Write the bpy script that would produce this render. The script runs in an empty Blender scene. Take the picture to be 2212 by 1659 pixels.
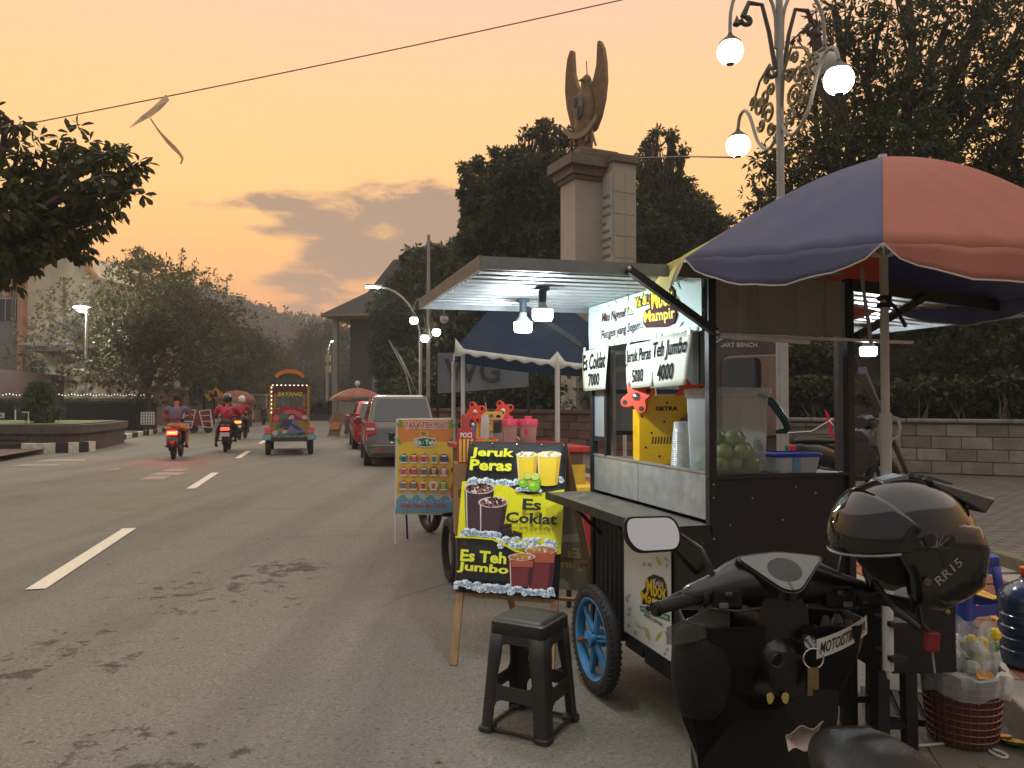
import bpy,math,random
import numpy as np
from mathutils import Vector,Matrix,noise as mnoise
R=math.radians
random.seed(7)
rng=np.random.default_rng(11)
sc=bpy.context.scene
col=sc.collection
FPX,CXP,CYP,PITCH,CAMZ=1660.0,1106.0,829.5,R(1.33),1.5
cam_data=bpy.data.cameras.new('camera')
cam=bpy.data.objects.new('camera',cam_data)
col.objects.link(cam)
cam.location=(0,0,CAMZ)
cam.rotation_euler=(R(90)+PITCH,0,0)
cam_data.sensor_width=36.0
cam_data.lens=36.0*FPX/2212.0
cam_data.clip_start=0.05
cam_data.clip_end=3000
sc.camera=cam
w=bpy.data.worlds.new('World')
sc.world=w
w.use_nodes=True
nt=w.node_tree
nt.nodes.clear()
def wn(t,**k):
 n=nt.nodes.new(t)
 for a,b in k.items():
  setattr(n,a,b)
 return n
def wl(a,b):
 nt.links.new(a,b)
def wmath(op,a,b=None,c=None,clamp=False):
 n=wn('ShaderNodeMath',operation=op,use_clamp=clamp)
 for i,x in enumerate((a,b,c)):
  if x is None:
   continue
  if isinstance(x,(int,float)):
   n.inputs[i].default_value=x
  else:
   wl(x,n.inputs[i])
 return n.outputs[0]
SUN_EL,SUN_AZ=R(4),R(-28)
tc=wn('ShaderNodeTexCoord')
sep=wn('ShaderNodeSeparateXYZ')
wl(tc.outputs['Generated'],sep.inputs[0])
X,Y,Z=sep.outputs
ramp=wn('ShaderNodeValToRGB')
el=ramp.color_ramp.elements
def srgb(r,g,b):
 f=lambda c:(c/12.92 if c<=0.04045 else((c+0.055)/1.055)**2.4)
 return(f(r/255),f(g/255),f(b/255),1)
stops=[(0.0,(224,118,62)),(0.09,(250,146,68)),(0.155,(254,176,84)),(0.25,(253,192,108)),(0.36,(244,188,126)),(0.47,(228,180,150)),(0.75,(186,170,160)),(1.0,(164,158,158))]
el[0].position,el[0].color=stops[0][0],srgb(*stops[0][1])
el[1].position,el[1].color=stops[-1][0],srgb(*stops[-1][1])
for p,c in stops[1:-1]:
 e=el.new(p)
 e.color=srgb(*c)
wl(Z,ramp.inputs[0])
az=wmath('ADD',wmath('MULTIPLY',Y,0.93),wmath('MULTIPLY',X,0.30))
back=wn('ShaderNodeMapRange')
back.inputs['From Min'].default_value=0.55
back.inputs['From Max'].default_value=-0.6
wl(az,back.inputs[0])
mixb=wn('ShaderNodeMix',data_type='RGBA')
wl(back.outputs[0],mixb.inputs['Factor'])
wl(ramp.outputs[0],mixb.inputs['A'])
mixb.inputs['B'].default_value=srgb(134,132,132)
mp=wn('ShaderNodeMapping')
mp.inputs['Scale'].default_value=(1.0,1.0,3.4)
wl(tc.outputs['Generated'],mp.inputs[0])
nz=wn('ShaderNodeTexNoise')
nz.inputs['Scale'].default_value=6.5
nz.inputs['Detail'].default_value=9
nz.inputs['Roughness'].default_value=0.58
nz.inputs['Distortion'].default_value=0.35
wl(mp.outputs[0],nz.inputs['Vector'])
def bank(dx,dz,sx,sz):
 a=wmath('DIVIDE',wmath('SUBTRACT',wmath('DIVIDE',X,Y),dx),sx)
 b=wmath('DIVIDE',wmath('SUBTRACT',wmath('DIVIDE',Z,Y),dz),sz)
 r2=wmath('ADD',wmath('MULTIPLY',a,a),wmath('MULTIPLY',b,b))
 return wmath('MULTIPLY',wmath('MAXIMUM',wmath('SUBTRACT',1.0,r2),0.0),wmath('GREATER_THAN',Y,0.05))
b1=bank(-0.155,0.238,0.27,0.075)
b2=bank(-0.215,0.158,0.14,0.06)
b3=bank(-0.37,0.268,0.16,0.022)
b4=bank(-0.20,0.115,0.20,0.022)
bsum=wmath('ADD',wmath('ADD',b1,wmath('MULTIPLY',b2,1.0)),wmath('ADD',wmath('MULTIPLY',b3,0.6),wmath('MULTIPLY',b4,0.6)),clamp=True)
thr=wmath('SUBTRACT',0.70,wmath('MULTIPLY',bsum,0.36))
dens=wmath('MULTIPLY',wmath('SUBTRACT',nz.outputs[0],thr),8.0,clamp=True)
dens=wmath('MULTIPLY',dens,wmath('MULTIPLY',wmath('GREATER_THAN',Z,0.0),0.9))
mixc=wn('ShaderNodeMix',data_type='RGBA')
wl(dens,mixc.inputs['Factor'])
wl(mixb.outputs['Result'],mixc.inputs['A'])
mixc.inputs['B'].default_value=srgb(128,104,92)
sky=wn('ShaderNodeTexSky',sky_type='NISHITA')
sky.sun_disc=False
sky.sun_elevation=SUN_EL
sky.sun_rotation=SUN_AZ
skm=wn('ShaderNodeMix',data_type='RGBA',blend_type='ADD')
skm.inputs['Factor'].default_value=0.004
wl(mixc.outputs['Result'],skm.inputs['A'])
wl(sky.outputs[0],skm.inputs['B'])
bg=wn('ShaderNodeBackground')
bg.inputs['Strength'].default_value=1.32
wl(skm.outputs['Result'],bg.inputs['Color'])
out=wn('ShaderNodeOutputWorld')
wl(bg.outputs[0],out.inputs['Surface'])
sun_d=bpy.data.lights.new('sun','SUN')
sun_d.energy=1.7
sun_d.angle=R(120)
sun_d.color=(1.0,0.95,0.84)
sun=bpy.data.objects.new('sun',sun_d)
col.objects.link(sun)
sun.rotation_euler=(R(-12),R(4),0)
sc.view_settings.view_transform='Standard'
sc.view_settings.look='None'
sc.view_settings.exposure=0.2
sc.view_settings.gamma=1.0
sc.view_settings.use_curve_mapping=False
cy=sc.cycles
cy.use_denoising=True
cy.max_bounces=6
cy.diffuse_bounces=3
cy.glossy_bounces=3
cy.transmission_bounces=6
cy.transparent_max_bounces=12
cy.sample_clamp_indirect=4.0
cy.volume_bounces=0
cy.caustics_reflective=False
cy.caustics_refractive=False
HAZE_D=0.0012
_cp,_sp=math.cos(PITCH),math.sin(PITCH)
def ray(px,py):
 cx,cy_=(px-CXP)/FPX,(CYP-py)/FPX
 return Vector((cx,_cp-cy_*_sp,_sp+cy_*_cp))
def P(px,py,y):
 d=ray(px,py)
 return Vector((0,0,CAMZ))+d*(y/d.y)
def G(px,py,z=0.0):
 d=ray(px,py)
 return Vector((0,0,CAMZ))+d*((z-CAMZ)/d.z)
RA=R(13.7)
RD=Vector((-math.sin(RA),math.cos(RA),0))
RR=Vector((math.cos(RA),math.sin(RA),0))
RO=Vector((2.3,3.3,0))
def U(u,v,z=0.0):
 p=RO+RD*u+RR*v
 return Vector((p.x,p.y,z))
def toUV(p):
 d=Vector((p.x,p.y,0))-RO
 return d.dot(RD),d.dot(RR)
ROOT={}
def tag(o,label=None,cat=None,group=None,kind=None):
 if label:o['label']=label
 if cat:o['category']=cat
 if group:o['group']=group
 if kind:o['kind']=kind
 return o
def thing(name,label,cat,loc=(0,0,0),rz=0.0,group=None,rot=None):
 o=bpy.data.objects.new(name,None)
 o.empty_display_size=0.2
 col.objects.link(o)
 o.location=loc
 o.rotation_euler=rot if rot else(0,0,rz)
 ROOT[o.name]=Matrix.Translation(Vector(loc))@o.rotation_euler.to_matrix().to_4x4()
 return tag(o,label,cat,group)
def rootmat(o):
 while o is not None:
  if o.name in ROOT:
   return ROOT[o.name]
  o=o.parent
 return Matrix()
def copy_tree(o,parent=None):
 c=o.copy()
 col.objects.link(c)
 if parent is not None:
  c.parent=parent
 for ch in list(o.children):
  copy_tree(ch,c)
 return c
def move_copy(o,loc,rz,label=None):
 c=copy_tree(o)
 c.location=loc
 c.rotation_euler=(0,0,rz)
 if label:c['label']=label
 return c
class MB:
 def __init__(s,M=None):
  s.v,s.f,s.m,s.mi,s.M=[],[],[],0,M
 def add(s,vs,fs):
  o=len(s.v)
  if s.M is not None:
   vs=[s.M@Vector(v)for v in vs]
  s.v+=[tuple(v)for v in vs]
  s.f+=[tuple(i+o for i in f)for f in fs]
  s.m+=[s.mi]*len(fs)
  return s
 def box(s,x0,x1,y0,y1,z0,z1,M=None):
  vs=[(x,y,z)for z in(z0,z1)for y in(y0,y1)for x in(x0,x1)]
  if M is not None:
   vs=[M@Vector(v)for v in vs]
  return s.add(vs,[(0,2,3,1),(4,5,7,6),(0,1,5,4),(2,6,7,3),(0,4,6,2),(1,3,7,5)])
 def hexa(s,b,t):
  """solid from a bottom and a top quad, both counter-clockwise seen from above"""
  return s.add(list(b)+list(t),[(3,2,1,0),(4,5,6,7),(0,1,5,4),(1,2,6,5),(2,3,7,6),(3,0,4,7)])
 def bar(s,p,q,w,h=None,up=(0,0,1)):
  p,q=Vector(p),Vector(q)
  h=w if h is None else h
  d=(q-p).normalized()
  up=Vector(up)
  if abs(d.dot(up))>0.98:
   up=Vector((0,1,0))if abs(d.y)<0.9 else Vector((1,0,0))
  a=d.cross(up).normalized()*(w/2)
  b=a.cross(d).normalized()*(h/2)
  return s.add([p-a-b,p+a-b,p+a+b,p-a+b,q-a-b,q+a-b,q+a+b,q-a+b],[(0,1,2,3),(7,6,5,4),(0,4,5,1),(1,5,6,2),(2,6,7,3),(3,7,4,0)])
 def tube(s,pts,r,n=8,cap=True):
  pts=[Vector(p)for p in pts]
  k=len(pts)
  rs=[r]*k if isinstance(r,(int,float))else list(r)
  vs,fs=[],[]
  prev=None
  for i,p in enumerate(pts):
   d=(pts[min(i+1,k-1)]-pts[max(i-1,0)]).normalized()
   if prev is None:
    a=d.cross(Vector((0,0,1))if abs(d.z)<0.9 else Vector((1,0,0))).normalized()
   else:
    a=(prev-d*prev.dot(d)).normalized()
   prev=a
   b=d.cross(a)
   for j in range(n):
    t=2*math.pi*j/n
    vs.append(p+(a*math.cos(t)+b*math.sin(t))*rs[i])
  for i in range(k-1):
   for j in range(n):
    j2=(j+1)%n
    fs.append((i*n+j,i*n+j2,(i+1)*n+j2,(i+1)*n+j))
  if cap:
   fs.append(tuple(range(n-1,-1,-1)))
   fs.append(tuple((k-1)*n+j for j in range(n)))
  return s.add(vs,fs)
 def lathe(s,prof,n=16,M=None,a0=0.0,a1=2*math.pi):
  full=abs(a1-a0-2*math.pi)<1e-6
  m=n if full else n+1
  vs,fs=[],[]
  for(r,z)in prof:
   for j in range(m):
    t=a0+(a1-a0)*j/n
    v=Vector((r*math.cos(t),r*math.sin(t),z))
    vs.append(M@v if M is not None else v)
  for i in range(len(prof)-1):
   for j in range(n):
    j2=(j+1)%m
    fs.append((i*m+j,i*m+j2,(i+1)*m+j2,(i+1)*m+j))
  return s.add(vs,fs)
 def ball(s,c,rx,ry=None,rz=None,nu=14,nv=9,M=None):
  ry=rx if ry is None else ry
  rz=rx if rz is None else rz
  c=Vector(c)
  vs=[c+Vector((0,0,-rz))]
  for i in range(1,nv):
   p=-math.pi/2+math.pi*i/nv
   for j in range(nu):
    t=2*math.pi*j/nu
    vs.append(c+Vector((rx*math.cos(p)*math.cos(t),ry*math.cos(p)*math.sin(t),rz*math.sin(p))))
  vs.append(c+Vector((0,0,rz)))
  fs=[(0,1+(j+1)%nu,1+j)for j in range(nu)]
  for i in range(nv-2):
   for j in range(nu):
    a,b=1+i*nu+j,1+i*nu+(j+1)%nu
    fs.append((a,b,b+nu,a+nu))
  l=1+(nv-2)*nu
  fs+=[(l+j,l+(j+1)%nu,len(vs)-1)for j in range(nu)]
  if M is not None:
   vs=[M@v for v in vs]
  return s.add(vs,fs)
 def prism(s,poly,F,d0,d1):
  """polygon in frame F=(o,ex,ey,en), solid from d0 to d1 along en"""
  o,ex,ey,en=F
  n=len(poly)
  lo=[o+ex*x+ey*y+en*d0 for x,y in poly]
  hi=[o+ex*x+ey*y+en*d1 for x,y in poly]
  fs=[tuple(range(n-1,-1,-1)),tuple(range(n,2*n))]
  fs+=[(i,(i+1)%n,n+(i+1)%n,n+i)for i in range(n)]
  return s.add(lo+hi,fs)
 def sheet(s,poly,F,off=0.0):
  o,ex,ey,en=F
  return s.add([o+ex*x+ey*y+en*off for x,y in poly],[tuple(range(len(poly)))])
 def grid(s,fn,nu,nv):
  vs=[fn(i/nu,j/nv)for j in range(nv+1)for i in range(nu+1)]
  fs=[(j*(nu+1)+i,j*(nu+1)+i+1,(j+1)*(nu+1)+i+1,(j+1)*(nu+1)+i)for j in range(nv)for i in range(nu)]
  return s.add(vs,fs)
 def loft(s,rings,cap=True,closed=True):
  n=len(rings[0])
  vs=[v for r in rings for v in r]
  m=n if closed else n-1
  fs=[(i*n+j,i*n+(j+1)%n,(i+1)*n+(j+1)%n,(i+1)*n+j)for i in range(len(rings)-1)for j in range(m)]
  if cap:
   fs+=[tuple(range(n-1,-1,-1)),tuple((len(rings)-1)*n+j for j in range(n))]
  return s.add(vs,fs)
 def build(s,name,mat,parent=None,smooth=False,bevel=0.0,world=False,kind=None,label=None,solid=0.0,sub=0,seg=2):
  me=bpy.data.meshes.new(name)
  vs=s.v
  if world and parent is not None:
   inv=rootmat(parent).inverted()
   vs=[inv@Vector(v)for v in vs]
  me.from_pydata([tuple(v)for v in vs],[],s.f)
  mats=mat if isinstance(mat,(list,tuple))else[mat]
  for m in mats:
   me.materials.append(m)
  if len(mats)>1:
   me.polygons.foreach_set('material_index',s.m)
  if smooth:
   me.polygons.foreach_set('use_smooth',[True]*len(s.f))
  me.update()
  o=bpy.data.objects.new(name,me)
  col.objects.link(o)
  if parent is not None:
   o.parent=parent
  if solid:
   m=o.modifiers.new('solid','SOLIDIFY');m.thickness=solid;m.offset=0
  if bevel:
   m=o.modifiers.new('bevel','BEVEL');m.width=bevel;m.segments=seg;m.limit_method='ANGLE';m.angle_limit=R(40)
  if sub:
   m=o.modifiers.new('sub','SUBSURF');m.levels=m.render_levels=sub
  if smooth and not sub:
   try:
    me.set_sharp_from_angle(angle=R(42))
   except Exception:
    pass
  if kind:o['kind']=kind
  if label:o['label']=label
  return o
def share(o,parent,M):
 """another part with the same mesh at matrix M (in the thing's frame)"""
 c=o.copy()
 col.objects.link(c)
 c.parent=parent
 c.matrix_basis=M
 return c
def near_col(c,k):
 g=(c[0]+c[1]+c[2])/3
 return tuple(g+(x-g)*k for x in c[:3])+(1,)
def npmesh(name,V,Fq,mat,parent=None,kind=None,world=False,smooth=False):
 if world and parent is not None:
  inv=np.array(rootmat(parent).inverted())
  V=V@inv[:3,:3].T+inv[:3,3]
 me=bpy.data.meshes.new(name)
 n,k=Fq.shape
 me.vertices.add(len(V));me.vertices.foreach_set('co',np.ascontiguousarray(V,dtype=np.float32).ravel())
 me.loops.add(n*k);me.loops.foreach_set('vertex_index',Fq.astype(np.int32).ravel())
 me.polygons.add(n);me.polygons.foreach_set('loop_start',np.arange(0,n*k,k,dtype=np.int32))
 me.update(calc_edges=True)
 me.materials.append(mat)
 o=bpy.data.objects.new(name,me)
 col.objects.link(o)
 if parent is not None:o.parent=parent
 if kind:o['kind']=kind
 return o
def C(r,g,b):
 return srgb(r,g,b)
def sc_col(c,k):
 return(min(1,c[0]*k),min(1,c[1]*k),min(1,c[2]*k),1)
_mats={}
def mk(name,c,rough=0.6,metal=0.0,var=0.18,scale=6.0,bump=0.0,bscale=60.0,spec=0.5,coat=0.0,c2=None,detail=6.0,stretch=None,trans=0.0,alpha=1.0,sheen=0.0):
 m=bpy.data.materials.new(name)
 m.use_nodes=True
 t=m.node_tree
 b=t.nodes['Principled BSDF']
 tcn=t.nodes.new('ShaderNodeTexCoord')
 vec=tcn.outputs['Object']
 if stretch:
  mpn=t.nodes.new('ShaderNodeMapping');mpn.inputs['Scale'].default_value=stretch
  t.links.new(vec,mpn.inputs[0]);vec=mpn.outputs[0]
 nzn=t.nodes.new('ShaderNodeTexNoise');nzn.inputs['Scale'].default_value=scale;nzn.inputs['Detail'].default_value=detail
 nzn.inputs['Roughness'].default_value=0.65
 t.links.new(vec,nzn.inputs['Vector'])
 mr=t.nodes.new('ShaderNodeMapRange');mr.inputs['From Min'].default_value=0.3;mr.inputs['From Max'].default_value=0.7
 t.links.new(nzn.outputs[0],mr.inputs[0])
 mx=t.nodes.new('ShaderNodeMix');mx.data_type='RGBA'
 mx.inputs['A'].default_value=sc_col(c,1-var)
 mx.inputs['B'].default_value=c2 if c2 else sc_col(c,1+var)
 t.links.new(mr.outputs[0],mx.inputs['Factor'])
 t.links.new(mx.outputs['Result'],b.inputs['Base Color'])
 rn=t.nodes.new('ShaderNodeMapRange');rn.inputs['From Min'].default_value=.3;rn.inputs['From Max'].default_value=.7
 rn.inputs['To Min'].default_value=rough*.78;rn.inputs['To Max'].default_value=min(1,rough*1.3)
 t.links.new(nzn.outputs[0],rn.inputs[0]);t.links.new(rn.outputs[0],b.inputs['Roughness'])
 b.inputs['Metallic'].default_value=metal
 b.inputs['Specular IOR Level'].default_value=spec
 b.inputs['Coat Weight'].default_value=coat
 b.inputs['Transmission Weight'].default_value=trans
 b.inputs['Alpha'].default_value=alpha
 if bump:
  n2=t.nodes.new('ShaderNodeTexNoise');n2.inputs['Scale'].default_value=bscale;n2.inputs['Detail'].default_value=4
  t.links.new(vec,n2.inputs['Vector'])
  bp=t.nodes.new('ShaderNodeBump');bp.inputs['Strength'].default_value=bump;bp.inputs['Distance'].default_value=0.01
  t.links.new(n2.outputs[0],bp.inputs['Height'])
  t.links.new(bp.outputs[0],b.inputs['Normal'])
 return m
def glow(name,c,strength,base=None):
 m=bpy.data.materials.new(name)
 m.use_nodes=True
 b=m.node_tree.nodes['Principled BSDF']
 b.inputs['Base Color'].default_value=base or(0.8,0.8,0.8,1)
 b.inputs['Emission Color'].default_value=c
 b.inputs['Emission Strength'].default_value=strength
 b.inputs['Roughness'].default_value=0.4
 return m
def milky(name,c,op=0.35,rough=0.35):
 """see-through plastic: part clear, part cloudy"""
 m=bpy.data.materials.new(name)
 m.use_nodes=True
 t=m.node_tree
 b=t.nodes['Principled BSDF']
 b.inputs['Base Color'].default_value=c
 b.inputs['Roughness'].default_value=rough
 tr=t.nodes.new('ShaderNodeBsdfTransparent');tr.inputs[0].default_value=(0.93,0.95,0.95,1)
 fr=t.nodes.new('ShaderNodeLayerWeight');fr.inputs[0].default_value=0.35
 mr=t.nodes.new('ShaderNodeMapRange');mr.inputs['To Min'].default_value=op;mr.inputs['To Max'].default_value=min(1,op+0.45)
 t.links.new(fr.outputs['Facing'],mr.inputs[0])
 ms=t.nodes.new('ShaderNodeMixShader')
 t.links.new(mr.outputs[0],ms.inputs[0]);t.links.new(tr.outputs[0],ms.inputs[1]);t.links.new(b.outputs[0],ms.inputs[2])
 t.links.new(ms.outputs[0],t.nodes['Material Output'].inputs[0])
 return m
def cloth(name,c,translucent=0.3,var=0.08,bump=0.15,bscale=18.0,rough=0.8):
 m=mk(name,c,rough=rough,var=var,scale=3.0,bump=bump,bscale=bscale,spec=0.2)
 t=m.node_tree
 b=t.nodes['Principled BSDF']
 tl=t.nodes.new('ShaderNodeBsdfTranslucent')
 src=b.inputs['Base Color'].links[0].from_socket
 t.links.new(src,tl.inputs[0])
 ms=t.nodes.new('ShaderNodeMixShader');ms.inputs[0].default_value=translucent
 t.links.new(b.outputs[0],ms.inputs[1]);t.links.new(tl.outputs[0],ms.inputs[2])
 t.links.new(ms.outputs[0],t.nodes['Material Output'].inputs[0])
 return m
def leafmat(name,c,c2,scale=0.9,rough=0.55):
 m=cloth(name,c,translucent=0.28,bump=0.0,rough=rough)
 t=m.node_tree
 for n in t.nodes:
  if n.type=='MIX':
   n.inputs['A'].default_value=c
   n.inputs['B'].default_value=c2
  if n.type=='TEX_NOISE':
   n.inputs['Scale'].default_value=scale
 return m
def flat(name,c,rough=0.5,**k):
 k.setdefault('var',0.03)
 return mk(name,c,rough=rough,**k)
def text_geo(s,bold=0.0,shear=0.0,res=2,space=1.0):
 cu=bpy.data.curves.new('t','FONT')
 cu.body=s;cu.offset=bold;cu.shear=shear;cu.resolution_u=res;cu.space_character=space;cu.fill_mode='FRONT'
 o=bpy.data.objects.new('t',cu)
 me=bpy.data.meshes.new_from_object(o)
 V=np.array([v.co[:2]for v in me.vertices])if len(me.vertices)else np.zeros((0,2))
 Fs=[tuple(p.vertices)for p in me.polygons]
 bpy.data.objects.remove(o);bpy.data.curves.remove(cu);bpy.data.meshes.remove(me)
 return V,Fs
def quad_map(q):
 """projective map of the unit square (0,0),(1,0),(1,1),(0,1) onto quad q, and its inverse"""
 A,b=[],[]
 for(x,y),(X_,Y_)in zip([(0,0),(1,0),(1,1),(0,1)],q):
  A.append([x,y,1,0,0,0,-x*X_,-y*X_]);b.append(X_)
  A.append([0,0,0,x,y,1,-x*Y_,-y*Y_]);b.append(Y_)
 h=np.linalg.solve(np.array(A,float),np.array(b,float))
 H=np.append(h,1).reshape(3,3)
 Hi=np.linalg.inv(H)
 def ap(Mx,p):
  v=Mx@np.array([p[0],p[1],1.0])
  return(v[0]/v[2],v[1]/v[2])
 return(lambda p:ap(H,p)),(lambda p:ap(Hi,p))
class Print:
 """flat print on a board: src is the board's quad (bl, br, tr, tl) in drawing units, F its frame in metres, w x h its size"""
 def __init__(s,src,F,w,h,parent,step=0.0005):
  s.inv=quad_map(src)[1]
  s.F,s.w,s.h,s.parent,s.step,s.k=F,w,h,parent,step,1
 def uv(s,p):
  u,v=s.inv(p)
  return(u*s.w,v*s.h)
 def layer(s):
  s.k+=1
  return s.k*s.step
 def poly(s,pts,mat,name,off=None):
  m=MB()
  m.sheet([s.uv(p)for p in pts],s.F,off or s.layer())
  return m.build(name,mat,s.parent)
 def polys(s,plist,mat,name,off=None):
  m=MB()
  off=off or s.layer()
  for i,pts in enumerate(plist):
   m.sheet([s.uv(p)for p in pts],s.F,off+0.00002*(i%9))
  return m.build(name,mat,s.parent,kind='stuff' if len(plist)>2 else None)
 def text(s,txt,bl,br,tl,mat,bold=0.0,shear=0.0,off=None,name='lettering',grow=0.0,wob=0.0):
  """fills the parallelogram bl, br, tl (drawing units) with the text's capitals box"""
  V,Fs=text_geo(txt,bold,shear)
  if not len(V):return None
  V0,_=text_geo(txt,0.0,shear)
  lo,hi=V0.min(0),V0.max(0)
  T=(V-lo)/(hi-lo)
  bl,br,tl=Vector(bl),Vector(br),Vector(tl)
  off=off or s.layer()
  o,ex,ey,en=s.F
  m=MB()
  vs=[]
  for x,y in T:
   p=bl+(br-bl)*x+(tl-bl)*y
   a,b=s.uv(p)
   vs.append(o+ex*a+ey*b+en*off)
  m.add(vs,Fs)
  return m.build(name,mat,s.parent)
def ell(cx,cy_,rx,ry,n=20,rot=0.0,a0=0,a1=2*math.pi):
 c,s=math.cos(rot),math.sin(rot)
 return[(cx+rx*math.cos(t)*c-ry*math.sin(t)*s,cy_+rx*math.cos(t)*s+ry*math.sin(t)*c)for t in[a0+(a1-a0)*i/n for i in range(n)]]
def label_text(txt,F,x0,x1,y0,y1,mat,parent,off=0.001,bold=0.0,shear=0.0,name='lettering',world=False):
 V,Fs=text_geo(txt,bold,shear)
 lo,hi=V.min(0),V.max(0)
 o,ex,ey,en=F
 m=MB()
 m.add([o+ex*(x0+(x1-x0)*(a-lo[0])/(hi[0]-lo[0]))+ey*(y0+(y1-y0)*(b-lo[1])/(hi[1]-lo[1]))+en*off for a,b in V],Fs)
 return m.build(name,mat,parent,world=world)
VX,VY,VZ=Vector((1,0,0)),Vector((0,1,0)),Vector((0,0,1))
# ====== SETTING
def asphalt():
 m=mk('asphalt',C(122,119,109),rough=0.86,var=0.15,scale=0.55,bump=0.6,bscale=70,spec=0.35,detail=10)
 t=m.node_tree
 b=t.nodes['Principled BSDF']
 L=t.links
 base=b.inputs['Base Color'].links[0].from_socket
 tc_=[n for n in t.nodes if n.type=='TEX_COORD'][0].outputs['Object']
 def noise(scale,det=4,rough=0.6,stretch=None):
  v=tc_
  if stretch:
   mp_=t.nodes.new('ShaderNodeMapping');mp_.inputs['Scale'].default_value=stretch;mp_.inputs['Rotation'].default_value=(0,0,-RA)
   L.new(v,mp_.inputs[0]);v=mp_.outputs[0]
  n=t.nodes.new('ShaderNodeTexNoise');n.inputs['Scale'].default_value=scale;n.inputs['Detail'].default_value=det;n.inputs['Roughness'].default_value=rough
  L.new(v,n.inputs['Vector'])
  return n.outputs[0]
 def rng_(v,a,b_,c=0.0,d=1.0):
  r=t.nodes.new('ShaderNodeMapRange')
  for k,x in zip(('From Min','From Max','To Min','To Max'),(a,b_,c,d)):r.inputs[k].default_value=x
  L.new(v,r.inputs[0]);return r.outputs[0]
 def mul(a,b_,op='MULTIPLY'):
  n=t.nodes.new('ShaderNodeMath');n.operation=op
  for i,x in enumerate((a,b_)):
   if isinstance(x,(int,float)):n.inputs[i].default_value=x
   else:L.new(x,n.inputs[i])
  return n.outputs[0]
 def mix(f,a,bcol,mode='MIX'):
  n=t.nodes.new('ShaderNodeMix');n.data_type='RGBA';n.blend_type=mode
  if isinstance(f,float):n.inputs['Factor'].default_value=f
  else:L.new(f,n.inputs['Factor'])
  L.new(a,n.inputs['A']);n.inputs['B'].default_value=bcol
  return n.outputs['Result']
 chips=rng_(noise(60,6,.8),0.53,0.64)
 c1=mix(mul(chips,0.6),base,C(176,168,156))
 pits=rng_(noise(38,7,.8),0.47,0.36)
 c2=mix(mul(pits,0.75),c1,C(52,47,42))
 lanes=rng_(noise(1.0,6,0.6,(1.3,0.05,1)),0.46,0.66)
 c3=mix(mul(lanes,0.42),c2,C(78,72,68))
 brown=rng_(noise(0.22,6),0.45,0.68)
 c4a=mix(mul(brown,0.4),c3,C(122,106,86))
 fl=noise(1.6,9,0.7)
 c4=mix(mul(rng_(fl,.52,.74),0.35),c4a,C(84,80,72))
 sp=t.nodes.new('ShaderNodeSeparateXYZ');L.new(tc_,sp.inputs[0])
 def patch(cx,cy_,rx,ry):
  dx=mul(mul(sp.outputs[0],cx,'SUBTRACT'),rx,'DIVIDE')
  dy=mul(mul(sp.outputs[1],cy_,'SUBTRACT'),ry,'DIVIDE')
  return mul(mul(1.0,mul(mul(dx,dx),mul(dy,dy),'ADD'),'SUBTRACT'),0.0,'MAXIMUM')
 reg=mul(mul(patch(-2.35,6.2,1.15,1.3),patch(-2.7,4.5,0.9,0.9),'ADD'),mul(patch(-1.9,7.2,0.5,0.7),patch(-1.6,3.3,0.8,0.5),'ADD'),'ADD')
 nn=noise(4.6,10,0.72)
 thr_=mul(0.70,mul(reg,0.17),'SUBTRACT')
 scab=rng_(mul(nn,thr_,'SUBTRACT'),0.0,0.09)
 c5=mix(mul(scab,0.72),c4,C(62,58,50))
 L.new(c5,b.inputs['Base Color'])
 bp=[n for n in t.nodes if n.type=='BUMP'][0]
 b2=t.nodes.new('ShaderNodeBump');b2.inputs['Strength'].default_value=0.7;b2.inputs['Distance'].default_value=0.02;b2.invert=True
 L.new(scab,b2.inputs['Height']);L.new(bp.outputs[0],b2.inputs['Normal']);L.new(b2.outputs[0],b.inputs['Normal'])
 return m
M_ASPH=asphalt()
M_EARTH=mk('earth',C(86,82,60),rough=0.95,var=0.35,scale=2.0,bump=0.5,bscale=20)
M_CONC=mk('concrete',C(138,132,122),rough=0.85,var=0.28,scale=5,bump=0.35,bscale=50)
M_CONCD=mk('concrete_dark',C(92,88,80),rough=0.88,var=0.35,scale=4,bump=0.4,bscale=40)
M_PAINTW=mk('road_paint',C(226,216,196),rough=0.7,var=0.12,scale=14,bump=0.3,bscale=120)
M_KWHITE=mk('kerb_white',C(205,200,186),rough=0.75,var=0.25,scale=5,bump=0.2)
M_KBLACK=mk('kerb_black',C(46,44,42),rough=0.75,var=0.3,scale=5,bump=0.2)
mb=MB();mb.grid(lambda a,b:Vector((-640+1280*a,-150+900*b,-0.02)),24,24)
mb.build('ground',M_EARTH,kind='structure')
mb=MB();mb.grid(lambda a,b:Vector((-26+36*a,-8+36*b,-0.008)),4,4)
mb.build('forecourt',M_ASPH,kind='structure')
mb=MB();mb.grid(lambda a,b:U(-12+240*b,-10.9+12.2*a,-0.004),4,40)
mb.build('road',M_ASPH,kind='structure')
u0=toUV(G(60,1274))[0]
per,dl=7.35,3.05
for k in range(18):
 mb=MB();a,b=u0+per*k,u0+per*k+dl
 mb.grid(lambda s,t:U(a+(b-a)*t,-5.33+0.15*s,0.0035),1,6)
 mb.build('lane_marking',M_PAINTW,kind='structure')
M_WORN=mk('worn_paint',C(150,140,124),rough=0.8,var=0.25,scale=9)
mb=MB()
for(x0,y0,x1,y1)in[(300,1028,372,1036),(318,1020,404,1027),(345,1013,410,1018)]:
 mb.add([G(x0,y1,.002),G(x1-18,y1,.002),G(x1,y0,.002),G(x0+24,y0,.002)],[(0,1,2,3)])
mb.build('worn_road_marking',M_WORN,kind='structure')
mb=MB()
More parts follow.
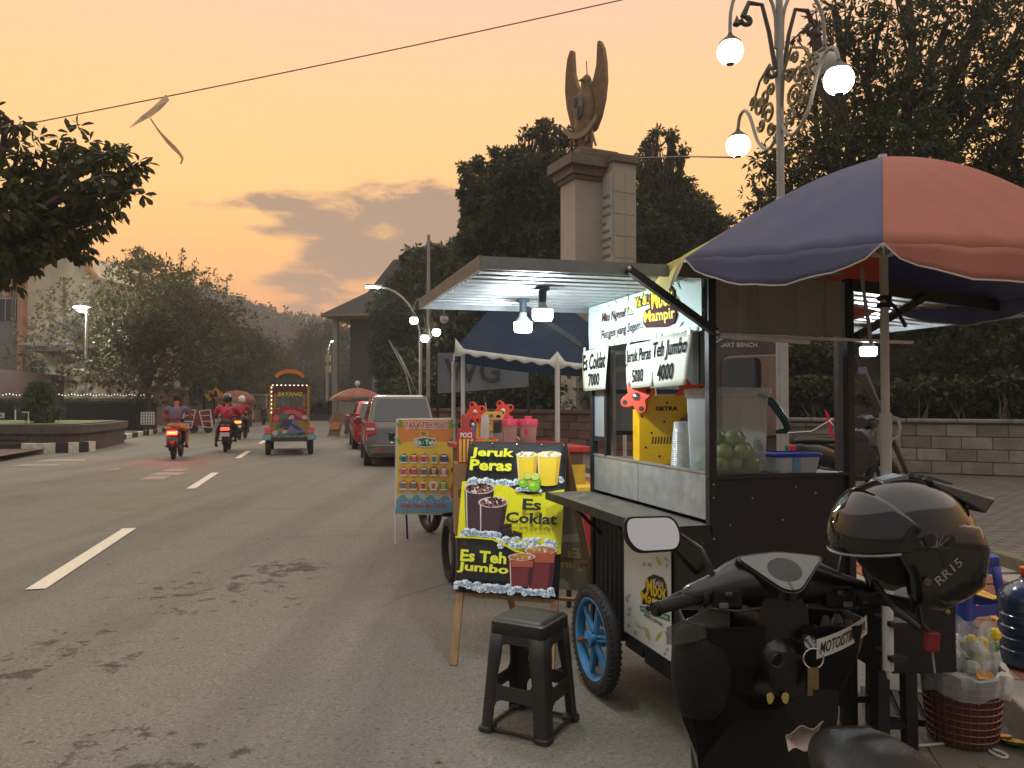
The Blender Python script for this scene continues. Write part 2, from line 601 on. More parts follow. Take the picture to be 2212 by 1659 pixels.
for(x0,y0,x1,y1)in[(12,1003,130,1007),(70,992,190,997),(210,1012,262,1016),(330,1003,360,1006)]:
 mb.add([G(x0,y1,.002),G(x1-10,y1-1,.002),G(x1,y0,.002),G(x0+40,y0,.002)],[(0,1,2,3)])
mb.build('worn_road_marking',M_WORN,kind='structure')
M_CRACK=mk('crack',C(44,40,36),rough=.95,var=.3)
rc_=random.Random(17)
for(x,y,dx,dy,n)in[(-3.6,8.5,.30,.02,9),(-1.2,5.4,.10,.22,10),(-4.6,11.0,.45,-.05,10),(-1.6,10.2,.05,.5,9)]:
 pts=[]
 for i in range(n):
  pts.append((x,y));x+=dx*rc_.uniform(.4,1.5)+rc_.uniform(-.05,.05);y+=dy*rc_.uniform(.3,1.6)+rc_.uniform(-.06,.06)
 mb=MB()
 for i in range(n-1):
  (a,b),(c,d)=pts[i],pts[i+1]
  w0,w1=.003*math.sin(math.pi*i/(n-1))+.001,.003*math.sin(math.pi*(i+1)/(n-1))+.001
  mb.add([(a,b-w0,.0018),(a,b+w0,.0018),(c,d+w1,.0018),(c,d-w1,.0018)],[(0,3,2,1)])
 mb.build('road_crack',M_CRACK,kind='structure')
mb=MB()
for i in range(420):
 u_,v_=rc_.uniform(-2,40),(-.1-abs(rc_.gauss(0,.5))if i%3 else -10.7+abs(rc_.gauss(0,.7)))
 p=U(u_,v_,.004)if i%7 else Vector((rc_.uniform(-5,1.5),rc_.uniform(2,12),.004))
 s_=rc_.uniform(.012,.045);a=rc_.uniform(0,6.28);c_,n_=math.cos(a)*s_,math.sin(a)*s_
 mb.add([p,p+Vector((c_*.5-n_*.3,n_*.5+c_*.3,.006)),p+Vector((c_,n_,.002)),p+Vector((c_*.5+n_*.3,n_*.5-c_*.3,.003))],[(0,3,2,1)])
mb.build('fallen_leaves',mk('dry_leaf',C(120,92,56),rough=.9,var=.5,scale=1.5),kind='stuff')['label']='small dry leaves scattered on the road and along both kerbs'
KP=[Vector(p)for p in[(1.55,0.6,0),(1.95,2.2,0),(2.22,3.3,0),(2.45,4.3,0),(2.58,5.4,0),(2.55,6.6,0),(2.25,8.0,0),(1.62,10.0,0),(0.75,12.2,0),(-0.1,14.6,0),(-0.75,16.8,0)]]+[U(u,0)for u in(16.5,22,30,45,70,110,180)]
KL=[0.0]
for a,b in zip(KP,KP[1:]):KL.append(KL[-1]+(b-a).length)
def kpath(s,off,z=0.0):
 s=max(0.001,min(s,KL[-1]-0.001))
 i=max(k for k in range(len(KP)-1)if KL[k]<=s)
 f=(s-KL[i])/(KL[i+1]-KL[i])
 g=f*f*(3-2*f)
 def tang(k):
  a,b=KP[max(k-1,0)],KP[min(k+1,len(KP)-1)]
  return(b-a).normalized()
 t=(tang(i)*(1-g)+tang(i+1)*g).normalized()
 h=KL[i+1]-KL[i]
 p0,p1,m0,m1=KP[i],KP[i+1],tang(i)*h,tang(i+1)*h
 p=p0*(2*f**3-3*f*f+1)+m0*(f**3-2*f*f+f)+p1*(-2*f**3+3*f*f)+m1*(f**3-f*f)
 n=Vector((t.y,-t.x,0))
 q=p+n*off
 return Vector((q.x,q.y,z)),t
def strip(name,o0,o1,z,mat,s0=0.0,s1=None,n=60,m=2):
 s1=KL[-1]-1 if s1 is None else s1
 b=MB()
 b.grid(lambda x,y:kpath(s0+(s1-s0)*y**1.6,o0+(o1-o0)*x,z)[0],m,n)
 return b.build(name,mat,kind='structure')
SWZ=0.15
M_PAVED=mk('plaza_paving',C(100,96,90),rough=0.8,var=0.2,scale=3,bump=0.3,bscale=30)
def brickify(m,sx,sy,mortar=C(50,47,44)):
 t=m.node_tree;b=t.nodes['Principled BSDF']
 src=b.inputs['Base Color'].links[0].from_socket
 br=t.nodes.new('ShaderNodeTexBrick');br.inputs['Scale'].default_value=1.0
 br.inputs['Brick Width'].default_value=sx;br.inputs['Row Height'].default_value=sy;br.inputs['Mortar Size'].default_value=0.012
 br.inputs['Color1'].default_value=(1,1,1,1);br.inputs['Color2'].default_value=(0.72,0.72,0.72,1);br.inputs['Mortar'].default_value=(0.3,0.3,0.3,1)
 tcn=[n for n in t.nodes if n.type=='TEX_COORD'][0]
 t.links.new(tcn.outputs['Object'],br.inputs['Vector'])
 mx=t.nodes.new('ShaderNodeMix');mx.data_type='RGBA';mx.blend_type='MULTIPLY';mx.inputs['Factor'].default_value=1
 t.links.new(src,mx.inputs['A']);t.links.new(br.outputs['Color'],mx.inputs['B'])
 t.links.new(mx.outputs['Result'],b.inputs['Base Color'])
brickify(M_PAVED,0.21,0.11)
M_PAVBASE=mk('paving_bed',C(70,60,54),rough=0.9,var=0.25)
sw=strip('sidewalk',0.14,1.46,SWZ-0.012,M_PAVBASE,n=140)
strip('plaza',1.60,20.0,0.235,M_PAVED,n=90,m=6)
def kerb(name,off,width,ztop,matf,s0,s1,step,gap=0.008):
 root=None
 kp=None
 b=MB()
 b.grid(lambda x,y:kpath(s0+(s1-s0)*y,off+0.02+(width-0.04)*x,ztop-0.02)[0],1,80)
 root=b.build(name,M_CONCD,kind='structure')
 s=s0;i=0
 while s<s1 and i<70:
  a0,a1,b0,b1=kpath(s+gap,off)[0],kpath(s+gap,off+width)[0],kpath(s+step-gap,off)[0],kpath(s+step-gap,off+width)[0]
  j=random.uniform(-0.006,0.006)
  up=lambda v,z:Vector((v.x,v.y,z))
  q=MB();q.hexa([up(a0,-.03),up(a1,-.03),up(b1,-.03),up(b0,-.03)],[up(a0,ztop+j),up(a1,ztop+j),up(b1,ztop+j),up(b0,ztop+j)])
  q.build('kerb_stone',matf(i),root,bevel=0.012)
  s+=step;i+=1
 return root
kerb('kerb',0.0,0.15,SWZ,lambda i:M_CONC,0.3,42,0.6)
M_MOSSK=mk('mossy_concrete',C(140,132,112),rough=0.9,var=0.4,scale=6,bump=0.5,bscale=40,c2=C(88,92,60))
kerb('plaza_kerb',1.46,0.14,0.25,lambda i:M_MOSSK,0.3,22,0.8)
M_RED=[mk('red_paver',C(134+d,72+d//2,56+d//3),rough=0.75,var=0.22,scale=6,bump=0.25,bscale=60)for d in(-18,0,14)]
M_GREYP=mk('grey_paver',C(150,142,130),rough=0.8,var=0.2,scale=6,bump=0.25,bscale=60)
M_TACT=mk('tactile_yellow',C(206,156,62),rough=0.6,var=0.15,scale=8,bump=0.2)
def tile_mesh(name,lx,ly,h,mat,ribs=0):
 b=MB();b.box(-lx/2,lx/2,-ly/2,ly/2,-h,0)
 for i in range(ribs):
  x=-lx/2+lx*(i+0.5)/ribs
  b.box(x-0.018,x+0.018,-ly/2+0.02,ly/2-0.02,-0.001,0.006)
 o=b.build(name,mat,sw,bevel=0.004,seg=1)
 return o
step=0.3
protos={}
for si in range(6,56):
 for oi in range(4):
  o_=0.14+0.33*(oi+0.5)
  kindt='t' if oi==1 else('g' if oi==3 else 'r%d'%random.randrange(3))
  p,t=kpath(si*step,o_,SWZ+random.uniform(-.002,.002))
  rz=math.atan2(t.y,t.x)-math.pi/2+random.uniform(-.01,.01)
  if kindt not in protos:
   protos[kindt]=tile_mesh('tactile_tile' if kindt=='t' else 'paver',0.318,0.288,0.03,M_TACT if kindt=='t' else(M_GREYP if kindt=='g' else M_RED[int(kindt[1])]),4 if kindt=='t' else 0)
   protos[kindt].matrix_basis=Matrix.Translation(p)@Matrix.Rotation(rz,4,'Z')
  else:
   share(protos[kindt],sw,Matrix.Translation(p)@Matrix.Rotation(rz,4,'Z'))
strip('gutter',-0.42,0.0,0.002,mk('gutter_concrete',C(104,98,88),rough=0.85,var=0.35,scale=3,bump=0.4),s0=0.3,s1=30,n=60)
M_IRON=mk('cast_iron',C(54,52,50),rough=0.6,metal=0.6,var=0.3,scale=12)
g0=G(1985,1535)
dr=thing('drain_grating','slotted iron drain grating in the gutter beside the fruit waste basket','drain',(g0.x,g0.y,0.006),R(-18))
b=MB();b.box(-.24,.24,-.19,-.17,0,.02);b.box(-.24,.24,.17,.19,0,.02);b.box(-.24,-.22,-.17,.17,0,.02);b.box(.22,.24,-.17,.17,0,.02)
b.build('rim',M_IRON,dr)
for i in range(8):
 b=MB();x=-.19+.054*i;b.box(x-.014,x+.014,-.168,.168,.002,.018);b.build('bar',M_IRON,dr)
b=MB();b.box(-.22,.22,-.17,.17,-.001,.001);b.build('pit',mk('pit_black',C(14,13,12),rough=.9),dr)
b=MB();b.grid(lambda x,y:U(19+160*y,-30+19.1*x,0.14),4,20)
b.build('pavement',mk('left_paving',C(104,84,74),rough=0.85,var=0.25,scale=2),kind='structure')
b=MB();b.grid(lambda x,y:U(24.5+100*y,-10.98+0.1*x,0.14),1,20)
lk=b.build('painted_kerb',M_CONCD,kind='structure')
for i in range(54):
 a=24.3+i*1.0
 q=MB();q.hexa([U(a,-10.98,-.02),U(a,-10.8,-.02),U(a+.97,-10.8,-.02),U(a+.97,-10.98,-.02)],[U(a,-10.98,.2),U(a,-10.8,.2),U(a+.97,-10.8,.2),U(a+.97,-10.98,.2)])
 q.build('kerb_stone',M_KWHITE if i%2 else M_KBLACK,lk,bevel=0.02)
pc=Vector((-12.95,22.6,0))
out_=[Vector((-21.5,22.5,0)),Vector((-13.9,22.5,0))]
cen=Vector((-13.9,23.5,0))
for k in range(1,6):
 a=-math.pi/2+k*math.pi/12
 out_.append(cen+Vector((math.cos(a),math.sin(a),0)))
out_+=[Vector((-13.2,25.2,0)),Vector((-14.2,28.5,0)),Vector((-21.5,28.5,0))]
pl=thing('stone_planter','dark stone planter island with grass on top and a black and white kerb','planter',(-16.5,24.5,0))
def ringoff(o,z):
 c=Vector((-16.8,25.2,0))
 return[Vector((v.x,v.y,z))+(v-c).normalized()*o for v in out_]
b=MB();b.loft([ringoff(-.15,0),ringoff(-.15,.55),ringoff(-.02,.56),ringoff(-.02,.80),ringoff(-.3,.80)],cap=True)
M_STONE=mk('planter_stone',C(84,76,70),rough=0.9,var=0.4,scale=3,bump=0.6,bscale=9)
b.build('wall',M_STONE,pl,world=True)
b=MB();b.add(ringoff(-.32,.83),[tuple(range(len(out_)))])
b.build('lawn',mk('planter_grass',C(92,104,44),rough=.95,var=.4,scale=6),pl,world=True)
for row in range(2):
 x=-21.2+row*0.22
 while x<-13.9:
  wd=random.uniform(.32,.6)
  q=MB();q.box(x,min(x+wd-.03,-13.85),22.5+.15-random.uniform(.05,.1),22.68,.17+row*.19,.34+row*.19)
  q.build('stone',M_STONE,pl,world=True,bevel=.035)
  x+=wd
i=0;x=-21.4
while x<-13.6:
 wd=.72 if i%2 else .86
 q=MB();q.box(x,x+wd-.02,22.28,22.5,-.02,.3)
 q.build('kerb_stone',M_KWHITE if i%2 else M_KBLACK,pl,world=True,bevel=.02);x+=wd;i+=1
for k in range(6):
 a0=-math.pi/2+k*math.pi/12;a1=a0+math.pi/12-.02
 f=lambda a,r,z:Vector((cen.x+r*math.cos(a),cen.y+r*math.sin(a),z))
 q=MB();q.hexa([f(a0,1.2,-.02),f(a1,1.2,-.02),f(a1,1.0,-.02),f(a0,1.0,-.02)],[f(a0,1.2,.3),f(a1,1.2,.3),f(a1,1.0,.3),f(a0,1.0,.3)])
 q.build('kerb_stone',M_KWHITE if k%2 else M_KBLACK,pl,world=True)
ok=thing('lettered_board','white board with black capital letters on a post over the stone planter','sign',P(-20,917,23.6),0)
W_=mk('white_board',C(212,210,204),rough=.5)
BLK=flat('print_black',C(24,23,24),rough=.45)
kx=23.6/1660
b=MB();b.box(-.35,.41,-.01,.01,.2,.36);b.build('board',W_,ok)
b=MB();b.bar((-.2,0,-.05),(-.2,0,.2),.03);b.bar((.75,0,-.02),(.75,0,.45),.03);b.bar((.0,0,.08),(1.3,0,.08),.03);b.build('post',W_,ok)
label_text('OK',(Vector((0,-.0105,.2)),VX,VZ,-VY),.16,.39,.03,.13,BLK,ok,bold=.02)
pm=thing('garden_marker','short white marker stake with a crossbar in the planter grass','marker',P(61,917,23.8))
b=MB();b.bar((0,0,-.05),(0,0,.15),.05);b.bar((0,0,.15),(0,0,.38),.02);b.bar((-.18,0,.38),(.02,0,.38),.03);b.build('stake',W_,pm)
M_BLOCK=[mk('wall_block',C(132+d,124+d,112+d),rough=.9,var=.3,scale=4,bump=.5,bscale=30)for d in(-16,-4,8)]
wa,wb=Vector((4.9,14.75,.235)),Vector((10.6,11.9,.235))
wl_=(wb-wa).length
wd_=math.atan2(wb.y-wa.y,wb.x-wa.x)
bw=thing('block_wall','low wall of pale concrete blocks holding back a bed of bare stemmed shrubs','wall',wa,wd_)
b=MB();b.box(.01,wl_-.01,.015,.22,0,.9);b.build('core',M_CONCD,bw)
bp0=None
rows,bl_,bh=4,.46,.215
for r_ in range(rows):
 x=-.23*(r_%2)
 while x<wl_-.05:
  x0,x1=max(x,0),min(x+bl_-.012,wl_)
  if x1-x0>.06 and not(r_==1 and abs(x-4.2)<.2):
   q=MB();q.box(x0,x1,random.uniform(-.006,.004),.10,r_*bh+.02,(r_+1)*bh+.02-.012)
   q.build('block',random.choice(M_BLOCK),bw,bevel=.006,seg=1)
  x+=bl_
x=0
while x<wl_:
 q=MB();q.box(x,min(x+.78,wl_),-.05,.27,.9,.965);q.build('cap_stone',M_BLOCK[1],bw,bevel=.012,seg=1);x+=.79
b=MB();b.grid(lambda a,c:Vector((wa.x-1+14*a,wa.y+(wb.y-wa.y)*a*1.5+.1+8*c,1.05)),2,2)
b.build('planting_bed',M_EARTH,kind='structure')
M_BRK=[mk('brown_block',C(112+d,84+d,74+d),rough=.9,var=.3,scale=4,bump=.4,bscale=25)for d in(-14,0,10)]
w2a,w2b=Vector((-4.2,25.5,.2)),Vector((3.6,16.2,.2))
w2l=(w2b-w2a).length
bw2=thing('brown_wall','low reddish brown block wall behind the tea stall under the monument trees','wall',w2a,math.atan2(w2b.y-w2a.y,w2b.x-w2a.x))
b=MB();b.box(0,w2l,.02,.25,0,1.02);b.build('core',M_CONCD,bw2)
for r_ in range(5):
 x=-.3*(r_%2)
 while x<w2l-.05:
  q=MB();q.box(max(x,0),min(x+.588,w2l),random.uniform(-.01,.006),.1,r_*.2+.01,(r_+1)*.2)
  q.build('block',random.choice(M_BRK),bw2,bevel=.008,seg=1);x+=.6
b=MB();b.box(-.02,w2l+.02,-.06,.3,1.02,1.1);b.build('coping',M_BRK[0],bw2)
# ====== HILL
M_HILL=leafmat('hill_forest',C(58,62,40),C(84,84,54),scale=.03)
def hill_h(x,y):
 h=50*math.exp(-((x+150)/88)**2)+8*math.exp(-((x+72)/24)**2)
 return h*math.exp(-((y-330)/90)**2)+4.0*mnoise.noise(Vector((x*.03,y*.03,0)))-2
b=MB();b.grid(lambda a,c:Vector((-420+520*a,190+260*c,hill_h(-420+520*a,190+260*c))),90,44)
b.build('hill',M_HILL,smooth=True,kind='structure')
# ====== TREES
def leaf_cloud(clumps,L,Wd,per,droop=0.25,spread=0.9,shell=0.55,hexa=False,seed=1,thin=1.0):
 """clumps: (centre, (rx,ry,rz), number of twigs). Returns vertices and faces of every leaf, and the twig ends."""
 g=np.random.default_rng(seed)
 Vs,tips=[],[]
 for c,r,n in clumps:
  n=max(3,int(n*thin))
  d=g.normal(size=(n,3));d/=np.linalg.norm(d,axis=1)[:,None]
  rad=(shell+(1-shell)*g.random(n)**.6)*(1+.16*g.normal(size=n))
  t=np.array(c)+d*rad[:,None]*np.array(r)
  tips.append(np.concatenate([t,d],1))
 T=np.concatenate(tips)
 n=len(T)
 base=np.repeat(T[:,:3],per,0)
 od=np.repeat(T[:,3:],per,0)
 m=len(base)
 rd=g.normal(size=(m,3));rd/=np.linalg.norm(rd,axis=1)[:,None]
 d=od*.55+rd*spread+np.array([0,0,-droop])
 d/=np.linalg.norm(d,axis=1)[:,None]
 up=np.array([0,0,1.0])+g.normal(size=(m,3))*.55
 s=np.cross(d,up);s/=np.linalg.norm(s,axis=1)[:,None]+1e-9
 nn=np.cross(s,d)
 ln=(L*(.65+.6*g.random(m)))[:,None]
 wd=(Wd*(.7+.5*g.random(m)))[:,None]
 base=base+rd*.12*L
 if hexa:
  pts=[base,base+d*ln*.35+s*wd*.36+nn*ln*.04,base+d*ln*.72+s*wd*.5-nn*ln*.02,base+d*ln-nn*ln*.16,base+d*ln*.72-s*wd*.5-nn*ln*.02,base+d*ln*.35-s*wd*.36+nn*ln*.04]
 else:
  pts=[base,base+d*ln*.55+s*wd*.5+nn*ln*.06,base+d*ln-nn*ln*.1,base+d*ln*.55-s*wd*.5+nn*ln*.06]
 k=len(pts)
 V=np.stack(pts,1).reshape(-1,3)
 F_=np.arange(m*k).reshape(m,k)
 return V,F_,T[:,:3]
M_BARK=mk('bark',C(74,64,54),rough=.9,var=.35,scale=5,bump=.6,bscale=20,stretch=(1,1,.3))
M_BARKP=mk('pale_bark',C(112,102,90),rough=.9,var=.3,scale=5,bump=.5,bscale=20)
def wig(p,q,n,amp,g=random):
 p,q=Vector(p),Vector(q)
 out=[]
 L_=(q-p).length
 for i in range(n+1):
  f=i/n
  k=math.sin(f*math.pi)*amp*L_
  out.append(p.lerp(q,f)+Vector((g.uniform(-1,1),g.uniform(-1,1),g.uniform(-.3,1)))*k)
 return out
def tree(name,label,base,fork,clumps,leaf,L,Wd,per,rt=.2,group=None,droop=.25,spread=.9,shell=.5,hexa=False,seed=1,twigs=2,bark=None,cat='tree',thin=1.0,limbs=True):
 bark=bark or M_BARK
 t=thing(name,label,cat,base,0,group)
 V,F_,tips=leaf_cloud(clumps,L,Wd,per,droop,spread,shell,hexa,seed,thin)
 npmesh('crown',V,F_,leaf,t,kind='stuff',world=True)
 rr=random.Random(seed)
 fork=Vector(fork)
 b=MB()
 pts=wig(base,fork,5,.03,rr)
 b.tube(pts,[rt*(1.25-.5*i/5)for i in range(6)],9)
 b.build('trunk',bark,t,smooth=True,world=True)
 if limbs:
  b=MB()
  k0=0
  for c,r,n in clumps:
   c=Vector(c)
   lp=wig(fork-(fork-Vector(base))*.04,c,5,.06,rr)
   b.tube(lp,[rt*(.55-.08*i)for i in range(6)],6,cap=False)
   n2=max(3,int(n*thin))
   own=tips[k0:k0+n2];k0+=n2
   for q in range(min(twigs*3,n2)):
    e=Vector(own[(q*7)%n2])
    b.tube(wig(lp[3+q%3],e,3,.06,rr),[rt*.14,rt*.1,rt*.07,rt*.04],4,cap=False)
  b.build('branches',bark,t,smooth=True,world=True,kind='stuff')
 return t
def pc_(px,py,y,rx,ry,n,dep=None):
 c=P(px,py,y);k=y/FPX
 return(tuple(c),(rx*k,(dep if dep else(rx+ry)/2*k),ry*k),n)
LF_NEAR=leafmat('broad_leaf',C(56,62,36),C(96,98,58),scale=2.0)
LF_DARK=leafmat('dark_leaf',C(58,66,48),C(92,98,68),scale=1.2)
LF_MID=leafmat('street_leaf',C(60,62,44),C(96,94,64),scale=.6)
LF_PALE=leafmat('pale_leaf',C(110,112,76),C(150,146,104),scale=.8)
LF_LAMPLIT=leafmat('lamplit_leaf',C(74,78,50),C(112,110,74),scale=.8)  # street leaf greens lightened, the lamp post's light put into the colour
LF_YEL=leafmat('yellowish_leaf',C(66,66,34),C(104,98,48),scale=.5)
Yl=12.0
cl=[pc_(15,255,Yl,55,36,30),pc_(60,345,Yl,100,55,90),pc_(165,318,Yl+.4,75,40,50),pc_(232,335,Yl,60,34,44),pc_(285,362,Yl,32,26,20),pc_(205,385,Yl-.4,75,48,60),pc_(268,425,Yl,30,34,18),pc_(100,430,Yl,110,70,130),pc_(215,470,Yl,45,42,30),pc_(15,470,Yl-.5,90,85,160),pc_(130,505,Yl,80,48,90),pc_(50,540,Yl-.3,80,40,90),pc_(-110,430,Yl,130,150,200),pc_(190,530,Yl+.3,26,30,18),pc_(20,590,Yl,30,60,30),pc_(-60,560,Yl,90,70,90)]
tree('broadleaf_tree','big broad leaved tree reaching over the pavement in front of the gabled building',(-9.6,12.3,0),(-9.2,12.1,3.2),cl,LF_NEAR,.2,.085,8,rt=.24,droop=.55,shell=.35,hexa=True,seed=5,twigs=4,thin=.42)
def street_tree(i,u,v,h,wdt,leaf,label,L=.3,n=900,low=.28,seed=None,rt=.16,group='street trees along the left pavement'):
 b0=U(u,v,.1)
 rr=random.Random(100+i)
 cl=[]
 for k in range(14):
  a=rr.uniform(0,6.28);f=rr.random()
  z=h*(low+(1-low)*(f*.85+.08))
  rad=wdt*.55*math.sin(math.pi*(.15+.75*f))*rr.uniform(.3,1)
  s=wdt*rr.uniform(.22,.38)
  cl.append(((b0.x+math.cos(a)*rad,b0.y+math.sin(a)*rad,z),(s,s,s*rr.uniform(.6,.85)),n//8))
 return tree('street_tree',label,b0,b0+Vector((0,0,h*.33)),cl,leaf,L,L*.42,6,rt=rt,group=group,seed=100+i,twigs=2,droop=.4)
st=[(0,37.5,-11.3,5.6,4.2,LF_MID,'grey green street tree nearest the white lamp post with pale flowers in its leaves',.26,520),(1,45,-13.2,9.6,8.0,LF_LAMPLIT,'street tree with foliage coloured paler as if lit by the white lamp post',.26,1700),(2,55,-13.0,9.0,7.6,LF_MID,'second dark street tree past the white lamp post',.3,1900),(3,66,-12.8,9.0,7.6,LF_DARK,'dense dark street tree above the yellow diamond road sign',.32,1800),(4,78,-12.6,8.4,7.6,LF_MID,'street tree behind the crimson shirted motorcyclist',.36,1700),(5,92,-12.4,8.2,7.8,LF_YEL,'yellowish street tree to the left of the decorated tourist train',.4,1600),(6,108,-12.0,9.4,9,LF_DARK,'last street tree before the hill at the end of the left row',.45,1000)]
for a in st:
 street_tree(a[0],a[1],a[2],a[3],a[4],a[5],a[6],a[7],a[8])
for(px,py,y,h,lab,dens)in[(285,590,52,10,'thin tall tree with layered tufts rising above the left row against the sky',1.0),(380,610,60,9,'wispy umbrella shaped tree above the left row with almost bare twigs',.45)]:
 top=P(px,py,y);b0=Vector((top.x,top.y,0))
 k=y/FPX
 cl=[pc_(px,py-8,y,45,18,int(90*dens)),pc_(px+38,py-20,y,34,12,int(60*dens)),pc_(px-30,py+12,y,30,12,int(60*dens)),pc_(px+12,py-52,y,14,8,int(14*dens)),pc_(px,py+40,y,40,22,int(80*dens))]
 tree('tall_thin_tree',lab,b0,(top.x,top.y,top.z-1.6),cl,LF_MID,.34,.1,6,rt=.16,seed=int(px),twigs=3,shell=.3)
def far_mass(name,label,px0,px1,tops,y,leaf,L,n,zlow=0.0,group=None,seed=1,dep=6,cat='tree',feather=4,airy=0):
 """a tree whose crown fills from near the ground up to the outline tops [(px,py)...]"""
 cl=[]
 k=y/FPX
 rr=random.Random(seed)
 for i_,(px,py,r)in enumerate(tops):
  z=P(px,py,y).z
  if i_<airy:
   c=P(px,py+r*.5,y)
   for _ in range(7):
    s2=r*k*rr.uniform(.3,.5)
    cl.append(((c.x+rr.uniform(-1,1)*r*k,c.y+rr.uniform(-1.2,1.2),c.z+rr.uniform(-1,.8)*r*k),(s2*1.3,s2*1.3,s2*.7),max(4,int(n*.045))))
   continue
  c=P(px,py+r*.9,y)
  cl.append(((c.x,c.y+rr.uniform(-dep,dep)*.3,c.z),(r*k*1.0,dep*.5,r*k*.9),n))
  for _ in range(feather):
   a=rr.uniform(-.3,3.44)
   s2=r*k*rr.uniform(.22,.42)
   cl.append(((c.x+math.cos(a)*r*k*rr.uniform(.9,1.45),c.y+rr.uniform(-1,1),c.z+math.sin(a)*r*k*rr.uniform(.8,1.35)),(s2*1.2,s2,s2*.7),max(5,int(n*.07))))
  zz=c.z-r*k*1.5
  while zz>1.0:
   cl.append(((c.x+rr.uniform(-1,1)*r*k*.5,c.y+rr.uniform(-dep,dep)*.3,zz),(r*k*1.2,dep*.5,r*k*1.1),n))
   zz-=r*k*1.7
 mx=sum(t[0]for t in tops)/len(tops)
 b0=P(mx,868,y);b0.z=0
 top=max(c[0][2]for c in cl)
 return tree(name,label,b0,(b0.x,b0.y,top*.5),cl,leaf,L,L*.45,5,rt=.25,group=group,seed=seed,twigs=1,droop=.3,cat=cat,limbs=True)
far_mass('round_tree','rounded tree standing alone against the orange sky left of the street light',640,760,[(695,690,40),(665,720,30),(735,715,34),(700,740,40),(640,760,30),(765,760,30)],135,LF_DARK,.7,190,seed=31)
far_mass('roadside_tree','dark tree closing the road behind the traffic signal',600,700,[(610,775,36),(650,790,36),(690,785,36),(575,770,36)],118,LF_MID,.6,170,seed=32)
far_mass('roadside_tree','dark tree behind the red and yellow parasol beside the temple roofed hall',700,800,[(730,775,36),(770,790,36),(805,800,30)],112,LF_DARK,.6,170,seed=33)
far_mass('hall_tree','tall dark tree between the temple roofed hall and the steel awning',830,1000,[(925,530,18),(960,528,18),(890,548,20),(985,520,16),(905,560,30),(950,555,34),(870,600,34),(838,628,22),(985,560,40),(930,640,60),(1000,660,60),(880,665,34)],48,LF_DARK,.34,260,seed=34,dep=4,airy=4)
far_mass('monument_tree','dark bushy tree left of the eagle monument with feathery top',1000,1240,[(1160,262,26),(1195,278,26),(1215,310,22),(1145,300,26),(1110,322,24),(1070,335,22),(1040,350,18),(1015,372,15),(1090,365,26),(1150,355,30),(1200,350,28),(1060,392,26),(1022,415,16),(1175,395,46),(1115,410,46),(1220,410,50),(1068,450,40),(1140,480,70),(1025,505,34),(1080,540,70),(1200,540,80),(1000,570,30)],31,LF_DARK,.22,330,seed=35,dep=3,airy=8,feather=6)
far_mass('monument_tree','airy tree right of the eagle monument with fine twigs against the sky',1370,1560,[(1400,295,14),(1385,330,20),(1440,300,14),(1435,330,22),(1465,330,15),(1400,365,26),(1425,375,40),(1470,395,34),(1385,405,40),(1450,425,44),(1500,440,34),(1390,450,50),(1535,462,24),(1440,465,50),(1555,490,16),(1500,510,50)],34,LF_DARK,.22,260,seed=36,dep=3,airy=6,feather=6)
far_mass('monument_tree','dark tree filling the gap behind the monument pillar',1290,1500,[(1300,470,60),(1390,520,60),(1490,540,60),(1560,560,60),(1620,590,60)],37,LF_DARK,.3,260,seed=37,dep=3)
Yr_=16.0
tr=[]
for(px,py,rx,ry,n)in[(1900,60,120,70,150),(2050,40,120,90,260),(2200,60,120,90,280),(1800,130,70,50,80),(1900,190,120,80,260),(2060,200,130,100,420),(2230,220,130,110,420),(1760,230,60,50,90),(1800,320,110,80,300),(1940,330,130,90,420),(2100,360,140,100,420),(2250,380,120,110,360),(1660,345,40,40,40),(1640,425,30,36,26),(1710,420,70,60,170),(1640,500,40,30,40),(1700,520,90,70,260),(1830,480,110,80,300),(1990,500,140,90,300),(2180,540,140,90,260),(1760,45,26,22,10),(1800,15,26,22,12),(1960,-60,140,60,120),(2150,-70,140,80,200),(2330,100,130,160,240),(2380,380,130,180,240),(1750,640,120,90,260),(1900,680,130,90,280),(2080,690,140,90,280),(2250,700,130,90,240)]:
 tr.append(pc_(px,py,Yr_+random.uniform(-1,1.2),rx,ry,n,dep=1.3))
tree('lamp_side_tree','huge dark tree behind the ornate globe lamp and the striped parasol',(7.6,16.6,.3),(7.8,16.4,3.0),tr,LF_DARK,.17,.06,7,rt=.34,seed=77,droop=.3,shell=.25,twigs=3)
for i in range(11):
 f=.02+i*.1
 p=wa+(wb-wa)*f+Vector((.25,.55+.12*(i%2),.82))
 rr=random.Random(i+40)
 h=rr.uniform(.62,.86)
 t=thing('hedge_shrub','leafy shrub on bare stems above the block wall, %s counting from the kiosk'%'first second third fourth fifth sixth seventh eighth ninth tenth eleventh'.split()[i],'shrub',p,0,'shrubs along the top of the block wall')
 V,F_,tips=leaf_cloud([((p.x+rr.uniform(-.15,.15),p.y,p.z+h),(.34,.26,.2),70),((p.x+rr.uniform(-.3,.3),p.y,p.z+h*.85),(.26,.2,.14),34)],.13,.075,5,.5,.9,.3,False,i+7)
 npmesh('foliage',V,F_,LF_MID,t,kind='stuff',world=True)
 for k in range(4):
  b=MB();b.tube(wig(p+Vector((rr.uniform(-.08,.08),0,-.02)),p+Vector((rr.uniform(-.25,.25),rr.uniform(-.1,.1),h)),4,.06,rr),[.013,.012,.01,.009,.006],5)
  b.build('stem',M_BARKP,t,world=True,smooth=True)
